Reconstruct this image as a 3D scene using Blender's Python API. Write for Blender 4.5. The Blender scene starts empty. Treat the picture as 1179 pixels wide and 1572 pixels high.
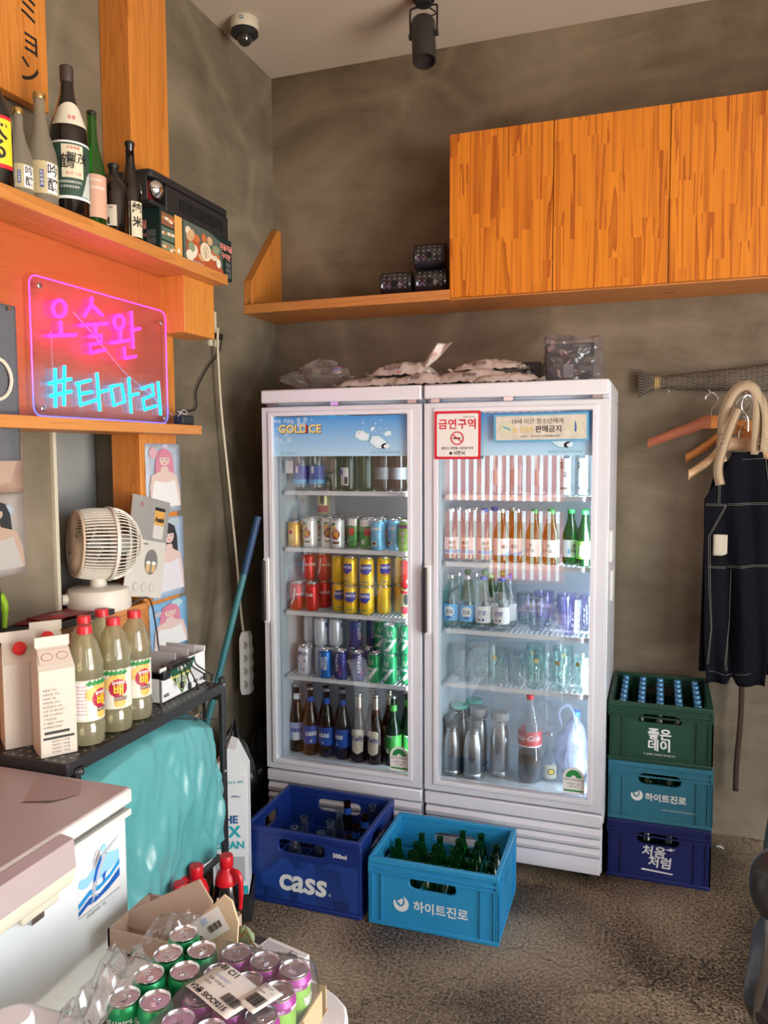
import bpy, bmesh, math, random
from mathutils import Vector, Matrix, noise as mn
R = math.radians
PI = math.pi
random.seed(7)
SC = bpy.context.scene
C = SC.collection

# ------------------------------------------------------------------ camera
cam_d = bpy.data.cameras.new('camera'); cam = bpy.data.objects.new('camera', cam_d); C.objects.link(cam)
YAW, PIT, ROL, F = -0.33606, -0.07391, -0.004435, 1211.04
fw = Vector((math.sin(YAW)*math.cos(PIT), math.cos(YAW)*math.cos(PIT), math.sin(PIT)))
r0 = Vector((math.cos(YAW), -math.sin(YAW), 0)); u0 = r0.cross(fw)
cr, sr = math.cos(ROL), math.sin(ROL)
rt = r0*cr + u0*sr; up = u0*cr - r0*sr
M = Matrix((rt, up, -fw)).transposed().to_4x4(); M.translation = (0, 0, 1.66)
cam.matrix_world = M
cam_d.sensor_fit = 'VERTICAL'; cam_d.sensor_height = 36.0; cam_d.lens = F/1572*36.0
cam_d.clip_start = 0.02; cam_d.clip_end = 100
SC.camera = cam

# ------------------------------------------------------------------ light and exposure
w = bpy.data.worlds.new('world'); SC.world = w; w.use_nodes = True
bg = w.node_tree.nodes['Background']
bg.inputs[0].default_value = (0.93, 0.96, 1.0, 1); bg.inputs[1].default_value = 3.8
SC.view_settings.view_transform = 'Standard'; SC.view_settings.look = 'None'
SC.view_settings.exposure = 0.5; SC.view_settings.gamma = 1.0; SC.view_settings.use_curve_mapping = False
SC.cycles.transparent_max_bounces = 32; SC.cycles.max_bounces = 9; SC.cycles.diffuse_bounces = 4
SC.cycles.caustics_reflective = False; SC.cycles.caustics_refractive = False
SC.cycles.sample_clamp_indirect = 6.0
def area(name, loc, rot, sx, sy, power, col=(1, 1, 1), portal=False, spread=None):
    l = bpy.data.lights.new(name, 'AREA'); l.shape = 'RECTANGLE'; l.size = sx; l.size_y = sy; l.energy = power; l.color = col
    o = bpy.data.objects.new(name, l); C.objects.link(o); o.location = loc; o.rotation_euler = rot
    if portal: l.cycles.is_portal = True
    if spread: l.spread = spread
    return o
XR, XL, YB, YF, ZC = 2.4, -1.84, 3.62, -0.6, 3.5
# daylight through the open shop front on the right and the two front windows
area('daylight_shopfront', (XR+0.02, 0.75, 1.35), (0, R(90), 0), 2.5, 2.1, 58, (0.93, 0.97, 1.0))
# sunlit paving outside throws warm light up on ceiling and upper walls
area('sunlit_paving_bounce', (XR+0.02, 0.75, 0.7), (0, R(128), 0), 1.0, 2.1, 38, (1.0, 0.80, 0.56), spread=R(110))
sun = bpy.data.lights.new('sun', 'SUN'); sun.energy = 5.0; sun.angle = R(.53); sun.color = (1, .93, .82)
so = bpy.data.objects.new('sun', sun); C.objects.link(so); so.rotation_euler = (R(-30), R(18), 0)
area('portal_front', (1.45, YF-0.02, 1.7), (R(90), 0, 0), 1.1, 1.5, 20, (1, 1, 1), portal=True)
area('portal_blind', (-1.25, YF-0.02, 1.5), (R(90), 0, 0), 1.1, 2.0, 20, (1, 1, 1), portal=True)

# ------------------------------------------------------------------ materials
MATS = {}
def nt(name):
    m = bpy.data.materials.new(name); m.use_nodes = True
    return m, m.node_tree.nodes, m.node_tree.links, m.node_tree.nodes['Principled BSDF']
def mat(name, col, rough=.5, metal=0., var=.12, vs=8., bump=0., bs=60., spec=.5, emis=None, es=0., coat=0.):
    if name in MATS: return MATS[name]
    m, N, L, b = nt(name)
    b.inputs['Roughness'].default_value = rough; b.inputs['Metallic'].default_value = metal
    b.inputs['Specular IOR Level'].default_value = spec; b.inputs['Coat Weight'].default_value = coat
    c = (*col, 1)
    b.inputs['Base Color'].default_value = c
    if emis: b.inputs['Emission Color'].default_value = (*emis, 1); b.inputs['Emission Strength'].default_value = es
    if var or bump: tc = N.new('ShaderNodeTexCoord')
    if var:
        n = N.new('ShaderNodeTexNoise'); n.inputs['Scale'].default_value = vs; n.inputs['Detail'].default_value = 4
        L.new(tc.outputs['Object'], n.inputs['Vector'])
        x = N.new('ShaderNodeMix'); x.data_type = 'RGBA'
        x.inputs[6].default_value = (*[k*(1-var) for k in col], 1); x.inputs[7].default_value = (*[min(1, k*(1+var)) for k in col], 1)
        L.new(n.outputs['Fac'], x.inputs[0]); L.new(x.outputs[2], b.inputs['Base Color'])
    if bump:
        n2 = N.new('ShaderNodeTexNoise'); n2.inputs['Scale'].default_value = bs; n2.inputs['Detail'].default_value = 3
        L.new(tc.outputs['Object'], n2.inputs['Vector'])
        bp = N.new('ShaderNodeBump'); bp.inputs['Strength'].default_value = bump; bp.inputs['Distance'].default_value = .01
        L.new(n2.outputs['Fac'], bp.inputs['Height']); L.new(bp.outputs[0], b.inputs['Normal'])
    MATS[name] = m; return m
def flat(name, col, rough=.5, **k): return mat(name, col, rough, var=0, **k)
def emi(name, col, s):
    if name in MATS: return MATS[name]
    m, N, L, b = nt(name); b.inputs['Base Color'].default_value = (*col, 1)
    b.inputs['Emission Color'].default_value = (*col, 1); b.inputs['Emission Strength'].default_value = s
    MATS[name] = m; return m
def glass(name, col=(1, 1, 1), ior=1.45, refl=1.0, rough=.02, haze=0., hazecol=(.9, .93, .95), edge=0., patch=False, hs=12):
    """thin glass: tinted transparency, fresnel reflection, optional haze"""
    if name in MATS: return MATS[name]
    m = bpy.data.materials.new(name); m.use_nodes = True; N, L = m.node_tree.nodes, m.node_tree.links; N.clear()
    out = N.new('ShaderNodeOutputMaterial'); t = N.new('ShaderNodeBsdfTransparent'); t.inputs[0].default_value = (*col, 1)
    g = N.new('ShaderNodeBsdfGlossy'); g.inputs['Roughness'].default_value = rough
    lf = N.new('ShaderNodeLayerWeight'); lf.inputs[0].default_value = .5
    pw = N.new('ShaderNodeMath'); pw.operation = 'POWER'; pw.inputs[1].default_value = 4.5; L.new(lf.outputs['Facing'], pw.inputs[0])
    mu = N.new('ShaderNodeMath'); mu.operation = 'MULTIPLY_ADD'; mu.inputs[1].default_value = .8*refl; mu.inputs[2].default_value = .04*refl; mu.use_clamp = True
    L.new(pw.outputs[0], mu.inputs[0]); fac = mu.outputs[0]
    base = t.outputs[0]
    if haze or edge:
        d = N.new('ShaderNodeBsdfDiffuse'); d.inputs[0].default_value = (*hazecol, 1)
        tr = N.new('ShaderNodeBsdfTranslucent'); tr.inputs[0].default_value = (*hazecol, 1)
        md = N.new('ShaderNodeMixShader'); md.inputs[0].default_value = .4; L.new(d.outputs[0], md.inputs[1]); L.new(tr.outputs[0], md.inputs[2])
        mh = N.new('ShaderNodeMixShader'); L.new(base, mh.inputs[1]); L.new(md.outputs[0], mh.inputs[2])
        if edge:
            lw = N.new('ShaderNodeLayerWeight'); lw.inputs[0].default_value = .35
            mm = N.new('ShaderNodeMath'); mm.operation = 'MULTIPLY_ADD'; mm.inputs[1].default_value = edge; mm.inputs[2].default_value = haze; mm.use_clamp = True
            L.new(lw.outputs['Facing'], mm.inputs[0]); L.new(mm.outputs[0], mh.inputs[0])
        elif patch:
            tc = N.new('ShaderNodeTexCoord'); n = N.new('ShaderNodeTexNoise'); n.inputs['Scale'].default_value = hs; n.inputs['Detail'].default_value = 6
            L.new(tc.outputs['Object'], n.inputs['Vector'])
            mr = N.new('ShaderNodeMapRange'); mr.inputs[1].default_value = .35; mr.inputs[2].default_value = .7; mr.inputs[3].default_value = 0; mr.inputs[4].default_value = haze
            L.new(n.outputs['Fac'], mr.inputs[0]); L.new(mr.outputs[0], mh.inputs[0])
        else: mh.inputs[0].default_value = haze
        base = mh.outputs[0]
    mx = N.new('ShaderNodeMixShader'); L.new(fac, mx.inputs[0]); L.new(base, mx.inputs[1]); L.new(g.outputs[0], mx.inputs[2])
    L.new(mx.outputs[0], out.inputs[0]); MATS[name] = m; return m
def wood(name, light, dark, axis='X', scale=1., knots=True, rough=.45, strips=None, contrast=.5, lng=1.2):
    """pine: long grain along `axis`; strips=(strip width, block length, across axis) gives finger-jointed boards"""
    if name in MATS: return MATS[name]
    m, N, L, b = nt(name); b.inputs['Roughness'].default_value = rough
    tc = N.new('ShaderNodeTexCoord'); vec = tc.outputs['Object']
    def math_(op, a, b_=None, c=None):
        k = N.new('ShaderNodeMath'); k.operation = op
        for i, v in enumerate((a, b_, c)):
            if v is None: continue
            if isinstance(v, (int, float)): k.inputs[i].default_value = v
            else: L.new(v, k.inputs[i])
        return k.outputs[0]
    tone = None
    if strips:
        sw, bl, ac = strips
        sp = N.new('ShaderNodeSeparateXYZ'); L.new(vec, sp.inputs[0])
        across = sp.outputs['XYZ'.index(ac)]; along = sp.outputs['XYZ'.index(axis)]
        si = math_('FLOOR', math_('DIVIDE', across, sw))
        wn = N.new('ShaderNodeTexWhiteNoise'); wn.noise_dimensions = '1D'; L.new(si, wn.inputs['W'])
        bi = math_('FLOOR', math_('ADD', math_('DIVIDE', along, bl), math_('MULTIPLY', wn.outputs['Value'], 9.0)))
        wn2 = N.new('ShaderNodeTexWhiteNoise'); wn2.noise_dimensions = '2D'
        cb = N.new('ShaderNodeCombineXYZ'); L.new(si, cb.inputs[0]); L.new(bi, cb.inputs[1]); L.new(cb.outputs[0], wn2.inputs['Vector'])
        sc_ = N.new('ShaderNodeVectorMath'); sc_.operation = 'SCALE'; sc_.inputs['Scale'].default_value = 7.0; L.new(wn2.outputs['Color'], sc_.inputs[0])
        ad = N.new('ShaderNodeVectorMath'); ad.operation = 'ADD'; L.new(vec, ad.inputs[0]); L.new(sc_.outputs[0], ad.inputs[1]); vec = ad.outputs[0]
        tone = wn2.outputs['Value']
    mp = N.new('ShaderNodeMapping'); s = {'X': (lng, 26, 26), 'Y': (26, lng, 26), 'Z': (26, 26, lng)}[axis]
    mp.inputs['Scale'].default_value = [k*scale for k in s]; L.new(vec, mp.inputs[0])
    n = N.new('ShaderNodeTexNoise'); n.inputs['Scale'].default_value = 1.; n.inputs['Detail'].default_value = 3; n.inputs['Distortion'].default_value = .6
    L.new(mp.outputs[0], n.inputs['Vector'])
    rings = math_('FRACT', math_('MULTIPLY', n.outputs['Fac'], 7.0))
    n3 = N.new('ShaderNodeTexNoise'); n3.inputs['Scale'].default_value = 5; n3.inputs['Detail'].default_value = 4; L.new(mp.outputs[0], n3.inputs['Vector'])
    g = math_('ADD', math_('MULTIPLY', math_('POWER', rings, 2.2), contrast), math_('MULTIPLY', n3.outputs['Fac'], .35))
    if tone is not None: g = math_('ADD', g, math_('MULTIPLY', math_('SUBTRACT', tone, .5), .18))
    mx = N.new('ShaderNodeMix'); mx.data_type = 'RGBA'; mx.clamp_factor = True
    mx.inputs[6].default_value = (*light, 1); mx.inputs[7].default_value = (*dark, 1); L.new(g, mx.inputs[0]); col = mx.outputs[2]
    if knots:
        mp2 = N.new('ShaderNodeMapping'); s2 = {'X': (2.2, 6, 6), 'Y': (6, 2.2, 6), 'Z': (6, 6, 2.2)}[axis]; mp2.inputs['Scale'].default_value = s2; L.new(tc.outputs['Object'], mp2.inputs[0])
        v = N.new('ShaderNodeTexVoronoi'); v.inputs['Scale'].default_value = 1.; L.new(mp2.outputs[0], v.inputs['Vector'])
        mr = N.new('ShaderNodeMapRange'); mr.inputs[1].default_value = .03; mr.inputs[2].default_value = .1; mr.inputs[3].default_value = 1; mr.inputs[4].default_value = 0
        L.new(v.outputs['Distance'], mr.inputs[0])
        mk = N.new('ShaderNodeMix'); mk.data_type = 'RGBA'; L.new(mr.outputs[0], mk.inputs[0]); L.new(col, mk.inputs[6]); mk.inputs[7].default_value = (*[k*.35 for k in dark], 1); col = mk.outputs[2]
    L.new(col, b.inputs['Base Color'])
    bp = N.new('ShaderNodeBump'); bp.inputs['Strength'].default_value = .12; bp.inputs['Distance'].default_value = .004; L.new(g, bp.inputs['Height']); L.new(bp.outputs[0], b.inputs['Normal'])
    MATS[name] = m; return m
def plaster(name, dark, light, seed=0.):
    """trowelled render: soft clouds, long sweeping trowel streaks in patches of different direction"""
    m, N, L, b = nt(name); b.inputs['Roughness'].default_value = .62; b.inputs['Specular IOR Level'].default_value = .3
    tc = N.new('ShaderNodeTexCoord')
    def noise(v, sc, det, rough=.55, dist=0.):
        n = N.new('ShaderNodeTexNoise'); n.inputs['Scale'].default_value = sc; n.inputs['Detail'].default_value = det; n.inputs['Roughness'].default_value = rough; n.inputs['Distortion'].default_value = dist; L.new(v, n.inputs['Vector']); return n
    def mth(op, a, b_, c=None):
        k = N.new('ShaderNodeMath'); k.operation = op
        for i, v in enumerate((a, b_, c)):
            if v is None: continue
            if isinstance(v, (int, float)): k.inputs[i].default_value = v
            else: L.new(v, k.inputs[i])
        return k.outputs[0]
    off = N.new('ShaderNodeMapping'); off.inputs['Location'].default_value = (seed, seed*.7, seed*1.3); L.new(tc.outputs['Object'], off.inputs[0]); base = off.outputs[0]
    warp = noise(base, .8, 1); sc_ = N.new('ShaderNodeVectorMath'); sc_.operation = 'SCALE'; sc_.inputs['Scale'].default_value = .55; L.new(warp.outputs['Color'], sc_.inputs[0])
    ad = N.new('ShaderNodeVectorMath'); L.new(base, ad.inputs[0]); L.new(sc_.outputs[0], ad.inputs[1])
    streaks = []
    for rot in ((.75, .75, .0), (-.8, -.85, .1), (.25, .25, .3)):
        mp = N.new('ShaderNodeMapping'); mp.inputs['Rotation'].default_value = rot; mp.inputs['Scale'].default_value = (1.1, 1.1, 6.); L.new(ad.outputs[0], mp.inputs[0]); streaks.append(noise(mp.outputs[0], 1., 7, .68).outputs['Fac'])
    sel = noise(base, 1.3, 1).outputs['Fac']; s1 = mth('GREATER_THAN', sel, .53)
    mixa = N.new('ShaderNodeMix'); mr = N.new('ShaderNodeMapRange'); mr.inputs[1].default_value = .46; mr.inputs[2].default_value = .56; L.new(sel, mr.inputs[0]); L.new(mr.outputs[0], mixa.inputs[0]); L.new(streaks[0], mixa.inputs[2]); L.new(streaks[1], mixa.inputs[3])
    cloud = noise(base, 1.6, 8, .6, .3).outputs['Fac']
    v = N.new('ShaderNodeTexVoronoi'); v.feature = 'DISTANCE_TO_EDGE'; v.inputs['Scale'].default_value = 1.25; L.new(ad.outputs[0], v.inputs['Vector'])
    arc = N.new('ShaderNodeMapRange'); arc.inputs[1].default_value = 0; arc.inputs[2].default_value = .06; arc.inputs[3].default_value = .16; arc.inputs[4].default_value = 0; L.new(v.outputs['Distance'], arc.inputs[0])
    acc = mth('ADD', mth('MULTIPLY', mixa.outputs[0], .36), mth('MULTIPLY', cloud, .64)); acc = mth('ADD', acc, mth('MULTIPLY', arc.outputs[0], streaks[2]))
    cr_ = N.new('ShaderNodeValToRGB'); e = cr_.color_ramp.elements; e[0].position = .38; e[0].color = (*dark, 1); e[1].position = .64; e[1].color = (*light, 1)
    L.new(acc, cr_.inputs[0]); L.new(cr_.outputs[0], b.inputs['Base Color'])
    bp = N.new('ShaderNodeBump'); bp.inputs['Strength'].default_value = .2; bp.inputs['Distance'].default_value = .01; L.new(acc, bp.inputs['Height']); L.new(bp.outputs[0], b.inputs['Normal'])
    MATS[name] = m; return m
def floor_mat():
    m, N, L, b = nt('floor_stone'); tc = N.new('ShaderNodeTexCoord')
    def ns(s, d, dist=0.):
        n = N.new('ShaderNodeTexNoise'); n.inputs['Scale'].default_value = s; n.inputs['Detail'].default_value = d; n.inputs['Distortion'].default_value = dist
        L.new(tc.outputs['Object'], n.inputs['Vector']); return n.outputs['Fac']
    big = ns(1.6, 6, .4); fn_ = N.new('ShaderNodeTexNoise'); fn_.inputs['Scale'].default_value = 95; fn_.inputs['Detail'].default_value = 9; fn_.inputs['Roughness'].default_value = .78; L.new(tc.outputs['Object'], fn_.inputs['Vector']); fine = fn_.outputs['Fac']
    a = N.new('ShaderNodeMath'); a.operation = 'MULTIPLY_ADD'; L.new(big, a.inputs[0]); a.inputs[1].default_value = .55; L.new(fine, a.inputs[2])
    cr_ = N.new('ShaderNodeValToRGB'); el = cr_.color_ramp.elements
    el[0].position = .69; el[0].color = (.018, .013, .010, 1); el[1].position = .93; el[1].color = (.46, .37, .26, 1)
    x = el.new(.77); x.color = (.17, .125, .08, 1)
    L.new(a.outputs[0], cr_.inputs[0])
    v = N.new('ShaderNodeTexVoronoi'); v.feature = 'DISTANCE_TO_EDGE'; v.inputs['Scale'].default_value = 1.1
    wn = N.new('ShaderNodeTexNoise'); wn.inputs['Scale'].default_value = 4; wn.inputs['Detail'].default_value = 6; L.new(tc.outputs['Object'], wn.inputs['Vector'])
    va = N.new('ShaderNodeVectorMath'); va.operation = 'SCALE'; va.inputs['Scale'].default_value = .5; L.new(wn.outputs['Color'], va.inputs[0])
    vb = N.new('ShaderNodeVectorMath'); vb.operation = 'ADD'; L.new(tc.outputs['Object'], vb.inputs[0]); L.new(va.outputs[0], vb.inputs[1]); L.new(vb.outputs[0], v.inputs['Vector'])
    mr = N.new('ShaderNodeMapRange'); mr.inputs[1].default_value = 0; mr.inputs[2].default_value = .006; mr.inputs[3].default_value = .25; mr.inputs[4].default_value = 1; L.new(v.outputs['Distance'], mr.inputs[0])
    mu = N.new('ShaderNodeMix'); mu.data_type = 'RGBA'; mu.blend_type = 'MULTIPLY'; mu.inputs[0].default_value = 1; L.new(cr_.outputs[0], mu.inputs[6]); L.new(mr.outputs[0], mu.inputs[7])
    L.new(mu.outputs[2], b.inputs['Base Color'])
    rr = N.new('ShaderNodeMapRange'); rr.inputs[3].default_value = .35; rr.inputs[4].default_value = .7; L.new(fine, rr.inputs[0]); L.new(rr.outputs[0], b.inputs['Roughness'])
    bp = N.new('ShaderNodeBump'); bp.inputs['Strength'].default_value = .3; bp.inputs['Distance'].default_value = .004; L.new(fine, bp.inputs['Height']); L.new(bp.outputs[0], b.inputs['Normal'])
    MATS['floor_stone'] = m; return m
def gradient_emit(name, c0, c1, z0, z1, s):
    m, N, L, b = nt(name); tc = N.new('ShaderNodeTexCoord'); sp = N.new('ShaderNodeSeparateXYZ'); L.new(tc.outputs['Object'], sp.inputs[0])
    mr = N.new('ShaderNodeMapRange'); mr.inputs[1].default_value = z0; mr.inputs[2].default_value = z1; L.new(sp.outputs[2], mr.inputs[0])
    mx = N.new('ShaderNodeMix'); mx.data_type = 'RGBA'; mx.inputs[6].default_value = (*c0, 1); mx.inputs[7].default_value = (*c1, 1); L.new(mr.outputs[0], mx.inputs[0])
    L.new(mx.outputs[2], b.inputs['Base Color']); L.new(mx.outputs[2], b.inputs['Emission Color']); b.inputs['Emission Strength'].default_value = s
    MATS[name] = m; return m
def facet_mat(name, c0, c1, sc=7):
    m, N, L, b = nt(name); tc = N.new('ShaderNodeTexCoord'); v = N.new('ShaderNodeTexVoronoi'); v.inputs['Scale'].default_value = sc; v.distance = 'MANHATTAN'
    L.new(tc.outputs['Object'], v.inputs['Vector']); mx = N.new('ShaderNodeMix'); mx.data_type = 'RGBA'
    sp = N.new('ShaderNodeSeparateColor'); L.new(v.outputs['Color'], sp.inputs[0]); L.new(sp.outputs[0], mx.inputs[0])
    mx.inputs[6].default_value = (*c0, 1); mx.inputs[7].default_value = (*c1, 1); L.new(mx.outputs[2], b.inputs['Base Color']); b.inputs['Roughness'].default_value = .4
    MATS[name] = m; return m
def metal(name, col, rough=.25, aniso=False): return mat(name, col, rough, metal=1., var=.05)

# ------------------------------------------------------------------ mesh helpers
class B:
    def __init__(s): s.v = []; s.f = []
    def add(s, vs, fs):
        o = len(s.v); s.v += [tuple(v) for v in vs]; s.f += [tuple(i+o for i in f) for f in fs]; return s
    def box(s, x0, x1, y0, y1, z0, z1, rz=0., c=None):
        vs = [(x, y, z) for x in (x0, x1) for y in (y0, y1) for z in (z0, z1)]
        if rz:
            cx, cy = c or ((x0+x1)/2, (y0+y1)/2); ca, sa = math.cos(rz), math.sin(rz)
            vs = [(cx+(x-cx)*ca-(y-cy)*sa, cy+(x-cx)*sa+(y-cy)*ca, z) for x, y, z in vs]
        return s.add(vs, [(0, 1, 3, 2), (4, 6, 7, 5), (0, 4, 5, 1), (2, 3, 7, 6), (0, 2, 6, 4), (1, 5, 7, 3)])
    def lathe(s, prof, n=20, c=(0, 0, 0), arc=None):
        k = len(prof); vs = []; fs = []
        for i in range(n):
            a = 2*PI*i/n
            for r, z in prof: vs.append((c[0]+r*math.cos(a), c[1]+r*math.sin(a), c[2]+z))
        for i in range(n):
            j = (i+1) % n
            for q in range(k-1): fs.append((i*k+q, j*k+q, j*k+q+1, i*k+q+1))
        if prof[0][0] > 1e-6: fs.append(tuple(i*k for i in range(n))[::-1])
        if prof[-1][0] > 1e-6: fs.append(tuple(i*k+k-1 for i in range(n)))
        return s.add(vs, fs)
    def tube(s, pts, r, n=8, cap=True, closed=False):
        pts = [Vector(p) for p in pts]; m = len(pts); rr = r if isinstance(r, (list, tuple)) else [r]*m
        vs = []; fs = []; pu = None
        for i, p in enumerate(pts):
            if closed: d = pts[(i+1) % m]-pts[i-1]
            else: d = (pts[min(i+1, m-1)]-pts[max(i-1, 0)])
            d.normalize()
            if pu is None: pu = d.orthogonal().normalized()
            else: pu = (pu-d*pu.dot(d)); pu = pu.normalized() if pu.length > 1e-6 else d.orthogonal().normalized()
            q = d.cross(pu)
            for j in range(n):
                a = 2*PI*j/n; vs.append(p+(pu*math.cos(a)+q*math.sin(a))*rr[i])
        for i in range(m if closed else m-1):
            i2 = (i+1) % m
            for j in range(n): j2 = (j+1) % n; fs.append((i*n+j, i*n+j2, i2*n+j2, i2*n+j))
        if cap and not closed: fs.append(tuple(range(n))[::-1]); fs.append(tuple((m-1)*n+j for j in range(n)))
        return s.add(vs, fs)
    def prism(s, poly, fn, d0, d1):
        """poly 2D outline, fn(u,v,d)->xyz"""
        n = len(poly); vs = [fn(u, v, d0) for u, v in poly]+[fn(u, v, d1) for u, v in poly]
        fs = [tuple(range(n))[::-1], tuple(range(n, 2*n))]+[(i, (i+1) % n, n+(i+1) % n, n+i) for i in range(n)]
        return s.add(vs, fs)
    def grid(s, nu, nv, fn):
        vs = [fn(i/nu, j/nv) for i in range(nu+1) for j in range(nv+1)]
        fs = [(i*(nv+1)+j, (i+1)*(nv+1)+j, (i+1)*(nv+1)+j+1, i*(nv+1)+j+1) for i in range(nu) for j in range(nv)]
        return s.add(vs, fs)
    def ring_plate(s, w, h, hole, fn, d0, d1, n=28):
        """w x h plate (0..w,0..h) with a rounded hole (cx,cy,hw,hh,r); fn(u,v,d)"""
        cx, cy, hw, hh, r = hole
        an = [2*PI*i/n for i in range(n)]+[math.atan2(y-cy, x-cx) % (2*PI) for x in (0, w) for y in (0, h)]+[math.atan2(sy*(hh-r*(1-math.sin(q))), sx*(hw-r*(1-math.cos(q)))) % (2*PI) for sx in (-1, 1) for sy in (-1, 1) for q in (0, PI/4, PI/2)]
        an = sorted(set(round(a, 6) for a in an)); inn = []; out = []
        for a in an:
            c_, s_ = math.cos(a), math.sin(a)
            t = 1/max(abs(c_)/hw, abs(s_)/hh); x, y = c_*t, s_*t
            ax, ay = abs(x), abs(y)
            if ax > hw-r and ay > hh-r:
                px, py = hw-r, hh-r; dx, dy = ax-px, ay-py; l = math.hypot(dx, dy) or 1
                ax, ay = px+dx/l*r, py+dy/l*r
            inn.append((cx+math.copysign(ax, x), cy+math.copysign(ay, y)))
            tt = min((((w-cx) if c_ > 0 else cx)/abs(c_)) if abs(c_) > 1e-6 else 1e9, (((h-cy) if s_ > 0 else cy)/abs(s_)) if abs(s_) > 1e-6 else 1e9)
            out.append((cx+c_*tt, cy+s_*tt))
        m = len(an); vs = [fn(*p, d) for d in (d0, d1) for p in inn+out]; fs = []
        for i in range(m):
            j = (i+1) % m
            fs += [(i, m+i, m+j, j), (2*m+j, 3*m+j, 3*m+i, 2*m+i), (j, 2*m+j, 2*m+i, i), (m+i, 3*m+i, 3*m+j, m+j)]
        return s.add(vs, fs)
    def mesh(s, name, smooth=40, recalc=True):
        me = bpy.data.meshes.new(name); me.from_pydata(s.v, [], s.f)
        if recalc:
            bm = bmesh.new(); bm.from_mesh(me); bmesh.ops.recalc_face_normals(bm, faces=bm.faces); bm.to_mesh(me); bm.free()
        if smooth:
            me.shade_smooth(); me.set_sharp_from_angle(angle=R(smooth))
        return me
    def obj(s, name, m, parent=None, bev=0., smooth=40, loc=None, thick=0., sub=0, rot=None, kind=None, recalc=True):
        me = s.mesh(name, smooth, recalc); me.materials.append(m)
        o = bpy.data.objects.new(name, me); C.objects.link(o)
        if parent: o.parent = parent
        if loc: o.location = loc
        if rot: o.rotation_euler = rot
        if thick: d = o.modifiers.new('t', 'SOLIDIFY'); d.thickness = thick; d.offset = 0
        if sub: d = o.modifiers.new('s', 'SUBSURF'); d.levels = sub; d.render_levels = sub
        if bev: d = o.modifiers.new('b', 'BEVEL'); d.width = bev; d.segments = 2; d.limit_method = 'ANGLE'; d.angle_limit = R(40)
        if kind: o['kind'] = kind
        return o
def thing(name, label, cat, loc=(0, 0, 0), rz=0., group=None):
    o = bpy.data.objects.new(name, None); C.objects.link(o); o.location = loc; o.rotation_euler = (0, 0, rz); o.empty_display_size = .05
    return tag(o, label, cat, group)
def tag(o, label, cat=None, group=None):
    o['label'] = label
    if cat: o['category'] = cat
    if group: o['group'] = group
    return o
def dup(root, loc, rz=0., label=None, group=None):
    r = root.copy(); C.objects.link(r); r.location = loc; r.rotation_euler = (root.rotation_euler[0], root.rotation_euler[1], rz)
    if label: r['label'] = label
    if group: r['group'] = group
    for ch in list(root.children):
        c = ch.copy(); C.objects.link(c); c.parent = r
        for g in list(ch.children):
            d = g.copy(); C.objects.link(d); d.parent = c
    return r
def struct(o): o['kind'] = 'structure'; return o
def curve_pts(pts, n=6):
    """catmull-rom"""
    P = [Vector(p) for p in pts]; out = []
    for i in range(len(P)-1):
        a, b, c, d = P[max(i-1, 0)], P[i], P[i+1], P[min(i+2, len(P)-1)]
        for k in range(n):
            t = k/n; out.append(.5*((2*b)+(c-a)*t+(2*a-5*b+4*c-d)*t*t+(3*b-a-3*c+d)*t**3))
    out.append(P[-1]); return out
TXT = {}
def text_mesh(s, size, bold, shear, wrap, align, m):
    key = (s, size, bold, shear, wrap, align, m.name)
    if key in TXT: return TXT[key]
    cu = bpy.data.curves.new('t', 'FONT'); cu.body = s; cu.size = size; cu.align_x = align; cu.align_y = 'CENTER'; cu.offset = bold*size; cu.shear = shear; cu.resolution_u = 3
    o = bpy.data.objects.new('t', cu)
    me = bpy.data.meshes.new_from_object(o); bpy.data.objects.remove(o)
    me.materials.clear(); me.materials.append(m)
    if wrap:
        bm = bmesh.new(); bm.from_mesh(me)
        for _ in range(2):
            es = [e for e in bm.edges if e.calc_length() > wrap*.22]
            if es: bmesh.ops.subdivide_edges(bm, edges=es, cuts=1); bmesh.ops.triangulate(bm, faces=bm.faces)
        for v in bm.verts:
            a = v.co.x/wrap; v.co = Vector((wrap*math.sin(a), -wrap*math.cos(a), v.co.y))
        bm.to_mesh(me); bm.free()
    TXT[key] = me; return me
def frame(o, p, right, upv):
    r, u = Vector(right).normalized(), Vector(upv).normalized(); u = (u-r*u.dot(r)).normalized(); n = r.cross(u)
    m = Matrix((r, u, n)).transposed().to_4x4(); m.translation = p; o.matrix_local = m; return o
def txt(s, size, m, parent, p=(0, 0, 0), right=(1, 0, 0), upv=(0, 0, 1), bold=0., shear=0., align='CENTER', wrap=None, ang=0., name='lettering'):
    o = bpy.data.objects.new(name, text_mesh(s, size, bold, shear, wrap, align, m))
    C.objects.link(o); o.parent = parent
    if wrap: o.location = p; o.rotation_euler = (0, 0, ang)
    else: frame(o, p, right, upv)
    return o
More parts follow.
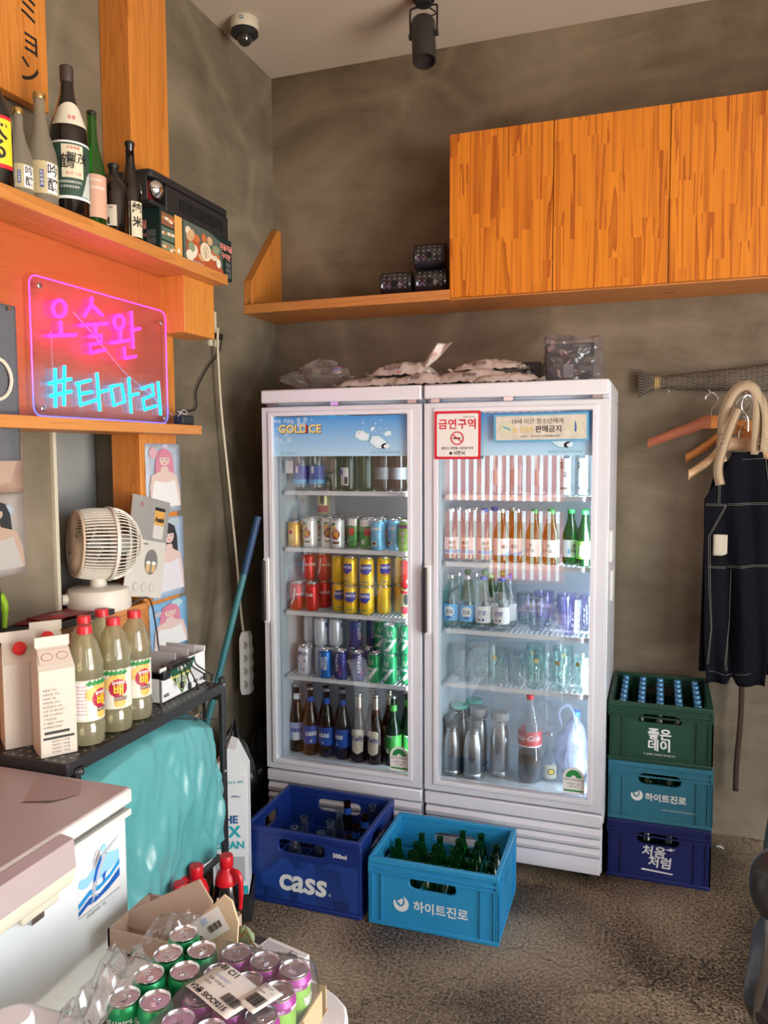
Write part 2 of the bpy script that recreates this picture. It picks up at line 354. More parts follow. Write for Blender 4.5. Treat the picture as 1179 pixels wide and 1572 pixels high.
def decal(poly, m, parent, p=(0, 0, 0), right=(1, 0, 0), upv=(0, 0, 1), name='label', wrap=None, ang=0., t=.0004):
    """thin printed shape; wrap: radius of the cylinder it lies on (local z up, facing -Y)"""
    if wrap:
        bm = bmesh.new(); vs = [bm.verts.new((x, y, 0)) for x, y in poly]; bm.faces.new(vs); bmesh.ops.triangulate(bm, faces=bm.faces)
        for _ in range(4):
            es = [e for e in bm.edges if e.calc_length() > wrap*.3]
            if es: bmesh.ops.subdivide_edges(bm, edges=es, cuts=1); bmesh.ops.triangulate(bm, faces=bm.faces)
        for v in bm.verts:
            a = v.co.x/wrap; v.co = Vector((wrap*math.sin(a), -wrap*math.cos(a), v.co.y))
        me = bpy.data.meshes.new(name); bm.to_mesh(me); bm.free(); me.shade_smooth(); me.materials.append(m)
        o = bpy.data.objects.new(name, me); C.objects.link(o); o.parent = parent; o.location = p; o.rotation_euler = (0, 0, ang); return o
    b = B(); b.prism(poly, lambda u, v, d: (u, v, d), 0, t); o = b.obj(name, m, parent, smooth=0); frame(o, p, right, upv); return o
def rect(w, h, cx=0, cy=0): return [(cx-w/2, cy-h/2), (cx+w/2, cy-h/2), (cx+w/2, cy+h/2), (cx-w/2, cy+h/2)]
def oval(w, h, cx=0, cy=0, n=20): return [(cx+w/2*math.cos(2*PI*i/n), cy+h/2*math.sin(2*PI*i/n)) for i in range(n)]
def rrect(w, h, r, cx=0, cy=0, n=4):
    o = []
    for sx, sy, a0 in ((1, -1, -90), (1, 1, 0), (-1, 1, 90), (-1, -1, 180)):
        for i in range(n+1):
            a = R(a0+90*i/n); o.append((cx+sx*(w/2-r)+r*math.cos(a), cy+sy*(h/2-r)+r*math.sin(a)))
    return o
def band(r, z0, z1, a0=-PI, a1=PI, n=20, r2=None):
    """label wrapped round a bottle, angle 0 faces -Y"""
    r2 = r2 or r
    return B().grid(n, 1, lambda u, v: ((r+(r2-r)*v)*math.sin(a0+(a1-a0)*u), -(r+(r2-r)*v)*math.cos(a0+(a1-a0)*u), z0+(z1-z0)*v))
ORD = ['first', 'second', 'third', 'fourth', 'fifth', 'sixth', 'seventh', 'eighth', 'ninth', 'tenth', 'eleventh', 'twelfth']
white = mat('white_plastic', (.8, .8, .8), .35, var=.04); black = mat('black_plastic', (.015, .015, .017), .4); blackm = mat('black_metal', (.02, .02, .023), .45)
chrome = metal('chrome', (.8, .8, .82), .12); steel = metal('brushed_steel', (.55, .55, .57), .28); alu = metal('can_aluminium', (.78, .78, .8), .25)
ink_w = flat('white_print', (.85, .85, .85), .5); ink_k = flat('black_print', (.01, .01, .01), .5); ink_r = flat('red_print', (.6, .01, .03), .5)
ink_y = flat('yellow_print', (.9, .6, .02), .5); ink_b = flat('blue_print', (.02, .08, .45), .5); ink_g = flat('green_print', (.02, .25, .06), .5); paper = mat('paper', (.78, .77, .74), .6, var=.05)
card = mat('cardboard', (.50, .36, .22), .8, var=.1, vs=20); gold = metal('gold_cap', (.75, .5, .2), .3)
# ------------------------------------------------------------------ room shell
wall_m = plaster('wall_plaster', (.108, .080, .048), (.265, .215, .152)); wall_l = plaster('wall_plaster_left', (.112, .094, .064), (.255, .215, .155), 4.)
struct(B().box(XL-.3, XR+.2, YF-.2, YB+.2, -.1, 0).obj('floor', floor_mat(), smooth=0))
struct(B().box(XL-.3, XR+.2, YF-.2, YB+.2, ZC, ZC+.1).obj('ceiling', mat('ceiling_paint', (.56, .49, .42), .8, var=.05, vs=2), smooth=0))
struct(B().box(XL-.3, XR+.2, YB, YB+.12, 0, ZC).obj('wall_back', wall_m, smooth=0))
# left wall: solid, with a recess over the counter beside the pillar
b = B(); b.box(XL-.12, XL, 2.40, YB, 0, ZC); b.box(XL-.12, XL, YF, 2.40, 1.76, ZC); b.box(XL-.12, XL, YF, 2.40, 0, 1.139); b.box(XL-.12, XL, YF, 2.04, 1.14, 1.76)
struct(b.obj('wall_left', wall_l, smooth=0))
greenish = mat('recess_paint', (.13, .115, .085), .6, var=.1, vs=3)
struct(B().box(-2.9, -2.8, 1.5, 3.2, .9, 2.1).box(-2.9, XL-.12, 3.1, 3.2, .9, 2.1).box(-2.9, XL-.12, 1.5, 1.6, .9, 2.1).box(-2.9, XL-.12, 1.5, 3.2, 2.1, 2.15).box(-2.9, XL-.12, 1.5, 3.2, .9, 1.0).obj('wall_recess', greenish, smooth=0))
struct(B().box(XL-.05, XL+.012, 2.035, 2.05, 1.14, 1.76).obj('trim_1', mat('cream_trim', (.6, .57, .45), .4), smooth=0))
# right wall with the open shop front
struct(B().box(XR, XR+.12, YF, -.42, 0, ZC).box(XR, XR+.12, 1.95, YB, 0, ZC).box(XR, XR+.12, -.42, 1.95, 2.65, ZC).obj('wall_right', wall_m, smooth=0))
# front wall with two windows (behind the camera)
struct(B().box(XL-.12, -1.8, YF-.12, YF, 0, ZC).box(-1.8, -.72, YF-.12, YF, 0, .55).box(-1.8, -.72, YF-.12, YF, 2.5, ZC).box(-.72, .2, YF-.12, YF, 0, ZC)
       .box(.2, .9, YF-.12, YF, 0, ZC).box(.9, 2.0, YF-.12, YF, 0, .95).box(.9, 2.0, YF-.12, YF, 2.45, ZC).box(2.0, XR+.12, YF-.12, YF, 0, ZC).obj('wall_front', wall_m, smooth=0))
pine = wood('pine', (.66, .25, .045), (.38, .11, .012), 'Z', .7); pine_y = wood('pine_along_shelf', (.62, .26, .07), (.38, .125, .025), 'Y', .7); pine_x = wood('pine_cross', (.62, .25, .07), (.40, .13, .03), 'X', .7)
redwood = wood('red_board', (.50, .12, .035), (.34, .06, .015), 'Y', .5, contrast=.25)
slat_m = wood('bamboo_slat', (.80, .42, .16), (.6, .25, .08), 'Z')
def backlit(m, col, f):
    N, L = m.node_tree.nodes, m.node_tree.links; b = N['Principled BSDF']; out = [n for n in N if n.type == 'OUTPUT_MATERIAL'][0]; tr = N.new('ShaderNodeBsdfTranslucent'); tr.inputs[0].default_value = (*col, 1); mx = N.new('ShaderNodeMixShader'); mx.inputs[0].default_value = f; L.new(b.outputs[0], mx.inputs[1]); L.new(tr.outputs[0], mx.inputs[2]); L.new(mx.outputs[0], out.inputs[0])
backlit(slat_m, (1.0, .42, .08), .85)
wn = struct(B().box(-1.8, -.72, YF-.1, YF-.04, 1.17, 1.25).box(-1.8, -1.77, YF-.1, YF-.04, .55, 2.5).box(-.75, -.72, YF-.1, YF-.04, .55, 2.5).box(-1.8, -.72, YF-.1, YF-.04, .55, .58).box(-1.8, -.72, YF-.1, YF-.04, 2.47, 2.5).obj('window_1', pine, smooth=0))
sl = None
for z0, z1 in ((.58, 1.17), (1.25, 2.47)):
    for i in range(15):
        o = B().box(-.02, .02, -.006, .006, z0, z1).obj('slat', slat_m, wn, smooth=0) if i == 0 else sl.copy()
        if i: C.objects.link(o)
        else: sl = o
        o.location = (-1.745+i*.0705, YF-.03, 0)
struct(B().box(.9, .94, YF-.1, YF-.04, .95, 2.45).box(1.96, 2.0, YF-.1, YF-.04, .95, 2.45).box(.9, 2., YF-.1, YF-.04, .95, .99).box(.9, 2., YF-.1, YF-.04, 2.41, 2.45).obj('window_2', pine, smooth=0))
# street ground outside, so that daylight bounces off something
struct(B().box(-12, 14, -14, YF-.2, -.12, -.1).box(XR+.2, 14, YF-.2, 8, -.12, -.1).obj('ground_outside', mat('paving', (.5, .47, .41), .8), smooth=0))

# pillar, shelves and board on the left wall
struct(B().box(-1.84, -1.72, 2.335, 2.555, 0, ZC).obj('pillar', pine, bev=.003))
t = thing('wooden_signboard', 'orange wooden signboard with black katakana hanging above the sake bottles', 'sign', (-1.80, 1.93, 2.72))
B().prism([(-.12, -.022), (.085, -.022), (.085, .75), (-.12, .75)], lambda u, v, d: (d, u, v), -.015, .02).obj('board', pine, t, bev=.002)
for ch, z, y in (('ミ', .245, .015), ('ョ', .155, .02), ('ン', .065, .01)): txt(ch, .085, ink_k, t, (.0205, y, z), (0, 1, 0), bold=.012)
o = B().box(-1.84, -1.55, 1.1, 2.667, 2.295, 2.333).obj('wall_shelf', pine_y, bev=.002); tag(o, 'orange pine shelf carrying the sake bottles above the neon sign', 'shelf')
o = B().box(-1.8395, -1.705, 1.1, 2.334, 1.766, 2.295).obj('backing_board', redwood, bev=.002); tag(o, 'reddish wooden board behind the neon sign', 'board')
B().box(-1.7195, -1.705, 2.3345, 2.478, 1.7665, 2.295).obj('board_end', redwood, o, bev=.001)
o = B().box(-1.84, -1.60, 1.1, 2.545, 1.732, 1.766).obj('narrow_ledge', pine_y, bev=.002); tag(o, 'narrow pine ledge directly under the neon sign', 'shelf')
o = B().box(-1.72, -1.605, 2.455, 2.655, 2.095, 2.295).obj('wooden_block', wood('pine_block', (.70, .29, .06), (.44, .14, .02), 'Z', 1.5), bev=.002); tag(o, 'square pine block fixed under the end of the bottle shelf', 'bracket')
# service counter
t = thing('service_counter', 'pine service counter carrying the white fan and black tray', 'counter', (-1.9, 1.6, 0))
B().box(.061, .20, -.5, .734, 1.115, 1.1405).obj('worktop', pine_y, t, bev=.003); B().box(.14, .185, -.5, .734, 0, 1.115).obj('front_panel', pine_y, t, bev=.002)
# steel panel in the recess
o = B().box(-1.985, -1.968, 2.0, 2.45, 1.001, 1.90).box(-1.968, -1.964, 2.16, 2.166, 1.001, 1.90).obj('steel_sheet', mat('dull_steel', (.40, .42, .42), .35, metal=.3, vs=5), bev=.001); tag(o, 'dull grey steel sheet standing in the recess behind the fan', 'panel')

# back shelf with corner bracket
o = B().box(-1.84, -.855, 3.30, 3.62, 2.31, 2.352).obj('wall_shelf', pine_x, bev=.002); tag(o, 'orange pine shelf on back wall holding the dark jars', 'shelf')
o = B().prism([(3.31, 2.352), (3.62, 2.352), (3.62, 2.76), (3.585, 2.76), (3.31, 2.46)], lambda u, v, d: (d, u, v), -1.84, -1.80).obj('shelf_bracket', pine, bev=.002); tag(o, 'slant-cut pine end panel in the corner on the back shelf', 'bracket')
lam = wood('laminated_pine', (.80, .27, .018), (.34, .065, .003), 'Z', .55, knots=False, strips=(.043, .33, 'X'), contrast=.72, rough=.35, lng=.9)
t = thing('wall_cabinet', 'orange laminated pine wall cabinet with flat doors above the coolers', 'cabinet', (-.855, 3.30, 2.31))
B().box(0, 1.80, .022, .32, 0, .672).obj('body', pine_x, t, bev=.002)
for i, (a, c_) in enumerate(((0, .427), (.430, .868), (.871, 1.312), (1.315, 1.80))):
    B().box(a, c_, 0, .020, .006, .675).obj('door', lam, t, bev=.0015)

# ------------------------------------------------------------------ display coolers
cool_w = mat('cooler_enamel', (.72, .73, .79), .28, var=.04, vs=3); cool_in = mat('cooler_liner', (.70, .76, .82), .3, var=.04, vs=5)
frame_m = mat('door_frame', (.66, .68, .74), .3, var=.05, vs=6); door_glass = glass('door_glass', (.94, .965, .97), refl=2.4, ior=1.5, rough=.004)
fog_glass = glass('condensation', (1, 1, 1), refl=0., haze=.38, hazecol=(.75, .78, .8), patch=True, hs=9)
led_m = emi('led_beads', (.85, .93, 1.0), 22); rackm = mat('rack_white', (.82, .84, .88), .3, var=.02)
head_m = nt('header_print')
def header_mat():
    m, N, L, b = head_m; tc = N.new('ShaderNodeTexCoord'); sp = N.new('ShaderNodeSeparateXYZ'); L.new(tc.outputs['Object'], sp.inputs[0])
    mr = N.new('ShaderNodeMapRange'); mr.inputs[1].default_value = 0; mr.inputs[2].default_value = .165; L.new(sp.outputs[1], mr.inputs[0])
    mx = N.new('ShaderNodeMix'); mx.data_type = 'RGBA'; mx.inputs[6].default_value = (.42, .68, .86, 1); mx.inputs[7].default_value = (.05, .28, .66, 1); L.new(mr.outputs[0], mx.inputs[0]); L.new(mx.outputs[2], b.inputs['Base Color']); b.inputs['Roughness'].default_value = .3; return m
hm = header_mat(); snow = flat('snow_print', (.75, .87, .97), .5); icem = flat('ice_print', (.66, .84, .93), .4); iced = flat('ice_shadow_print', (.12, .38, .5), .4); goldp = flat('gold_print', (.85, .68, .22), .4)
def snowflake(p, r, par):
    b = B()
    for k in range(6):
        a = k*PI/3; c_, s_ = math.cos(a), math.sin(a)
        f = lambda u, v, d, c_=c_, s_=s_: (u*c_-v*s_, u*s_+v*c_, d)
        b.prism([(0, -r*.06), (r, -r*.06), (r, r*.06), (0, r*.06)], f, 0, .0004)
        for q in (1, -1): b.prism([(r*.5, 0), (r*.78, q*r*.28), (r*.72, q*r*.34), (r*.42, q*.02*r)], f, 0, .0004)
    return frame(b.obj('snowflake', snow, par, smooth=0), p, (1, 0, 0), (0, 0, 1))
def cooler(x0, x1, label, shelves, gx0, gx1, logo):
    W = x1-x0; t = thing('display_cooler', label, 'refrigerator', (x0, 3.0, 0)); D = .58
    # carcass: back, sides, floor, top box and base
    b = B(); b.box(.0, .035, .06, D, .29, 1.865); b.box(W-.035, W, .06, D, .29, 1.865); b.box(.035, W-.035, D-.04, D, .29, 1.865)
    b.box(0, W, .05, D, 1.865, 1.925); b.box(0, W, .05, D, .235, .29)
    b.obj('body', cool_w, t, bev=.004)
    B().box(.003, W-.003, -.006, .06, 1.872, 1.928).obj('top_rail', cool_w, t, bev=.006)
    b = B().box(.036, .05, .07, D-.041, .29, 1.865).box(W-.05, W-.036, .07, D-.041, .29, 1.865).box(.05, W-.05, D-.055, D-.041, .29, 1.865).box(.05, W-.05, .07, D-.055, 1.84, 1.864).box(.05, W-.05, .05, D-.055, .291, .325)
    b.obj('liner', cool_in, t)
    # hinges under the rail
    for hx in (.03, W*.45, W-.06): B().box(hx, hx+.035, .0, .03, 1.858, 1.873).obj('hinge', steel, t)
    # door
    z0, z1 = .296, 1.856; a, c_ = gx0-x0, gx1-x0; zb, zt = .342, 1.818
    d = B().ring_plate(W-.006, z1-z0, ((a+c_)/2-.003, (zb+zt)/2-z0, (c_-a)/2, (zt-zb)/2, .004), lambda u, v, k: (u+.003, k, v+z0), 0, .045).obj('door', frame_m, t, bev=.003)
    b = B().ring_plate(c_-a+.036, zt-zb+.036, ((c_-a)/2+.018, (zt-zb)/2+.018, (c_-a)/2, (zt-zb)/2, .003), lambda u, v, k: (u+a-.018, k, v+zb-.018), -.006, .004); b.obj('gasket_bead', cool_w, d, bev=.002)
    B().box(a, c_, .018, .022, zb, zt).obj('glass', door_glass, d, smooth=0)
    hp = B().box(0, c_-a, 0, .1636, 0, .002).obj('header_panel', hm, d, smooth=0); frame(hp, (a, .0165, zt-.1676), (1, 0, 0), (0, 0, 1))
    hz = zt-.1676; fy = .0135
    if logo:
        for k, (ch, mm) in enumerate((('GOLD', goldp), ('I', ink_r), ('CE', goldp))):
            xx = a+(.022, .146, .161)[k]
            txt(ch, .047, ink_k, d, (xx+.002, fy+.0004, hz+.112-.002), bold=.045, align='LEFT'); txt(ch, .047, mm, d, (xx, fy, hz+.112), bold=.03, align='LEFT')
        for q in range(26):
            rnd = random.Random(q*3+1); xx = a+.006+rnd.random()*.20*(1-q/60); zz = hz+.155-rnd.random()**1.3*.125*(1-(xx-a)/.30)
            snowflake((xx, fy+.0008, zz), .004+rnd.random()*.010, d)
        txt('골드 쇼케이스', .013, iced, d, (a+.03, fy, hz+.012), align='LEFT')
    txt('GOLD SHOWCASE', .015, iced, d, (c_-.035, fy, hz+.014), align='RIGHT')
    for k, (x_, z_, ww, rot) in enumerate(((.40, .082, .06, -.3), (.47, .055, .07, -.4), (.51, .09, .03, .3), (.445, .11, .02, .7), (.50, .04, .035, .2))):
        ca, sa = math.cos(rot), math.sin(rot); ra = random.Random(k)
        for sc_, mm, yy in ((1.12, iced, .0006), (1., icem, 0.), (.45, snow, -.0006)):
            pl = [(ww/2*sc_*(ca*x-sa*y*.7), ww/2*sc_*(sa*x+ca*y*.7)) for x, y in ((-1, -.6), (.1, -1), (1, -.5), (.95, .6), (-.2, 1), (-1, .55))]
            decal(pl, mm, d, (a+x_, fy+yy, hz+z_), name='ice_cube')
    for k in range(16):
        ra = random.Random(k+40); decal(oval(.006*ra.random()+.002, .006*ra.random()+.002, n=8), snow, d, (a+.38+ra.random()*.17, fy, hz+.07+ra.random()*.085), name='droplet')
    # handle: recessed pull with dark grip on the free edge
    B().prism(rrect(.026, .285, .01), lambda u, v, k: (u+.020, k, v+1.078), -.016, 0).obj('handle', white, d, bev=.003)
    B().prism(rrect(.016, .262, .007), lambda u, v, k: (u+.004+.008, k, v+1.078), -.030, -.014).obj('grip', black, d, bev=.003)
    # kick panel with grille
    B().box(.004, W-.004, .022, .05, .05, .29).obj('base_panel', cool_w, t, bev=.004)
    B().box(.003, W-.003, -.002, .03, .238, .288).obj('base_rail', cool_w, t, bev=.006)
    for k, (za, zb_) in enumerate(((.052, .112), (.120, .150), (.158, .186), (.194, .230))):
        B().prism([(.0, za), (.026, za), (.026, zb_), (.007, zb_), (-.004, (za+zb_)/2)], lambda u, v, kk: (kk, u, v), .008, W-.008).obj('slat', cool_w, t, bev=.002)
    for cx in (.06, W-.06):
        for cy in (.08, D-.08): c = B().box(-.012, .012, -.012, .012, .03, .055).obj('caster', steel, t, loc=(cx, cy, 0)); B().lathe([(.0, -.009), (.02, -.009), (.02, .009), (0, .009)], 14).obj('wheel', black, c, rot=(0, R(90), 0), loc=(0, 0, .021))
    # wire racks
    rack = None
    for z in shelves:
        if rack is None:
            b = B(); xa, xb, ya, yb = .062, W-.062, .078, .50
            b.box(xa, xb, ya, ya+.006, -.018, 0); b.box(xa, xb, yb, yb+.006, -.014, 0); b.box(xa, xa+.006, ya, yb, -.014, 0); b.box(xb-.006, xb, ya, yb, -.014, 0); b.box(xa, xb, ya+.14, ya+.146, -.012, -.005); b.box(xa, xb, ya+.28, ya+.286, -.012, -.005)
            rk = b.obj('rack', rackm, t, loc=(0, 0, z)); rack = rk
            n = int((xb-xa)/.0195)
            wb = B()
            for i in range(n): wb.tube([(xa+(i+.5)*(xb-xa)/n, ya, -.003), (xa+(i+.5)*(xb-xa)/n, yb, -.003)], .003, 6)
            wb.obj('wire', rackm, rk, kind='stuff')
        else:
            r2 = rack.copy(); C.objects.link(r2); r2.location = (0, 0, z)
            for g in rack.children: g2 = g.copy(); C.objects.link(g2); g2.parent = r2
    # LED strip inside the right-hand stile
    ls = B().box(W-.066, W-.050, .062, .078, .33, 1.80).obj('led_strip', cool_in, t)
    lb = B()
    for i in range(58): lb.box(W-.063, W-.055, .059, .062, .345+i*.0245, .345+i*.0245+.011)
    lb.obj('led_bead', led_m, ls, smooth=0, kind='stuff')
    return t
SL = [1.502, 1.256, .978, .690]; SR = [1.493, 1.222, .948, .725]
cl = cooler(-1.598, -.887, 'white glass-door cooler with blue header, stocked with cans and beer', SL, -1.545, -.948, True)
cr2 = cooler(-.882, -.176, 'white glass-door cooler with red no-smoking sticker, beside crate stack', SR, -.822, -.236, False)
def strip_light(x, p, c=(.8, .92, 1)): area('cooler_led', (x, 3.12, 1.07), (R(90), 0, R(25)), .02, 1.45, p, c)
area('cooler_led_light', (-.255, 3.085, 1.06), (R(90), 0, R(35)), .03, 1.4, 4.5, (.80, .92, 1.0))
area('cooler_led_light', (-.965, 3.085, 1.06), (R(90), 0, R(35)), .03, 1.4, 1.8, (.85, .94, 1.0))
# fogged patch of condensation low on the right cooler glass
dd = [c for c in cr2.children if c.name.startswith('door')][0]
o = B().grid(1, 1, lambda u, v: (.27+.34*u, .0235, .35+.36*v)).obj('condensation', fog_glass, dd, smooth=0)
# stickers on the cooler doors
def sticker(name, label, cat, x, z, w_, h_, m_, r=.004):
    o = thing(name, label, cat, (x, 2.9925, z)); decal(rrect(w_, h_, r), m_, o, (0, -.0008, 0), name='sheet', t=.0006); return o
s_ = sticker('no_smoking_sticker', 'square white and red no-smoking sticker on right cooler door', 'sticker', -.7425, 1.730, .184, .186, ink_r)
decal(rrect(.164, .166, .006), paper, s_, (0, -.0014, 0), name='sheet')
FR = dict(name='lettering')
txt('금연구역', .042, ink_r, s_, (0, -.0022, .040), bold=.022); txt('흡연시 과태료 10만원 부과', .0115, ink_k, s_, (0, -.0022, -.051), bold=.02); txt('사천시', .017, ink_k, s_, (.008, -.0022, -.070), bold=.03); txt('Tobacco-free', .009, ink_k, s_, (.045, -.0022, .070))
decal(oval(.012, .012, n=12), ink_k, s_, (-.026, -.0018, -.070), name='emblem')
b = B(); b.tube([(.024*math.cos(k*PI/12), .024*math.sin(k*PI/12), 0) for k in range(24)], .0024, 6, closed=True); b.box(-.024, .024, -.002, .002, -.001, .001); o = b.obj('prohibition_ring', ink_r, s_); frame(o, (0, -.0022, -.012), (1, 0, -.8), (.8, 0, 1))
b = B().box(-.016, .010, -.003, .003, 0, .0006).box(.0115, .014, -.003, .003, 0, .0006); frame(b.obj('cigarette', ink_k, s_, smooth=0), (0, -.002, -.012), (1, 0, 0), (0, 0, 1))
banner = mat('weathered_print', (.62, .58, .50), .6, var=.35, vs=28)
s_ = sticker('age_notice', 'faded rectangular notice about under-19s on right cooler header', 'sticker', -.424, 1.755, .352, .104, flat('notice_border', (.10, .38, .60), .5), .003)
s_.rotation_euler = (0, R(-.6), 0)
decal(rrect(.335, .090, .002), banner, s_, (0, -.0012, 0), name='sheet')
txt('19세 미만 청소년에게', .022, ink_k, s_, (-.012, -.0021, .022)); txt('술 담배', .027, flat('faded_yellow', (.66, .52, .16), .6), s_, (-.068, -.0021, -.008), bold=.015); txt('판매금지', .027, ink_k, s_, (.030, -.0021, -.008), bold=.02); txt('사천시      법무부 청소년범죄예방위원회', .009, ink_k, s_, (0, -.0021, -.033))
for x_ in (-.128, .128):
    decal(oval(.052, .052), flat('notice_disc', (.60, .62, .45), .6), s_, (x_, -.0019, 0), name='roundel'); decal([(-.003, -.018), (.003, -.018), (.004, 0), (.001, .02), (-.002, .02)], ink_b if x_ > 0 else iced, s_, (x_, -.0024, 0), right=(1, 0, 0) if x_ > 0 else (.4, 0, .9), upv=(0, 0, 1) if x_ > 0 else (-.9, 0, .4), name='roundel')
def energy(x, z, lab):
    s_ = thing('energy_label', lab, 'sticker', (x, 3.018, z))
    pts = [(-.040, -.052), (.040, -.052), (.040, .012)]+[(.040*math.cos(a), .012+.040*math.sin(a)) for a in [k*PI/10 for k in range(1, 10)]]+[(-.040, .012)]
    decal(pts, paper, s_, (0, -.001, 0), name='sheet')
    decal([(.030*math.cos(a), .030*math.sin(a)) for a in [k*PI/10 for k in range(11)]], ink_g, s_, (0, -.0016, .012), name='dial'); decal(oval(.018, .014), paper, s_, (0, -.002, .014), name='dial')
    txt('에너지소비효율등급', .0085, ink_k, s_, (0, -.0018, .003)); txt('소비전력   냉장', .008, ink_k, s_, (0, -.0018, -.014)); txt('220V  60Hz', .007, ink_k, s_, (0, -.0018, -.024)); decal(rect(.074, .007), ink_g, s_, (0, -.0016, -.040), name='stripe')
energy(-.992, .402, 'white arched energy label low on the left cooler glass'); energy(-.288, .405, 'white arched energy label low on the right cooler glass')
o = decal(rect(.035, .055), paper, None, (-1.505, 3.075, 1.605), name='spec_label'); tag(o, 'small white printed label inside left cooler under the header', 'label')
# papers on the cooler's right side
for k, (z, y) in enumerate(((1.30, 3.2), (1.13, 3.3))):
    o = B().box(-.1755, -.169, y-.06, y+.06, z-.06, z+.06).obj('taped_paper', paper, smooth=0); tag(o, ('upper' if k == 0 else 'lower')+' white paper taped to the outer side of the cooler', 'paper')
# ------------------------------------------------------------------ goods in the coolers
STOCK = {}
def put(key, x, y, z, rz=0., label=None, cat=None, group=None):
    build, name, c0 = KINDS[key]
    if key not in STOCK:
        t = thing(name, label, cat or c0, (x, y, z), rz, group); build(t); STOCK[key] = t; return t
    t = dup(STOCK[key], (x, y, z), rz, label, group); return t
def can_body(t, m, r=.0305, h=.122, tab=True):
    k = h/.122
    B().lathe([(.020, .002*k), (.024, 0), (r-.001, .007), (r, .012), (r, h-.018), (r-.0015, h-.012), (r-.0045, h-.006)], 24).obj('body', m, t)
    B().lathe([(r-.0046, h-.007), (r-.0046, h-.003), (r-.0038, h-.0015), (r-.0042, h), (r-.0052, h-.001), (r-.0062, h-.0055), (.0001, h-.0055)], 24).obj('lid', alu, t)
    if tab:
        b = B(); b.tube([(.006*math.cos(a), .0045*math.sin(a)+.007, h-.0035) for a in [i*PI/5 for i in range(10)]], .0011, 5, closed=True); b.box(-.005, .005, -.007, .002, h-.0045, h-.0033); b.obj('pull_tab', alu, t)
def paint(n, c, r=.3): return mat(n, c, r, metal=.35, var=.03)
CR = .0305
def k_yellow(t): can_body(t, paint('can_gold', (.85, .48, .05)), .0285, .112); decal(rrect(.03, .045, .004), paint('can_gold2', (.95, .72, .2)), t, (0, 0, .055), wrap=.0288); decal(oval(.02, .02), ink_r, t, (0, 0, .065), wrap=.0291)
def k_pear(t):
    can_body(t, paint('can_white', (.85, .84, .82)), CR, .128)
    decal(oval(.030, .026, -.012, .088), flat('pear_print', (.85, .55, .18), .4), t, wrap=CR+.0003); decal([(-.025, .1), (-.01, .112), (.004, .104), (-.01, .1)], ink_g, t, wrap=CR+.0004)
    decal(oval(.040, .044, 0, .062), flat('maroon_print', (.42, .01, .05), .4), t, wrap=CR+.0006); txt('배', .030, ink_y, t, (0, 0, .058), wrap=CR+.0012, bold=.022); txt('갈아만든', .008, ink_w, t, (0, 0, .076), wrap=CR+.0012, bold=.02); decal(rect(.034, .008, 0, .026), flat('brown_print', (.15, .05, .02)), t, wrap=CR+.0005)
def k_berry(t):
    can_body(t, paint('can_leaf', (.12, .38, .10)), CR, .128); decal(rect(.06, .03, 0, .11), paint('can_white', (.85, .84, .82)), t, wrap=CR+.0003); decal(oval(.032, .036, .004, .072), flat('berry_print', (.65, .06, .04), .4), t, wrap=CR+.0005); decal([(-.01, .092), (.004, .098), (.018, .092), (.004, .086)], ink_g, t, wrap=CR+.0008); decal(rect(.012, .02, -.016, .03), ink_w, t, wrap=CR+.0005)
def k_coco(t):
    can_body(t, paint('can_sky', (.18, .55, .85)), CR, .128); decal(oval(.026, .022, -.01, .03), ink_w, t, wrap=CR+.0003); decal(oval(.018, .014, -.01, .03), flat('brown_print', (.15, .05, .02)), t, wrap=CR+.0006); txt('코코팜', .015, ink_w, t, (0, 0, .09), wrap=CR+.0007, bold=.05)
    for q in range(9): decal(oval(.003, .003, -.02+.005*q, .05+.018*((q*7) % 3)/2, 8), ink_w, t, wrap=CR+.0005)
def k_lime(t):
    can_body(t, paint('can_lime', (.35, .75, .10)), CR, .128); decal(rect(.155, .014, 0, .104), paint('can_purple', (.30, .04, .25)), t, wrap=CR+.0003); txt('봉', .024, ink_w, t, (0, 0, .075), wrap=CR+.0006, bold=.03); txt('봉', .024, ink_w, t, (0, 0, .048), wrap=CR+.0006, bold=.03)
    for q in range(5): decal(oval(.011, .011, -.012+.006*q, .022+.007*(q % 2)), paint('can_lime2', (.60, .9, .30)), t, wrap=CR+.0006)
def k_cola(t): can_body(t, paint('can_red', (.62, .015, .02)), CR, .122); txt('Coca-Cola', .034, ink_w, t, (0, 0, .06), (0, 0, 1), (-1, 0, 0), shear=.4, bold=.01, wrap=None) if 0 else decal([(-.03, .02), (-.012, .045), (-.006, .1), (-.012, .1), (-.018, .05), (-.034, .03)], ink_w, t, wrap=CR+.0003); txt('Coca-Cola', .019, ink_w, t, (.004, 0, .072), shear=.5, bold=.02, wrap=CR+.0006)
def k_fanta(t):
    can_body(t, paint('can_yellow', (.92, .58, .02)), CR, .122); decal([(-.026, .060), (.004, .042), (.030, .066), (.028, .094), (-.020, .092)], flat('fanta_blue', (.06, .05, .38), .4), t, wrap=CR+.0003)
    txt('FANTA', .0165, ink_w, t, (0, 0, .078), wrap=CR+.0009, bold=.035, ang=0); decal(oval(.018, .012, .0, .047), flat('fanta_orange', (.85, .30, .02), .4), t, wrap=CR+.0006); decal(rect(.03, .003, .0, .018), ink_b, t, wrap=CR+.0004)
    decal(rect(.016, .024, 0, .05), ink_w, t, wrap=CR+.0003, ang=2.2)
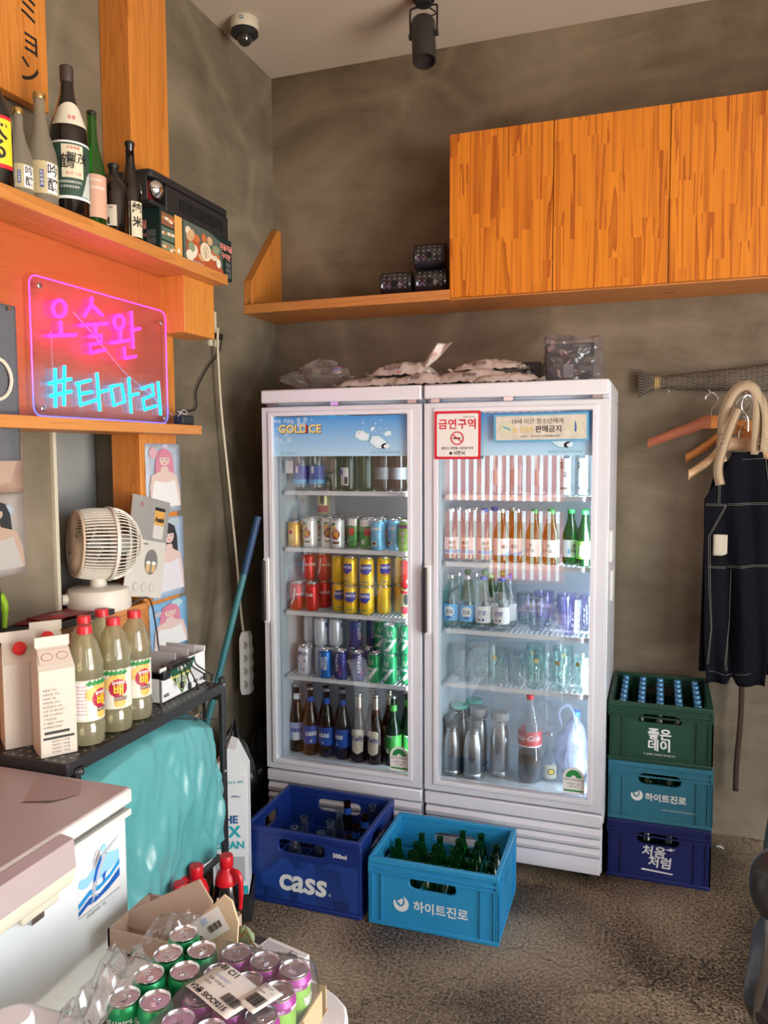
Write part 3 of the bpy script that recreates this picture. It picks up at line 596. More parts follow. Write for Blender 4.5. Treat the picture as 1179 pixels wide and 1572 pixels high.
def k_milkis(t):
    can_body(t, paint('can_milk', (.76, .78, .86)), CR, .124); txt('밀키스', .0205, flat('navy_print', (.02, .03, .25)), t, (0, 0, .092), wrap=CR+.0005, bold=.05)
    for q in range(10): a = Random(q); decal(oval(.008*a.random()+.003, .008*a.random()+.003, -.022+.044*a.random(), .015+.05*a.random(), 10), flat('navy_print', (.02, .03, .25)) if q % 2 else paint('can_sky', (.18, .55, .85)), t, wrap=CR+.0004)
    decal(rect(.03, .05, 0, .06), flat('pale_blue_print', (.5, .6, .85)), t, wrap=CR+.0003, ang=2.0)
def k_pocari(t):
    can_body(t, paint('can_blue', (.02, .17, .60)), .0295, .124); 
    for s, xx in (('POCARI', .007), ('SWEAT', -.008)):
        me = wrap_v(s, .0165, ink_w, .0298); o = bpy.data.objects.new('lettering', me); C.objects.link(o); o.parent = t; o.location = (0, 0, .066); o.rotation_euler = (0, 0, xx/.0295)
    decal(rect(.004, .1, -.018, .06), ink_w, t, wrap=.0298)
def wrap_v(s, size, m, r):
    """lettering that reads downwards, wrapped on a cylinder"""
    key = ('v', s, size, m.name, r)
    if key in TXT: return TXT[key]
    me = text_mesh(s, size, .03, 0, None, 'CENTER', m).copy()
    for v in me.vertices:
        x, y = v.co.y, -v.co.x; a = x/r; v.co = Vector(((r+.0004)*math.sin(a), -(r+.0004)*math.cos(a), y))
    TXT[key] = me; return me
def k_welch(t):
    can_body(t, paint('can_navy', (.045, .05, .26)), .0295, .124); me = wrap_v("Welch's", .024, ink_w, .0298); o = bpy.data.objects.new('lettering', me); C.objects.link(o); o.parent = t; o.location = (0, 0, .076)
    for q in range(7): decal(oval(.008, .008, .008+.005*(q % 3), .028+.006*(q//3)), flat('grape_print', (.25, .04, .2)), t, wrap=.0299)
    decal(oval(.007, .007, .014, .05), ink_r, t, wrap=.0301)
def k_chil(t):
    can_body(t, paint('can_green', (.01, .30, .09)), CR, .126); decal([(-.028, .016), (-.002, .016), (.026, .056), (.024, .07), (-.008, .034)], ink_w, t, wrap=CR+.0003)
    txt('Chilsung', .020, ink_w, t, (0, 0, .062), wrap=CR+.0008, shear=.3, bold=.02)
    for s in (-1, 1): decal([(0, .078), (.009*s, .105), (.012*s, .078), (.010*s, .078), (.008*s, .096), (.002*s, .078)][::s], ink_w, t, wrap=CR+.0006)
def k_coffee(t): can_body(t, paint('can_cream', (.75, .62, .30)), CR, .122); decal(rect(.06, .03, 0, .03), ink_r, t, wrap=CR+.0004); decal(oval(.02, .05, 0, .075), ink_k, t, wrap=CR+.0004); decal(rect(.19, .012, 0, .105), ink_r, t, wrap=CR+.0004)
from random import Random
brown_g = glass('brown_bottle', (.30, .12, .045), refl=1.6, haze=.12, hazecol=(.10, .04, .02)); green_g = glass('green_bottle', (.10, .50, .17), refl=1.6, haze=.15, hazecol=(.02, .16, .05)); dgreen_g = glass('dark_green_bottle', (.08, .30, .10), refl=1.6, haze=.35, hazecol=(.01, .06, .02))
clear_g = glass('clear_glass', (.93, .96, .97), refl=1.8, edge=.40, hazecol=(.66, .72, .76)); teal_g = glass('pale_blue_glass', (.62, .86, .86), refl=1.6, edge=.4, hazecol=(.18, .42, .42))
lilac_g = glass('lilac_glass', (.86, .85, .97), refl=1.8, edge=.32, hazecol=(.72, .72, .88)); plastic_g = glass('clear_film', (.93, .93, .95), refl=2.2, edge=.35, haze=.04, hazecol=(.75, .75, .8), rough=.08)
def bottle(t, m, prof, cap=None, capz=None, capr=.014, caph=.012, n=22):
    B().lathe(prof, n).obj('glass_body', m, t)
    if cap: B().lathe([(capr*.97, 0), (capr, .002), (capr, caph-.002), (capr*.85, caph), (0.0001, caph)], 18).obj('cap', cap, t, loc=(0, 0, capz))
SOJU = [(.028, 0), (.032, .004), (.0325, .012), (.0325, .110), (.030, .128), (.020, .158), (.0145, .180), (.0125, .203), (.0135, .206), (.0125, .209)]
BEER = [(.030, 0), (.0345, .005), (.035, .015), (.035, .140), (.032, .165), (.020, .205), (.0155, .235), (.0135, .285), (.015, .289), (.0135, .296)]
def lab(t, r, z0, z1, m, w_=PI*.62, name='label', a=0): b = band(r+.0005, z0, z1, -w_, w_); return b.obj(name, m, t, recalc=False, rot=(0, 0, a))
lw_ = flat('label_white', (.82, .83, .84), .5); lb_ = flat('label_blue', (.015, .08, .42), .4); llb = flat('label_light_blue', (.10, .42, .80), .4)
llm = flat('label_lime', (.25, .75, .08), .4); lbg = flat('label_beige', (.66, .58, .44), .5); lgr = flat('label_green', (.05, .32, .05), .4)
bcap = metal('silver_cap', (.7, .7, .72), .3); blcap = mat('blue_cap', (.02, .13, .60), .35); lavender = flat('label_back', (.45, .48, .72), .5)
def beer(t, g, l, word, neck, wm, cap=bcap, lz=(.055, .135)):
    bottle(t, g, BEER, cap, .291, .0155, .009); lab(t, .035, *lz, l)
    if neck: lab(t, .0150, .222, .262, neck, PI)
    if word: txt(word, .034, wm, t, (0, 0, (lz[0]+lz[1])/2+.008), wrap=.0362, bold=.03, shear=.15)
def k_cass(t): beer(t, brown_g, lb_, 'cass', lb_, ink_w); decal(oval(.008, .008, 0, .068), ink_w, t, wrap=.0362)
def k_cassb(t): beer(t, brown_g, lavender, 'cass', lw_, lb_); decal(rect(.03, .04, 0, .075), lw_, t, wrap=.0361)
def k_kelly(t):
    bottle(t, glass('amber_red_bottle', (.42, .10, .04), refl=1.6, haze=.12, hazecol=(.14, .03, .02)), BEER, bcap, .291, .0155, .009)
    decal([(-.026, .052), (-.03, .14), (-.02, .148), (.02, .148), (.03, .14), (.026, .052), (0, .040)], lbg, t, wrap=.0354); txt('Kelly', .028, flat('navy_print', (.02, .03, .25)), t, (0, 0, .108), wrap=.0362, bold=.02, shear=.1); lab(t, .0150, .215, .288, metal('foil', (.75, .62, .50), .35), PI)
def k_terra(t): beer(t, dgreen_g, lgr, None, lgr, ink_w); decal([(-.016, .128), (.016, .128), (0, .104)], ink_g, t, wrap=.0360); txt('TERRA', .009, ink_w, t, (0, 0, .131), wrap=.0362, bold=.03); decal(rect(.016, .02, -.012, .066), lw_, t, wrap=.0361)
def soju(t, g, l, words, wm, cap, size=.016, lz=(.030, .098), dy=0):
    bottle(t, g, SOJU, cap, .200, .0145, .016); lab(t, .0325, *lz, l)
    for i, wd in enumerate(words): txt(wd, size, wm, t, (0, 0, (lz[0]+lz[1])/2+size*.6*(len(words)-1)-i*size*1.2+dy), wrap=.0338, bold=.018)
navy = flat('navy_print', (.02, .03, .25))
def k_good(t): soju(t, clear_g, lw_, ('좋은', '데이'), ink_k, bcap, .018); decal(rect(.075, .014, 0, .04), llb, t, wrap=.0335)
def k_goodb(t): soju(t, clear_g, lw_, ('좋은', '데이'), ink_k, blcap, .018); decal(rect(.075, .014, 0, .04), llb, t, wrap=.0335)
def k_cham(t): soju(t, green_g, lw_, ('참', '이슬'), ink_k, mat('green_cap', (.03, .35, .08), .35), .016); decal([(-.022, .066), (-.027, .050), (-.022, .043), (-.017, .050)], llb, t, wrap=.0336)
def k_chaml(t): soju(t, green_g, llm, (), ink_k, mat('green_cap', (.03, .35, .08), .35)); decal(rect(.034, .042, .002, .062), lw_, t, wrap=.0335); txt('참이슬', .008, ink_k, t, (.0, 0, .074), wrap=.0338)
def k_saero(t): soju(t, green_g, lw_, ('새로',), ink_k, bcap, .018); decal([(-.034, .03), (.034, .03), (.034, .05), (0, .038)], llb, t, wrap=.0335)
def k_jinro(t): soju(t, teal_g, llb, (), ink_k, bcap); decal(oval(.044, .044, 0, .068), lw_, t, wrap=.0335); txt('진로', .019, ink_k, t, (0, 0, .066), wrap=.0341, bold=.02); decal(rect(.02, .010, 0, .045), lb_, t, wrap=.0338)
def k_sun(t): soju(t, clear_g, lw_, ('선양',), flat('navy2', (.02, .05, .4)), blcap, .0205, dy=.006); decal(oval(.010, .010, .006, .043), lb_, t, wrap=.0336); decal(rect(.008, .006, -.010, .043), ink_k, t, wrap=.0336)
def k_blank_brown(t): bottle(t, brown_g, BEER, bcap, .291, .0155, .009); lab(t, .035, .05, .10, flat('grey_print', (.25, .25, .27)))
def k_green(t): bottle(t, green_g, BEER, bcap, .291, .0155, .009)
def k_greenw(t): k_green(t); decal(rect(.045, .075, 0, .062), lw_, t, wrap=.0355); txt('톡', .026, lb_, t, (-.013, 0, .078), wrap=.0362, bold=.06); decal(rect(.014, .030, .012, .045), ink_k, t, wrap=.0360)
def k_limeb(t): k_green(t); lab(t, .035, .03, .11, llm); decal(rect(.010, .07, -.022, .07), lw_, t, wrap=.0360)
def k_blueb(t): bottle(t, clear_g, BEER, bcap, .291, .0155, .009); lab(t, .035, .03, .108, lb_); decal(rect(.012, .03, -.012, .09), lw_, t, wrap=.0358); lab(t, .0352, .03, .048, llb)
def k_tallc(t): bottle(t, clear_g, [(.030, 0), (.034, .004), (.034, .19), (.02, .23), (.014, .25), (.014, .28)], bcap, .28, .015, .02); decal(rect(.05, .14, 0, .07+.005), lw_, t, wrap=.0345); txt('화', .034, ink_k, t, (-.004, 0, .115), wrap=.0350); txt('요', .026, ink_k, t, (.004, 0, .080), wrap=.0350); decal(rect(.03, .008, 0, .03), flat('grey_print', (.25, .25, .27)), t, wrap=.0347)
def k_clearb(t): bottle(t, clear_g, [(.030, 0), (.034, .004), (.034, .15), (.02, .20), (.014, .23), (.014, .26)], bcap, .26, .015, .02); decal(rect(.04, .06, 0, .07), flat('faint_print', (.55, .50, .52)), t, wrap=.0345)
def mug(t, g, dots=True):
    r0_, r1 = .033, .040; H = .142
    b = B(); n = 32
    pr = [(r0_, 0), (r0_+.003, .012), (r0_, .03), (r1-.003, .10), (r1, .118), (r1, H), (r1-.003, H), (r1-.005, .115), (r0_-.003, .03), (r0_-.006, .016), (.0001, .014)]
    vs = []; fs = []; k = len(pr)
    for i in range(n):
        a = 2*PI*i/n; fl = .0018 if i % 2 else -.0010
        for q, (r_, z_) in enumerate(pr): rr = r_+(fl if 1 <= q <= 4 else 0); vs.append((rr*math.cos(a), rr*math.sin(a), z_))
    for i in range(n):
        j = (i+1) % n
        for q in range(k-1): fs.append((i*k+q, j*k+q, j*k+q+1, i*k+q+1))
    fs.append(tuple(i*k for i in range(n))[::-1]); b.add(vs, fs); b.obj('glass_body', g, t)
    B().tube(curve_pts([(-.036, 0, .112), (-.058, 0, .108), (-.066, 0, .075), (-.058, 0, .040), (-.035, 0, .032)], 5), .0062, 8).obj('handle', g, t)
    if dots:
        nb = B()
        for j in range(3):
            for i in range(9): a = PI/9*i*1.1-PI*.5; zz = .04+j*.024; nb.add([((.0425+d)*math.sin(a+da), -(.0425+d)*math.cos(a+da), zz+dz) for d, da, dz in ((-.003, 0, -.01), (-.003, .12, 0), (-.003, 0, .01), (-.003, -.12, 0), (0, 0, 0))], [(0, 1, 4), (1, 2, 4), (2, 3, 4), (3, 0, 4)])
        nb.obj('dimple', g, t, kind='stuff')
def k_mug(t): mug(t, teal_mug); decal(oval(.020, .018, .0, .115), flat('gold_crest', (.62, .48, .18)), t, wrap=.0418, name='crest')
def k_mugl(t): mug(t, lilac_g)
teal_mug = glass('mug_glass', (.90, .97, .96), refl=2.4, edge=.30, hazecol=(.66, .80, .80))
def k_tumbler(t):
    B().lathe([(.022, 0), (.028, .003), (.034, .13), (.0325, .13), (.027, .012), (.0001, .010)], 24).obj('glass_body', clear_g, t)
    B().lathe([(.0345, 0), (.0355, .002), (.0345, .004)], 24).obj('rim', clear_g, t, loc=(0, 0, .127))
def k_steel(t):
    B().lathe([(.038, 0), (.041, .003), (.041, .018), (.0395, .020), (.041, .023), (.041, .11), (.038, .14), (.030, .175), (.028, .190), (.0285, .205)], 30).obj('body', steel, t)
    B().lathe([(.030, 0), (.0335, .001), (.0335, .004), (.029, .010), (.034, .022), (.036, .034), (.036, .040), (.033, .043), (.0001, .041)], 28).obj('lid', mat('smoke_lid', (.22, .23, .24), .25), t, loc=(0, 0, .199)); B().lathe([(.0288, 0), (.0298, .001), (.0288, .003)], 24).obj('neck_ring', chrome, t, loc=(0, 0, .19))
def k_steelt(t):
    B().lathe([(.038, 0), (.041, .003), (.041, .018), (.0395, .020), (.041, .023), (.041, .15), (.038, .19), (.033, .215), (.0325, .25)], 30).obj('body', steel, t)
    B().lathe([(.0345, 0), (.037, .003), (.037, .012), (.035, .016), (.0001, .016)], 28).obj('lid', mat('mint_lid', (.20, .62, .52), .4), t, loc=(0, 0, .249)); B().lathe([(.0335, 0), (.0345, .001), (.0335, .003)], 24).obj('neck_ring', chrome, t, loc=(0, 0, .235))
def k_steelg(t):
    B().lathe([(.038, 0), (.041, .003), (.041, .018), (.0395, .020), (.041, .023), (.041, .15), (.038, .19), (.031, .215), (.031, .23)], 30).obj('body', steel, t); B().lathe([(.033, 0), (.037, .004), (.038, .028), (.034, .034), (.0001, .034)], 28).obj('lid', mat('grey_lid', (.45, .46, .48), .35), t, loc=(0, 0, .229)); B().lathe([(.0318, 0), (.033, .001), (.0318, .003)], 24).obj('neck_ring', chrome, t, loc=(0, 0, .215))
def k_colapet(t):
    p = [(.030, .004), (.036, 0), (.046, .012), (.048, .03), (.048, .10), (.045, .14), (.044, .16), (.047, .19), (.0475, .215), (.042, .25), (.028, .295), (.015, .325), (.0135, .345)]
    B().lathe(p, 28).obj('bottle_shell', glass('pet_clear', (.85, .87, .88), refl=1.6, edge=.35, haze=.05, hazecol=(.6, .62, .62)), t)
    B().lathe([(.044, 0), (.046, .02), (.0455, .11), (.0001, .11)], 24).obj('cola', mat('cola', (.05, .03, .025), .2), t, loc=(0, 0, .01)); B().lathe([(.0150, 0), (.0155, .002), (.0155, .016), (.0145, .018), (.0001, .018)], 20).obj('cap', mat('red_cap', (.70, .02, .03), .35), t, loc=(0, 0, .338))
    band(.0483, .155, .215, -PI*.75, PI*.75, 28).obj('label', flat('cola_label', (.62, .04, .06), .4), t, recalc=False); txt('Coca-Cola', .030, ink_w, t, (0, 0, .188), wrap=.0489, shear=.45, bold=.015); lab(t, .048, .152, .157, lw_, PI*.75)
def k_small(t): B().lathe([(.03, 0), (.034, .004), (.034, .08), (.02, .12), (.014, .14), (.014, .19)], 22).obj('bottle_shell', clear_g, t); decal(rrect(.05, .055, .004, 0, .045), flat('label_cream', (.66, .62, .48)), t, wrap=.0345); decal(oval(.03, .026, 0, .045), ink_k, t, wrap=.0349); decal(oval(.022, .018, 0, .045), gold if 0 else ink_y, t, wrap=.0352); B().lathe([(.0145, 0), (.015, .012), (.0001, .012)], 16).obj('cap', bcap, t, loc=(0, 0, .188))
KINDS = dict(yellow=(k_yellow, 'soda_can', 'can'), pear=(k_pear, 'soda_can', 'can'), berry=(k_berry, 'soda_can', 'can'), coco=(k_coco, 'soda_can', 'can'), lime=(k_lime, 'soda_can', 'can'), cola=(k_cola, 'soda_can', 'can'), fanta=(k_fanta, 'soda_can', 'can'),
    milkis=(k_milkis, 'soda_can', 'can'), pocari=(k_pocari, 'soda_can', 'can'), welch=(k_welch, 'soda_can', 'can'), chil=(k_chil, 'soda_can', 'can'), coffee=(k_coffee, 'soda_can', 'can'),
    cass=(k_cass, 'beer_bottle', 'bottle'), cassb=(k_cassb, 'beer_bottle', 'bottle'), kelly=(k_kelly, 'beer_bottle', 'bottle'), terra=(k_terra, 'beer_bottle', 'bottle'), good=(k_good, 'soju_bottle', 'bottle'), goodb=(k_goodb, 'soju_bottle', 'bottle'), cham=(k_cham, 'soju_bottle', 'bottle'), chaml=(k_chaml, 'soju_bottle', 'bottle'),
    saero=(k_saero, 'soju_bottle', 'bottle'), jinro=(k_jinro, 'soju_bottle', 'bottle'), sun=(k_sun, 'soju_bottle', 'bottle'), brown=(k_blank_brown, 'beer_bottle', 'bottle'), green=(k_green, 'beer_bottle', 'bottle'), greenw=(k_greenw, 'beer_bottle', 'bottle'), limeb=(k_limeb, 'beer_bottle', 'bottle'), blueb=(k_blueb, 'beer_bottle', 'bottle'),
    tallc=(k_tallc, 'liquor_bottle', 'bottle'), clearb=(k_clearb, 'liquor_bottle', 'bottle'), mug=(k_mug, 'beer_mug', 'mug'), mugl=(k_mugl, 'beer_mug', 'mug'), tumbler=(k_tumbler, 'glass_tumbler', 'glass'), steel=(k_steel, 'steel_carafe', 'flask'), steelt=(k_steelt, 'steel_carafe', 'flask'), steelg=(k_steelg, 'steel_carafe', 'flask'),
    colapet=(k_colapet, 'cola_bottle', 'bottle'), small=(k_small, 'small_bottle', 'bottle'))
DESC = dict(yellow='short golden drink can', pear='white pear juice can', berry='green red-fruit can', coco='light blue coconut can', lime='lime and purple grape can', cola='red cola can', fanta='yellow orange-soda can', milkis='white-navy milk-soda can', pocari='blue sports drink can', welch='navy grape soda can',
    chil='green cider can', coffee='red and cream patterned can', cass='blue-labelled brown beer bottle', cassb='pale-labelled brown beer bottle', kelly='beige-labelled amber beer bottle', terra='dark green beer bottle', good='clear white-labelled soju bottle', goodb='clear blue-capped soju bottle', cham='green soju bottle, white label', chaml='green soju bottle, lime label',
    saero='green soju bottle, blue-white label', jinro='pale blue round-label soju bottle', sun='clear soju bottle, navy lettering', brown='brown grey-labelled bottle', green='plain green bottle', greenw='green bottle with barcode label', limeb='green bottle with lime label', blueb='blue-labelled clear bottle', tallc='white-labelled clear liquor bottle', clearb='clear faint-labelled liquor bottle',
    mug='greenish dimpled beer mug', mugl='lilac dimpled beer mug', tumbler='straight clear glass tumbler', steel='steel carafe with smoky lid', steelt='tall steel carafe with mint lid', steelg='tall steel carafe with grey lid', colapet='large red-capped cola bottle, nearly empty', small='small clear bottle with round emblem')
ITEMS = []
def st(shelf, z, row):
    for it in row:
        key, x, y = it[:3]; tier = it[3] if len(it) > 3 else 0; rz = it[4] if len(it) > 4 else None
        ITEMS.append((shelf, z, key, x, y, tier, rz))
HT = dict(fanta=.122, cola=.122, milkis=.124, welch=.124, chil=.126, coffee=.122, pear=.128)
# left cooler
st('top shelf, left cooler', SL[0], [('blueb', -1.478, 3.135), ('blueb', -1.402, 3.135), ('green', -1.328, 3.15), ('greenw', -1.252, 3.13), ('green', -1.178, 3.14), ('brown', -1.105, 3.15), ('brown', -1.033, 3.15), ('limeb', -.985+.02, 3.225), ('blueb', -1.44, 3.215), ('green', -1.29, 3.225), ('brown', -1.14, 3.225)])
st('second shelf, left cooler', SL[1], [('yellow', -1.507, 3.125), ('pear', -1.432, 3.125), ('pear', -1.365, 3.16, 0, .5), ('pear', -1.300, 3.115), ('berry', -1.243, 3.165), ('berry', -1.178, 3.145), ('coco', -1.112, 3.105), ('coco', -1.050, 3.14), ('lime', -1.018+.030, 3.10-.0), ('yellow', -1.505, 3.19),
    ('pear', -1.435, 3.195, 0, 1.), ('pear', -1.335, 3.23, 0, 1.), ('berry', -1.26, 3.235), ('berry', -1.185, 3.215), ('coco', -1.115, 3.18), ('lime', -1.0, 3.215), ('coffee', -1.46, 3.34), ('coffee', -1.46, 3.34, 1), ('lime', -1.065, 3.25), ('pear', -1.39, 3.29), ('berry', -1.16, 3.29)])
st('third shelf, left cooler', SL[2], [('cola', -1.497, 3.12, 0, .4), ('cola', -1.425, 3.12, 0, -.9), ('fanta', -1.312, 3.155, 0, .5), ('fanta', -1.242, 3.118, 0, .2), ('fanta', -1.168, 3.118, 0, -.15), ('fanta', -1.103, 3.155, 0, 2.2), ('fanta', -1.046, 3.20, 0, 2.6), ('coffee', -.988, 3.125), ('coffee', -.995, 3.20),
    ('cola', -1.47, 3.19), ('fanta', -1.27, 3.22), ('fanta', -1.19, 3.22), ('cola', -1.40, 3.20), ('cola', -1.470, 3.19, 1), ('cola', -1.40, 3.20, 1), ('fanta', -1.312, 3.155, 1, 2.4), ('fanta', -1.242, 3.118, 1, -.4), ('fanta', -1.168, 3.118, 1, .1), ('fanta', -1.103, 3.155, 1, .5), ('fanta', -1.046, 3.20, 1, 2.6), ('coffee', -.995, 3.20, 1), ('cola', -.988, 3.125, 1, 1.2)])
st('fourth shelf, left cooler', SL[3], [('milkis', -1.470, 3.135), ('milkis', -1.405, 3.165, 0, 2.), ('milkis', -1.475, 3.21, 0, 2.), ('milkis', -1.475, 3.21, 1, 2.), ('milkis', -1.405, 3.165, 1, 2.), ('milkis', -1.337, 3.175, 0, 2.), ('milkis', -1.337, 3.175, 1, 2.1), ('pocari', -1.358, 3.107), ('welch', -1.284, 3.107), ('welch', -1.208, 3.107, 0, .6),
    ('welch', -1.262, 3.18), ('welch', -1.19, 3.18), ('welch', -1.245, 3.18, 1, 1.), ('chil', -1.130, 3.107), ('chil', -1.062, 3.107), ('chil', -1.062, 3.107, 1), ('chil', -1.125, 3.175), ('chil', -1.125, 3.175, 1, .2), ('chil', -1.05, 3.18), ('chil', -1.05, 3.18, 1), ('chil', -.988, 3.13), ('chil', -.988, 3.13, 1), ('welch', -1.185, 3.235), ('welch', -1.185, 3.235, 1, .5)])
st('floor of left cooler', .3255, [('cassb', -1.525, 3.16, 0, .3), ('cass', -1.448, 3.14, 0, .45), ('cass', -1.370, 3.14, 0, -.1), ('cass', -1.292, 3.14, 0, -.45), ('kelly', -1.214, 3.13, 0, .15), ('kelly', -1.136, 3.13, 0, -.15), ('terra', -1.058, 3.14), ('terra', -.985, 3.16), ('cass', -1.49, 3.225), ('cass', -1.41, 3.225), ('kelly', -1.18, 3.21), ('kelly', -1.10, 3.215), ('terra', -1.02, 3.225), ('cass', -1.33, 3.225)])
# right cooler
st('top shelf, right cooler', SR[0], [('tallc', -.345, 3.14), ('tallc', -.270, 3.16, 0, -.5), ('clearb', -.62, 3.16), ('clearb', -.70, 3.20), ('clearb', -.54, 3.18), ('clearb', -.45, 3.16)])
st('second shelf, right cooler', SR[1], [('good', -.800, 3.135), ('good', -.732, 3.135), ('goodb', -.664, 3.135), ('saero', -.595, 3.135, 0, .6), ('saero', -.535, 3.16), ('cham', -.465, 3.14), ('cham', -.398, 3.135, 0, -.2), ('cham', -.325, 3.165, 0, .5), ('chaml', -.268, 3.125), ('good', -.79, 3.215), ('good', -.72, 3.215), ('cham', -.41, 3.215), ('chaml', -.275, 3.21), ('goodb', -.64, 3.215), ('saero', -.57, 3.235)])
st('third shelf, right cooler', SR[2], [('jinro', -.800, 3.125), ('jinro', -.732, 3.125, 0, .1), ('sun', -.664, 3.118), ('sun', -.590, 3.118, 0, -.2), ('jinro', -.79, 3.20), ('jinro', -.715, 3.20), ('cham', -.648, 3.195), ('sun', -.575, 3.195), ('cham', -.765, 3.275), ('cham', -.69, 3.275), ('cham', -.62, 3.275), ('mugl', -.318, 3.132), ('mugl', -.345, 3.24), ('mugl', -.255, 3.23), ('mugl', -.44, 3.26), ('tumbler', -.52, 3.27), ('tumbler', -.455, 3.17)])
st('lowest shelf, right cooler', SR[3], [('tumbler', -.785, 3.20), ('tumbler', -.738, 3.13), ('tumbler', -.70, 3.21), ('mug', -.612, 3.135), ('tumbler', -.535, 3.14), ('mug', -.455, 3.13), ('mug', -.355, 3.125), ('mug', -.265, 3.125, 0, -.5), ('mug', -.47, 3.25), ('mug', -.36, 3.25)])
st('floor of right cooler', .3255, [('steel', -.797, 3.135), ('steel', -.705, 3.125), ('steelt', -.785, 3.225), ('steelg', -.700, 3.215), ('steelg', -.605, 3.185), ('steelt', -.745, 3.31), ('colapet', -.478, 3.16), ('small', -.40, 3.19)])
CNT = {}
def rowname(key, y): return 'front' if y < 3.172 else ('second' if y < 3.262 else 'back')
grp = {}
for it in ITEMS: grp.setdefault((it[0], it[2], rowname(it[2], it[4]), it[5]), []).append(it)
for (shelf, key, row, tier), L_ in grp.items():
    L_.sort(key=lambda i: i[3]); two = any(k[0] == shelf and k[1] == key and k[3] == 1 for k in grp)
    for i, (sh, z, k, x, y, t_, rz) in enumerate(L_):
        o_ = f', {ORD[i]} from left' if len(L_) > 1 else ','
        lb = f"{DESC[k]}{o_} {'' if len(L_) == 1 else 'in '}{row} row{', ' + ('upper' if t_ else 'lower') + ' tier' if two else ''}, {shelf}"
        rnd = Random(int(x*1000)+int(y*977)+t_)
        put(k, x, y, z+t_*(HT.get(k, .124)+.0005), rz if rz is not None else rnd.uniform(-.35, .35), lb.replace(',,', ',').replace(', ,', ','), None, f"{DESC[k]}s on the {shelf}")
# carrier bag with a blue-capped bottle
def crumple(b, cx, cy, z0, w_, d_, h_, seed, nu=22, nv=16, k=.35, neck=.35):
    def fn(u, v):
        a = u*2*PI; s = (math.sin(PI*min(v*1.05, 1))**.45)*(1-neck*v*v) if v < 1 else .001
        n_ = mn.noise(Vector((math.cos(a)*2+seed, math.sin(a)*2, v*3)))+.5*mn.noise(Vector((math.cos(a)*5+seed, math.sin(a)*5, v*7)))
        s *= 1+k*n_; return (cx+w_/2*s*math.cos(a), cy+d_/2*s*math.sin(a), z0+h_*v*(1+.12*n_ if v > .1 else 1))
    return b.grid(nu, nv, fn)
t = thing('carrier_bag', 'thin translucent plastic bag holding a blue-capped bottle in right cooler', 'bag', (-.305, 3.17, .326))
crumple(B(), 0, 0, 0, .13, .12, .28, 3.).obj('bag_film', glass('bag_film', (.80, .82, .90), refl=1.5, edge=.5, haze=.25, hazecol=(.62, .65, .85), rough=.15), t, smooth=80)
B().tube(curve_pts([(-.045, -.02, .24), (-.055, -.02, .30), (-.02, -.02, .33), (.0, -.02, .30), (.01, -.02, .25)], 5), .005, 6).obj('handle', glass('bag_film', (.8, .82, .9)), t)
t = thing('water_bottle', 'blue-capped clear bottle inside the plastic bag', 'bottle', (-.295, 3.17, .328)); B().lathe([(.03, .0), (.033, .004), (.033, .2), (.016, .26), (.014, .285)], 20).obj('bottle_shell', clear_g, t); B().lathe([(.016, 0), (.0165, .018), (.0001, .019)], 18).obj('cap', blcap, t, loc=(0, 0, .283))
# ------------------------------------------------------------------ crates
def crate(name, label, loc, rz, W, D, H, m, slot, mi=None, group=None, nx=5, ny=4, rim2=True, ribs=True):
    """origin at the front-left bottom corner; front faces -Y. slot=(centre z, half width, half height)"""
    t = thing(name, label, 'crate', loc, rz, group); T = .012; sz, shw, shh = slot
    # each wall a panel with a rounded hand slot
    B().ring_plate(W, H-.02, (W/2, sz, shw, shh, .02), lambda u, v, d: (u, d, v), .006, .006+T).obj('front_panel', m, t, bev=.002)
    B().ring_plate(W, H-.02, (W/2, sz, shw, shh, .02), lambda u, v, d: (u, d, v), D-.006-T, D-.006).obj('back_panel', m, t, bev=.002)
    for k, x in enumerate((.006, W-.006-T)): B().ring_plate(D-.014-2*T+.002, H-.02, ((D-.012-2*T)/2, sz, min(shw, .055), shh, .015), lambda u, v, d, x=x: (x+d, u+.006+T, v), 0, T).obj('side_panel', m, t, bev=.002)
    B().box(.018, W-.018, .018, D-.018, .004, .012).obj('floor_panel', m, t)
    def loop(z0, z1, o, i): return B().box(-o, W+o, -o, i, z0, z1).box(-o, W+o, D-i, D+o, z0, z1).box(-o, i, i, D-i, z0, z1).box(W-i, W+o, i, D-i, z0, z1)
    loop(H-.020, H, .0, .017).obj('top_rim', m, t, bev=.003)
    if rim2: loop(H-.040, H-.034, .0, .010).obj('rib_band', m, t, bev=.0015); loop(H-.056, H-.051, .0, .010).obj('rib_band', m, t, bev=.0015)
    loop(.0, .016, .0, .012).obj('foot_rim', m, t, bev=.003)
    if ribs:
        rb = B()
        xs = (.0, .012, W*.14, W*.86-.006, W-.018, W-.006) if ribs is True else ribs
        for x in xs: rb.box(x, x+.006, .0, .01, .016, H-.056 if rim2 else H-.02); rb.box(x, x+.006, D-.01, D, .016, H-.02)
        for y in (.0, .05, D-.056, D-.006): rb.box(0, .01, y, y+.006, .016, H-.02); rb.box(W-.01, W, y, y+.006, .016, H-.02)
        rb.obj('corner_rib', m, t, kind='stuff')
    dv = B(); zt = H*.62
    for i in range(1, nx): x = .018+(W-.036)*i/nx; dv.box(x-.0015, x+.0015, .018, D-.018, .012, zt)
    for i in range(1, ny): y = .018+(D-.036)*i/ny; dv.box(.018, W-.018, y-.0015, y+.0015, .012, zt)
    dv.obj('divider', mi or m, t, kind='stuff')
    return t
def cell(W, D, nx, ny, i, j): return (.018+(W-.036)*(i+.5)/nx, .018+(D-.036)*(j+.5)/ny)
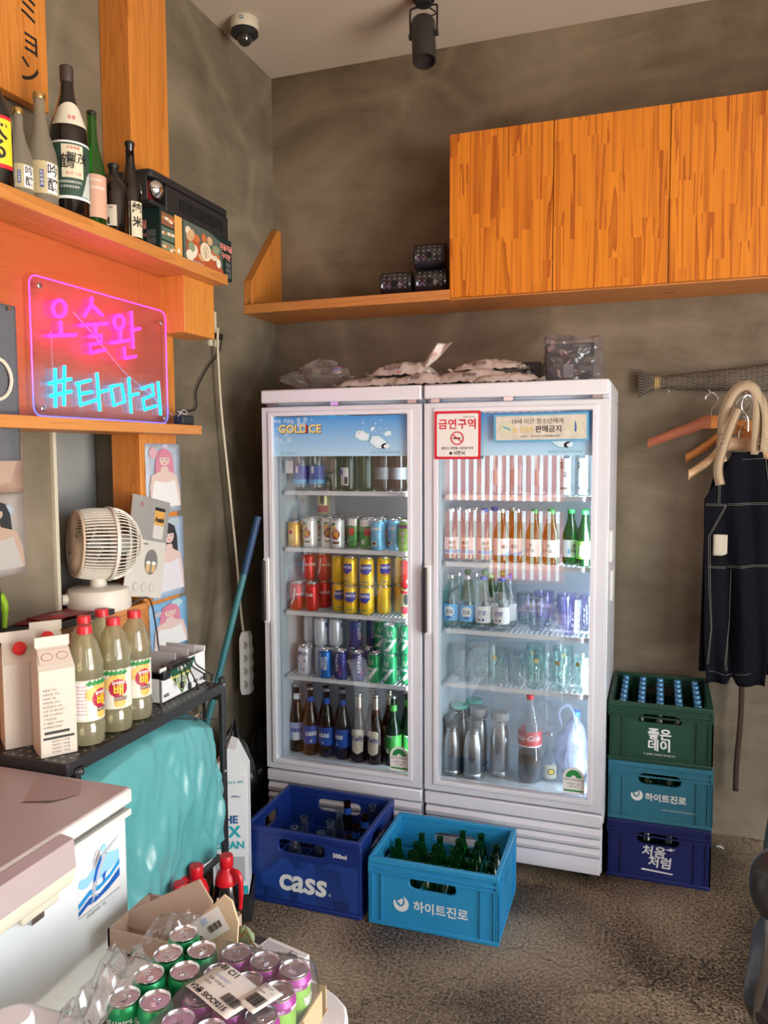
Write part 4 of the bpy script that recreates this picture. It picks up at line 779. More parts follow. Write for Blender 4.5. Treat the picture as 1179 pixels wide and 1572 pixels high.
sky = mat('crate_cyan', (.022, .28, .56), .38, var=.06, vs=10); sky_d = mat('crate_cyan_shaded', (.028, .17, .25), .42, var=.12, vs=12); cg = mat('crate_green', (.010, .055, .033), .4, var=.1); navy_c = mat('crate_navy', (.010, .018, .12), .4, var=.12, vs=12); cassm = mat('crate_blue', (.008, .028, .18), .35, var=.06); casf = facet_mat('crate_blue_facets', (.006, .025, .14), (.015, .06, .30), 11)  # cyan, green and navy of the stacked crates darkened to paint in their shade
chalk = mat('crate_print', (.78, .80, .80), .6, var=.08, vs=60)
def emblem(t, x, z, s, y=.0052):
    cres = [(1.0*math.cos(R(a)), 1.0*math.sin(R(a))) for a in range(150, 421, 15)]+[(.28, .98), (.42, .62), (.45, .2), (.30, -.15), (.0, -.38), (-.35, -.30), (-.62, -.02)]
    decal([(x_*s, y_*s) for x_, y_ in cres], chalk, t, (x, y, z), name='emblem'); decal([(x_*s, y_*s) for x_, y_ in ((-.55, .25), (-.05, .62), (.22, .70), (.24, .25), (.10, -.08), (-.15, -.12), (-.22, .12))], chalk, t, (x, y, z), name='emblem')
CW, CD, CH = .465, .372, .243
c1 = crate('bottle_crate', 'bright cyan crate of empty green soju bottles on the floor before the coolers', (-.944, 2.515, 0), R(.8), CW, CD, CH, sky, (.168, .084, .021), ribs=(.0, .012, CW*.10, CW*.86, CW-.018, CW-.006))
txt('하이트진로', .0425, chalk, c1, (.262, .0052, .085), bold=.02); emblem(c1, .120, .088, .028)
E2 = [(0, 2), (0, 1), (1, 3), (1, 2), (1, 0), (2, 2), (2, 1), (2, 0), (2, 3), (3, 3), (3, 2), (3, 1), (3, 0), (4, 3), (4, 2), (4, 1), (4, 0), (5, 3), (5, 2), (5, 1), (5, 0), (4, 4), (3, 4), (1, 1)]
def k_empty(t): B().lathe([(.026, 0), (.030, .004), (.0305, .010), (.0305, .112), (.028, .130), (.019, .158), (.0135, .180), (.012, .203), (.0138, .206), (.0135, .211), (.0105, .212), (.0105, .19)], 16).obj('glass_body', green_g, t)
KINDS['empty'] = (k_empty, 'soju_bottle', 'bottle')
ca, sa = math.cos(R(.8)), math.sin(R(.8))
for n, (i, j) in enumerate(sorted(set(E2))):
    if i > 5 or j > 4: continue
    x, y = cell(CW, CD, 6, 5, i, j); put('empty', -.944+x*ca-y*sa, 2.515+x*sa+y*ca, .0125, 0, f'empty green bottle, {ORD[i]} column from left, {ORD[j]} from front, bright cyan crate', None, 'empty green bottles in the cyan crate')
HC = .285
c2 = crate('bottle_crate', 'dark blue faceted beer crate on the floor before the cooler', (-1.438, 2.512, 0), 0, .466, .385, HC, cassm, (.225, .093, .026), nx=4, ny=4, rim2=False, ribs=False)
decal([(.012, .02), (.454, .02), (.454, .188), (.345, .188), (.330, .178), (.136, .178), (.121, .188), (.012, .188)], casf, c2, (0, .0058, 0), name='faceted_print')
txt('cass', .118, chalk, c2, (.235, .0050, .098), bold=.028, shear=.12); txt('500ml', .022, chalk, c2, (.385, .0050, .222), bold=.03); txt('®', .014, chalk, c2, (.345, .005, .07)); txt('오비맥주 주식회사', .020, chalk, c2, (.4665, .19, .215), (0, 1, 0), bold=.02)
KINDS['clearempty'] = (lambda t: B().lathe([(.028, 0), (.033, .005), (.0335, .015), (.0335, .125), (.031, .150), (.020, .19), (.0155, .215), (.0135, .250), (.0155, .254), (.015, .262), (.011, .262), (.011, .24)], 16).obj('glass_body', glass('empty_clear', (.72, .76, .80), refl=2.2, edge=.35, hazecol=(.35, .42, .5)), t), 'beer_bottle', 'bottle')
KINDS['cassempty'] = (lambda t: (B().lathe([(.028, 0), (.033, .005), (.0335, .015), (.0335, .125), (.031, .150), (.020, .19), (.0155, .215), (.0135, .250), (.0155, .254), (.015, .262), (.011, .262), (.011, .24)], 16).obj('glass_body', brown_g, t), lab(t, .0150, .20, .24, lb_, PI)), 'beer_bottle', 'bottle')
for kk, lst in (('clearempty', [(1, 1), (2, 0), (2, 1), (1, 0), (3, 3), (2, 2)]), ('cassempty', [(2, 3), (3, 1), (3, 2), (3, 0)])):
    for (i, j) in lst:
        x, y = cell(.466, .385, 4, 4, i, j); put(kk, -1.438+x, 2.512+y, .0125, 0, f"empty {'clear' if kk[1] == 'l' else 'brown'} bottle, {ORD[i]} column from left, {ORD[j]} from front, blue beer crate", None, 'empty bottles in the blue beer crate')
# stack of three crates beside the right cooler
SX, SY, SW, SD, SH = -.150, 3.115, .362, .44, .2345
cs = []
for k, (m_, lb2, dx, dy, rz) in enumerate(((navy_c, 'navy crate with brush lettering at the bottom of the stack', 0, .0, 0), (sky_d, 'dull cyan crate in the middle of the stack', .002, .002, .4), (cg, 'dark green crate of full bottles on top of the stack', -.002, .0, .0))):
    cs.append(crate('bottle_crate', lb2, (SX-.018+dx-.0, SY+dy, k*SH), R(rz), SW+.018, SD, SH-.001, m_, (.170, .078, .022), nx=4, ny=5, group='crates stacked beside the cooler'))
CWs = SW+.018
txt('좋은', .047, chalk, cs[2], (CWs*.5, .0052, .114), bold=.028); txt('데이', .047, chalk, cs[2], (CWs*.5, .0052, .070), bold=.028); txt('이 공병은 무학에서 회수합니다', .009, chalk, cs[2], (CWs*.5, .0052, .036))
decal(rrect(.225, .125, .008), mat('crate_green_panel', (.012, .065, .038), .4), cs[2], (CWs*.5, .0058, .098), name='raised_panel')
txt('하이트진로', .0325, chalk, cs[1], (CWs*.56, .0052, .098), bold=.03); emblem(cs[1], .108, .102, .022); txt('이 병은 하이트진로 주식회사의 재산입니다', .007, chalk, cs[1], (CWs*.68, .0052, .055))
txt('처음', .048, chalk, cs[0], (CWs*.46, .0052, .118), bold=.02, shear=.1); txt('처럼', .048, chalk, cs[0], (CWs*.52, .0052, .078), bold=.02, shear=.1); decal([(-.06, -.002), (.055, -.006), (.058, -.001), (-.055, .005)], chalk, cs[0], (CWs*.50, .005, .045), name='brush_stroke'); decal([(-.02, 0), (-.002, .004), (.006, .010), (.004, .002), (.02, .006), (.004, -.004)], chalk, cs[0], (CWs*.62, .005, .136), name='brush_stroke')
KINDS['full'] = (lambda t: (B().lathe([(.026, 0), (.030, .004), (.0305, .110), (.028, .130), (.019, .158), (.0135, .180), (.012, .20)], 14).obj('glass_body', dgreen_g, t), B().lathe([(.0138, 0), (.0142, .003), (.0142, .019), (.0125, .021), (.0001, .021)], 14).obj('cap', mat('steel_blue_cap', (.10, .28, .50), .3, metal=.5), t, loc=(0, 0, .196))), 'soju_bottle', 'bottle')
for i in range(5):
    for j in range(6): x, y = cell(CWs, SD, 5, 6, i, j); put('full', SX-.020+x, SY+y, 2*SH+.0125, 0, f'blue-capped bottle, {ORD[i]} column from left, {ORD[j]} from front, green crate', None, 'full bottles in the green crate')
for k in range(2):
    for i in range(4): x, y = cell(CWs, SD, 4, 5, i, 0); put('clearempty' if k else 'full', SX-.018+x, SY+y, k*SH+.0125-(0 if not k else 0), 0, f"bottle seen through the hand slot of the {'middle cyan' if k else 'bottom navy'} stacked crate, {ORD[i]} from left", None, 'bottles inside the stacked crates') if not k else put('empty', SX-.018+x, SY+y, k*SH+.0125, 0, f"green bottle behind the hand slot of the middle stacked crate, {ORD[i]} from left", None, 'bottles inside the stacked crates')

# ------------------------------------------------------------------ on top of the coolers
bagm = mat('white_film', (.60, .52, .48), .32, var=.12, vs=14, bump=.35, bs=40); bagp = flat('bag_print', (.10, .06, .07), .5)
def pouch(label, x, y, z, w_, d_, h_, rz, seed, tilt=0., m=None, text=None):
    t = thing('flour_bag', label, 'bag', (x, y, z), rz, 'white bags on top of the coolers')
    def fn(u, v):
        a, c_ = 2*u-1, 2*v-1; e = (1-abs(a)**3)*(1-abs(c_)**3); n_ = mn.noise(Vector((a*2.2+seed, c_*2.2, seed)))
        return (a*w_/2*(1-.06*c_*c_), c_*d_/2*(1-.08*a*a), h_*(.18+.82*e**.5)*(1+.35*n_)+.010*mn.noise(Vector((a*7+seed, c_*7, 1)))+tilt*(a+1)*w_/2)
    b = B().grid(22, 16, fn); n0 = len(b.v); b.grid(22, 16, lambda u, v: ((2*u-1)*w_/2*(1-.06*(2*v-1)**2), (2*v-1)*d_/2*(1-.08*(2*u-1)**2), .001+tilt*u*w_)); b.obj('film', m or bagm, t, smooth=70)
    for side in (-1, 1): B().grid(8, 1, lambda u, v: (side*(w_/2*.97+v*.022), (2*u-1)*d_/2*.9, h_*.16+.006*math.sin(u*17+seed)+v*.012+(tilt*w_ if side > 0 else 0))).obj('seal_flap', m or bagm, t, thick=.001)
    if text:
        for k, s in enumerate(text): txt(s, .022, bagp if k % 2 == 0 else ink_r, t, (-.02+.03*k, -d_/2*.93-.002, h_*.46-.014*k+.010), (1, 0, .02), (0, .6, .8), bold=.02)
    return t
pouch('white printed bag lying on left cooler near the clear film', -1.14, 3.16, 1.929, .30, .20, .045, .1, 1., text=('밀가루',))
pouch('white bag stacked on other bags above the gap between coolers', -1.02, 3.20, 1.972, .26, .18, .062, -.15, 2., text=('튀김가루', '1kg'))
pouch('white bag sagging low beside the cooler joint', -.92, 3.15, 1.929, .24, .20, .052, .05, 3., text=('부침',))
pouch('long white bag lying across the right cooler top', -.70, 3.17, 1.929, .34, .22, .060, .06, 4., text=('중력분',))
pouch('topmost long white bag with reddish print on right cooler', -.66, 3.22, 1.985, .28, .18, .048, -.12, 5., text=('빵가루',))
pouch('thin white bag at the front edge of the right cooler top', -.57, 3.10, 1.929, .26, .12, .036, .02, 6.)
t = thing('flour_sleeve', 'white folded bag end sticking up between the bags', 'bag', (-.93, 3.14, 1.985)); B().grid(8, 10, lambda u, v: ((u-.5)*.06+v*.10, .012*math.sin(u*6+v*5), v*.12+.03*(1-v)*u)).obj('film', bagm, t, thick=.002)
txt('2 kg', .018, ink_r, t, (.055, -.018, .07), (.6, 0, .8), (-.8, 0, .6))
t = thing('black_carton', 'small carton with black end panel behind the white bags', 'box', (-.63, 3.26, 1.929)); B().box(0, .09, 0, .12, 0, .10).obj('sleeve', paper, t); B().box(.09, .165, -.0, .12, 0, .10).obj('end_panel', flat('dark_print', (.015, .02, .03), .4), t, bev=.001); txt('사조', .018, ink_w, t, (.127, -.001, .045)); decal([(-.015, 0), (0, .02), (.015, 0)], ink_w, t, (.115, -.001, .056), name='emblem')
t = thing('clear_film_bundle', 'crumpled clear plastic film lying on left cooler corner', 'plastic wrap', (-1.40, 3.17, 1.928)); crumple(B(), 0, 0, 0, .32, .20, .14, 6., 30, 20, k=.75, neck=.6).obj('film', glass('bundle_film', (.80, .80, .80), refl=3.0, edge=.55, haze=.14, hazecol=(.62, .60, .58), rough=.12), t, smooth=25)
t = thing('bagged_box', 'dark box wrapped in clear plastic on right end of the cooler', 'box', (-.335, 3.19, 1.929), R(6)); B().box(-.095, .085, -.06, .07, .002, .150).obj('carton', flat('charcoal_card', (.035, .032, .036), .45), t, bev=.003); B().box(-.03, .01, -.0625, -.060, .02, .07).obj('side_label', flat('grey_print', (.25, .25, .27)), t)
def boxy(u, v):
    a = 2*PI*u; c_, s_ = math.cos(a), math.sin(a); k = (abs(c_)**4+abs(s_)**4)**-.25; top = min(1, (1-v)/.16)**.35 if v > .84 else 1
    n_ = mn.noise(Vector((c_*2.5, s_*2.5, v*3)))+.6*mn.noise(Vector((c_*6, s_*6, v*8)))
    return ((.100+.016*n_+.03*max(0, c_)**3*(1-v))*k*c_*top, (.074+.012*n_)*k*s_*top+.006, min(v/.86, 1)*.165*(1+.10*n_*v)+.012*(v > .86))
B().grid(40, 22, boxy).obj('film', glass('wrap_film', (.90, .88, .92), refl=2.4, edge=.28, haze=.10, hazecol=(.66, .62, .68), rough=.10), t, smooth=25)

# ------------------------------------------------------------------ ceiling fixtures
t = thing('dome_camera', 'white and black dome security camera on the ceiling', 'camera', (-1.705, 3.11, 3.5))
B().lathe([(.058, 0), (.060, -.004), (.060, -.040), (.058, -.046), (.0001, -.046)], 32).obj('housing', mat('ivory_plastic', (.62, .57, .47), .4), t); B().lathe([(.0575, 0), (.058, -.014), (.045, -.026), (.0001, -.027)], 32).obj('shroud', black, t, loc=(0, 0, -.046))
B().lathe([(.034*math.cos(a), -.034*math.sin(a)*1.15) for a in [k*PI/16 for k in range(9)]][:-1]+[(.0001, -.039)], 28).obj('dome', mat('smoked_dome', (.02, .02, .022), .05, coat=1., var=0), t, loc=(0, 0, -.068)); decal(rect(.016, .013), flat('grey_blue_print', (.10, .14, .2)), t, (.018, -.0585, -.018), (.95, .3, 0), (0, 0, 1)); txt('ADT', .007, ink_w, t, (.018, -.0595, -.018), (.95, .3, 0), bold=.04)
t = thing('track_spotlight', 'black cylindrical spotlight hanging from a bracket on the ceiling', 'spotlight', (-.93, 3.17, 3.5))
B().lathe([(.045, 0), (.046, -.004), (.046, -.030), (.040, -.036), (.0001, -.036)], 28).obj('canopy', black, t); B().lathe([(.030, 0), (.033, -.006), (.033, -.014), (.0001, -.015)], 20).obj('swivel', black, t, loc=(0, 0, -.036))
B().tube(curve_pts([(-.055, 0, -.150), (-.056, 0, -.075), (-.045, 0, -.056), (.045, 0, -.056), (.056, 0, -.075), (.055, 0, -.150)], 6), .0045, 6).obj('yoke', black, t)
hd = B().lathe([(.0001, .078), (.034, .078), (.046, .072), (.048, .066), (.048, -.105), (.046, -.110), (.042, -.110), (.040, -.085), (.0001, -.080)], 32).obj('lamp_head', mat('spot_black', (.028, .026, .025), .45, var=.08), t, loc=(0, 0, -.175), rot=(R(-14), R(-6), 0))
for s in (-1, 1): B().lathe([(.0001, 0), (.011, 0), (.012, .004), (.012, .012), (.0001, .014)], 14).obj('knob', black, t, loc=(s*.048, 0, -.165), rot=(0, s*R(90), 0))
vb = B()
for k in range(16): a = 2*PI*k/16; vb.box(.030*math.cos(a)-.0015, .030*math.cos(a)+.0015, .030*math.sin(a)-.0015, .030*math.sin(a)+.0015, .0783, .0792)
vb.obj('vent_hole', alu, hd, kind='stuff'); B().tube(curve_pts([(0, 0, -.05), (.03, .01, -.065), (.045, .015, -.085), (.0, .0, -.095), (-.01, 0, -.10)], 6), .003, 6).obj('cable', black, t)

# ------------------------------------------------------------------ dark jars on the back shelf
jm = mat('dark_glaze', (.020, .017, .024), .18, var=.2, coat=.6)
def k_jar(t):
    # lying keg: axis along x
    B().lathe([(.0001, -.074), (.042, -.074), (.052, -.070), (.055, -.062), (.050, -.055), (.054, -.035), (.056, 0), (.054, .035), (.050, .055), (.055, .062), (.052, .070), (.042, .074), (.0001, .074)], 32).obj('body', jm, t, rot=(0, R(90), 0), loc=(0, 0, .057))
    B().lathe([(.015, 0), (.014, .006), (.0001, .0055)], 18).obj('bung_hole', flat('hole_black', (.001, .001, .001), .9), t, loc=(0, -.0555, .050), rot=(R(90), 0, 0))
    for k, s in enumerate(('ありがとう', 'いらっしゃい', 'たのしく', 'さけのみ', 'うまいもの')):
        for j, ch in enumerate(s[:4]):
            a = .62-.34*j; rr = .0562
            txt(ch, .0100, mat('brush_grey', (.42, .40, .38), .6), t, (-.048+.0235*k, -rr*math.cos(a), .057+rr*math.sin(a)), (1, 0, 0), (0, math.sin(a), math.cos(a)), bold=.01, align='CENTER')
KINDS['jar'] = (k_jar, 'sake_keg', 'jar')
put('jar', -1.118, 3.40, 2.352, R(4), 'black glazed keg-shaped jar standing apart on the back shelf', None, 'black keg jars')
put('jar', -.955, 3.40, 2.352, R(2), 'black keg-shaped jar under another, beside the cabinet', None, 'black keg jars')
put('jar', -.965, 3.405, 2.462, R(6), 'black keg-shaped jar perched on top of another beside the cabinet', None, 'black keg jars')

# ------------------------------------------------------------------ woven fish rack with hangers and dungarees
straw = nt('bound_straw')
def straw_mat():
    m, N, L, b = straw; tc = N.new('ShaderNodeTexCoord'); mp = N.new('ShaderNodeMapping'); mp.inputs['Scale'].default_value = (1, 1, 1); mp.inputs['Rotation'].default_value = (R(90), 0, 0); L.new(tc.outputs['Object'], mp.inputs[0])
    br = N.new('ShaderNodeTexBrick'); br.inputs['Scale'].default_value = 22; br.inputs['Color1'].default_value = (.022, .018, .015, 1); br.inputs['Color2'].default_value = (.075, .06, .05, 1); br.inputs['Mortar'].default_value = (.36, .29, .19, 1); br.inputs['Mortar Size'].default_value = .016; br.inputs['Brick Width'].default_value = .9; br.inputs['Row Height'].default_value = .16
    dn = N.new('ShaderNodeTexNoise'); dn.inputs['Scale'].default_value = 30; L.new(tc.outputs['Object'], dn.inputs['Vector']); va = N.new('ShaderNodeVectorMath'); va.operation = 'SCALE'; va.inputs['Scale'].default_value = .006; L.new(dn.outputs['Color'], va.inputs[0]); vb = N.new('ShaderNodeVectorMath'); L.new(mp.outputs[0], vb.inputs[0]); L.new(va.outputs[0], vb.inputs[1]); L.new(vb.outputs[0], br.inputs['Vector'])
    L.new(br.outputs[0], b.inputs['Base Color']); b.inputs['Roughness'].default_value = .8; bp = N.new('ShaderNodeBump'); bp.inputs['Distance'].default_value = .004; bp.inputs['Strength'].default_value = .5; L.new(br.outputs[1], bp.inputs['Height']); L.new(bp.outputs[0], b.inputs['Normal']); return m
sm = straw_mat()
t = thing('coat_rack', 'dark bound-straw rack with a fish-tail end, fixed on back wall', 'rack', (-.09, 3.585, 1.955), R(0))
B().grid(20, 20, lambda u, v: (.085+u*.60, -.028*math.cos(2*PI*v)*(1), (.026+.034*min(1, u*1.3)-.0*u)*math.sin(2*PI*v)+.010*u)).obj('body', sm, t)
B().grid(10, 16, lambda u, v: (.088-u*.092, (-.020+.010*u)*math.cos(2*PI*v), (.022+.040*u**1.4)*math.sin(2*PI*v)*(1-.0*u))).obj('tail', mat('tail_dark', (.045, .036, .030), .8, var=.2, vs=60), t)
for k in range(9):
    s = (k-4)/4.4; B().tube([(.088, -.0215, s*.018), (.045, -.021, s*.030), (-.003, -.013, s*.058)], .0014, 5).obj('tail_rib', mat('pale_straw', (.30, .25, .18), .8), t)
for x in (.066, .074, .084): B().tube([(x, -.024*math.cos(a), .0255*math.sin(a)) for a in [k*PI/8 for k in range(16)]], .0028, 6, closed=True).obj('twine', mat('twine', (.62, .42, .14), .8), t)
HK = [(.115, -.036), (.275, -.045), (.412, -.045)]
for x, z in HK:
    h = B().lathe([(.0001, 0), (.009, 0), (.009, .004), (.005, .009), (.004, .018)], 14).obj('hook', chrome, t, loc=(x, -.030, z+.004), rot=(R(90), 0, 0)); B().tube([(x+.008*math.cos(a), -.040, z-.008+.010*math.sin(a)) for a in [R(60)-k*R(28) for k in range(10)]], .0025, 6).obj('hook', chrome, t)
def hanger(label, loc, rz, mL, mR, rl=.24, rr=.24, fall=.11):
    h = thing('coat_hanger', label, 'hanger', loc, rz, 'wooden hangers on the rack'); f = lambda s, L_: [(0, 0, 0), (s*.035, 0, -.002), (s*.075, 0, -.022), (s*L_*.6, 0, -fall*.55), (s*L_, 0, -fall)]
    for s, m_, L_, nm in ((-1, mL, rl, 'arm'), (1, mR, rr, 'arm')):
        pts = curve_pts(f(s, L_), 5); b = B(); n = len(pts); vs = []; fs = []
        for i, p in enumerate(pts):
            hh = .040-.014*(i/(n-1))+(.006 if i == n-1 else 0); th = .011+.004*(i/(n-1))
            for q in range(10): a = 2*PI*q/10; vs.append((p[0], th*math.cos(a)+(.012*(i/(n-1))**2)*-1, p[2]-.012+hh*.72*math.sin(a)))
        for i in range(n-1):
            for q in range(10): q2 = (q+1) % 10; fs.append((i*10+q, i*10+q2, (i+1)*10+q2, (i+1)*10+q))
        fs += [tuple(range(10)), tuple((n-1)*10+q for q in range(10))]; b.add(vs, fs); b.obj(nm, m_, h)
    B().tube(curve_pts([(0, 0, .0), (0, 0, .040), (.020, 0, .066), (.022, 0, .090), (0, 0, .108), (-.022, 0, .094), (-.024, 0, .082)], 6), .0026, 7).obj('hook', chrome, h)
    return h
w_red = wood('cherry_wood', (.36, .11, .05), (.22, .055, .03), 'X', 2, knots=False); w_or = wood('honey_wood', (.62, .24, .06), (.40, .12, .02), 'X', 2, knots=False); w_pale = wood('pale_wood', (.58, .36, .20), (.44, .25, .12), 'X', 2, knots=False)
hanger('reddish wooden hanger, topmost, hanging empty by chrome hook', (.196, 3.515, 1.795), R(-8), w_red, w_or, .245, .20, .085)
hanger('orange wooden hanger half hidden behind the dungarees strap', (.318, 3.55, 1.775), R(-6), w_or, w_or, .215, .2, .13)
hanger('pale wooden hanger lowest behind the dungarees', (.300, 3.48, 1.705), R(4), w_pale, w_pale, .19, .2, .125)
denim = mat('navy_denim', (.007, .0075, .0115), .95, var=.35, vs=60, bump=.3, bs=300, spec=.08); thread = flat('pale_thread', (.24, .22, .19), .8); strapm = mat('beige_webbing', (.50, .38, .25), .85, var=.06, bump=.4, bs=400)
ap = thing('dungarees', 'dark navy denim dungarees with beige straps hanging from the rack', 'clothes', (.18, 3.42, 0))
def fold(x, z): return .030*math.exp(-((x-.105)/.014)**2)*max(0, min(1, (1.25-z)*3))+.018*math.sin(x*38+1.2*math.sin(z*5))+.010*math.sin(x*75+z*6)+.012*mn.noise(Vector((x*9, z*5, 1.3)))
def lerp_tab(tab, z):
    if z >= tab[0][0]: return tab[0][1]
    for (z0, a0), (z1, a1) in zip(tab, tab[1:]):
        if z0 >= z >= z1: return a0+(a1-a0)*(z0-z)/(z0-z1)
    return tab[-1][1]
def panel_(name, Ltab, Rtab, z0, z1, y0, nu=26, nv=44, hem=None):
    def fn(u, v):
        z = z1+(z0-z1)*v; a, c_ = lerp_tab(Ltab, z), lerp_tab(Rtab, z); x = a+(c_-a)*u; zz = z+(hem(u)*v**6 if hem else 0)
        return (x, y0+fold(x, z)*(.4+.6*min(1, v*2)), zz)
    return B().grid(nu, nv, fn).obj(name, denim, ap, thick=.004, smooth=70)
# local x = world x - .18 ; outline runs from bib top to the hem
panel_('front_panel', [(1.66, .090), (1.60, .070), (1.50, .010), (1.47, -.008), (1.10, .002), (.90, .004), (.74, .018)], [(1.66, .200), (1.6, .210), (1.45, .26), (.95, .25), (.74, .235)], .735, 1.66, .0, hem=lambda u: -.015+.035*math.exp(-((u-.44)/.05)**2))
panel_('back_panel', [(1.66, .05), (1.50, .012), (1.40, .0), (.80, -.012)], [(1.66, .26), (1.4, .30), (.8, .30)], .76, 1.63, .045)
panel_('leg_panel', [(1.05, .10), (.80, .14)], [(1.05, .33), (.80, .31)], .80, 1.10, .02, 14, 14)
def stitch(pts, off=.006):
    P_ = []
    for (x0, z0), (x1, z1) in zip(pts, pts[1:]):
        n = max(2, int(math.hypot(x1-x0, z1-z0)/.02))
        for k in range(n): P_.append((x0+(x1-x0)*k/n, z0+(z1-z0)*k/n))
    P_.append(pts[-1]); return B().tube([(x, fold(x, z)*(.4+.6*min(1, (1.66-z)/.925*2))-off, z) for x, z in P_], .0008, 4).obj('stitching', thread, ap)
for d in (0, .006):
    stitch([(.0-.002, 1.452-d), (.075, 1.452-d)]); stitch([(.080, 1.455-d), (.245, 1.462-d)]); stitch([(.012+d, 1.322), (.072+d*.7, 1.450-d*.5)]); stitch([(.012+d, 1.322), (.018+d, 1.10), (.030+d*.5, .95), (.018+d, .80)]); stitch([(.044+d, 1.60-.06), (.044+d, 1.455)])
    stitch([(.012, 1.200-d), (.080, 1.200-d)]); stitch([(.085, 1.205-d), (.24, 1.215-d)]); stitch([(.098, 1.19), (.100+d*.2, .98), (.085+d, .80), (.09+d, .775)])
stitch([(.025, .770), (.085, .758)]); stitch([(.09, .758), (.18, .775)]); stitch([(.128, 1.63), (.215, 1.635)]); stitch([(.212, 1.63), (.232, 1.47)])
pz = B().grid(6, 8, lambda u, v: (.030+.052*u, fold(.03+.052*u, 1.33-.085*v)*.85-.009, 1.330-.085*v+(.012*max(0, u-.7)*8*(v > .85)*.3))).obj('cloth_patch', mat('patch_cotton', (.55, .50, .40), .9, var=.1, vs=40), ap, thick=.001)
sp_ = [(.092, 1.555), (.078, 1.64), (.090, 1.72), (.112, 1.80), (.125, 1.86), (.150, 1.898), (.178, 1.905), (.205, 1.885), (.222, 1.83), (.225, 1.76), (.222, 1.68)]
def strap(name, pts, wdt, y, m_):
    P_ = curve_pts([(x, 0, z) for x, z in pts], 5); b = B(); vs = []; n = len(P_)
    for i, p in enumerate(P_):
        d = (P_[min(i+1, n-1)]-P_[max(i-1, 0)]).normalized(); nn = Vector((-d.z, 0, d.x))
        for s in (-.5, .5): q = p+nn*wdt*s; vs.append((q.x, y(i/(n-1))+s*.010, q.z))
    b.add(vs, [(2*i, 2*i+1, 2*i+3, 2*i+2) for i in range(n-1)]); o_ = b.obj(name, m_, ap, thick=.002, smooth=25)
    for e in (0, 1): B().tube([(vs[2*i+e][0], vs[2*i+e][1]-.0016, vs[2*i+e][2]) for i in range(n)], .0013, 5).obj('strap_edge', mat('webbing_edge', (.30, .22, .14), .9), o_)
    return o_
strap('strap', [(.048, 1.53), (.038, 1.60), (.060, 1.70), (.082, 1.77), (.104, 1.83)], .032, lambda k: -.03-.012*math.sin(PI*k), strapm)
strap('strap', [(.052, 1.73), (.058, 1.81), (.085, 1.885), (.125, 1.918), (.160, 1.905), (.176, 1.86), (.178, 1.78), (.176, 1.65)], .038, lambda k: .0-.02*math.sin(PI*k), strapm)
strap('strap', [(.130, 1.90), (.165, 1.90), (.195, 1.85), (.208, 1.78), (.204, 1.66)], .030, lambda k: -.008-.004*k, strapm)
strap('strap', [(.050, 1.73), (.046, 1.67), (.060, 1.62)], .030, lambda k: -.006, strapm)
for x, z, a in ((.066, 1.700, .4), (.205, 1.70, 0)):
    b = B(); b.tube([(x+q*.021*math.cos(a)-w2*.009*math.sin(a), -.042+.03*(x > .1), z+q*.021*math.sin(a)+w2*.009*math.cos(a)) for q, w2 in ((-1, -1), (1, -1), (1, 1), (-1, 1))], .0022, 6, closed=True); b.obj('buckle', mat('tan_plastic', (.45, .34, .24), .4), ap)
B().tube(curve_pts([(.142, -.035, 1.74), (.140, -.035, 1.79), (.118, -.035, 1.83), (.122, -.035, 1.87), (.142, -.03, 1.88), (.158, -.03, 1.86)], 6), .003, 7).obj('hook', chrome, ap)
t = thing('brown_apron', 'brown apron hanging beyond the dungarees at the frame edge', 'clothes', (.47, 3.54, 0)); B().grid(14, 30, lambda u, v: ((-.055+.015*v)+u*.26, .015*math.sin(u*14), 1.74-.80*v)).obj('cloth', mat('tan_cloth', (.32, .19, .09), .9, var=.1), t, thick=.004, smooth=80); B().grid(1, 20, lambda u, v: (-.145+.022*u+.006*math.sin(v*5), .01*math.sin(v*9), .85-.62*v)).obj('apron_string', mat('brown_tape', (.05, .028, .018), .9), t, thick=.002)
t = thing('floor_scrap', 'small scrap of white paper on the floor beside the crates', 'litter', (.25, 3.48, 0.0)); B().grid(4, 3, lambda u, v: (u*.05, v*.02, .002+.006*math.sin(u*5))).obj('scrap', paper, t, thick=.001)
# ------------------------------------------------------------------ neon sign
PINK= [[(1.931, 2.0923), (1.9267, 2.0794), (1.9164, 2.0688), (1.9028, 2.0634), (1.8897, 2.0645), (1.8805, 2.0718), (1.8776, 2.0833), (1.8817, 2.0959), (1.8918, 2.1064), (1.9052, 2.112), (1.9184, 2.1111), (1.9279, 2.1039), (1.931, 2.0923)], [(1.9061, 2.0518), (1.9071, 2.0157)], [(1.8553, 2.0025), (1.9708, 2.0211)], [(2.0476, 2.1459), (2.0411, 2.1207), (2.0091, 2.0817)], [(2.0433, 2.1225), (2.0949, 2.099)], [(1.9904, 2.0523), (2.1182, 2.0772)], [(2.0585, 2.0625), (2.0595, 2.0384)], [(2.0292, 2.0242), (2.0854, 2.0355), (2.082, 2.0112), (2.0323, 2.0006), (2.0321, 1.9743), (2.1032, 1.9928)], [(2.2007, 2.0942), (2.1967, 2.0824), (2.1867, 2.0727), (2.1737, 2.0678), (2.161, 2.0689), (2.152, 2.0757), (2.1491, 2.0863), (2.153, 2.098), (2.1627, 2.1077), (2.1757, 2.1127), (2.1885, 2.1118), (2.1977, 2.105), (2.2007, 2.0942)], [(2.1805, 2.0643), (2.1801, 2.0291)], [(2.1312, 2.0183), (2.2246, 2.0387)], [(2.2386, 2.135), (2.2442, 2.0144)], [(2.2445, 2.0757), (2.2847, 2.0854)], [(2.197, 2.0124), (2.2002, 1.9766), (2.2567, 1.989)]]
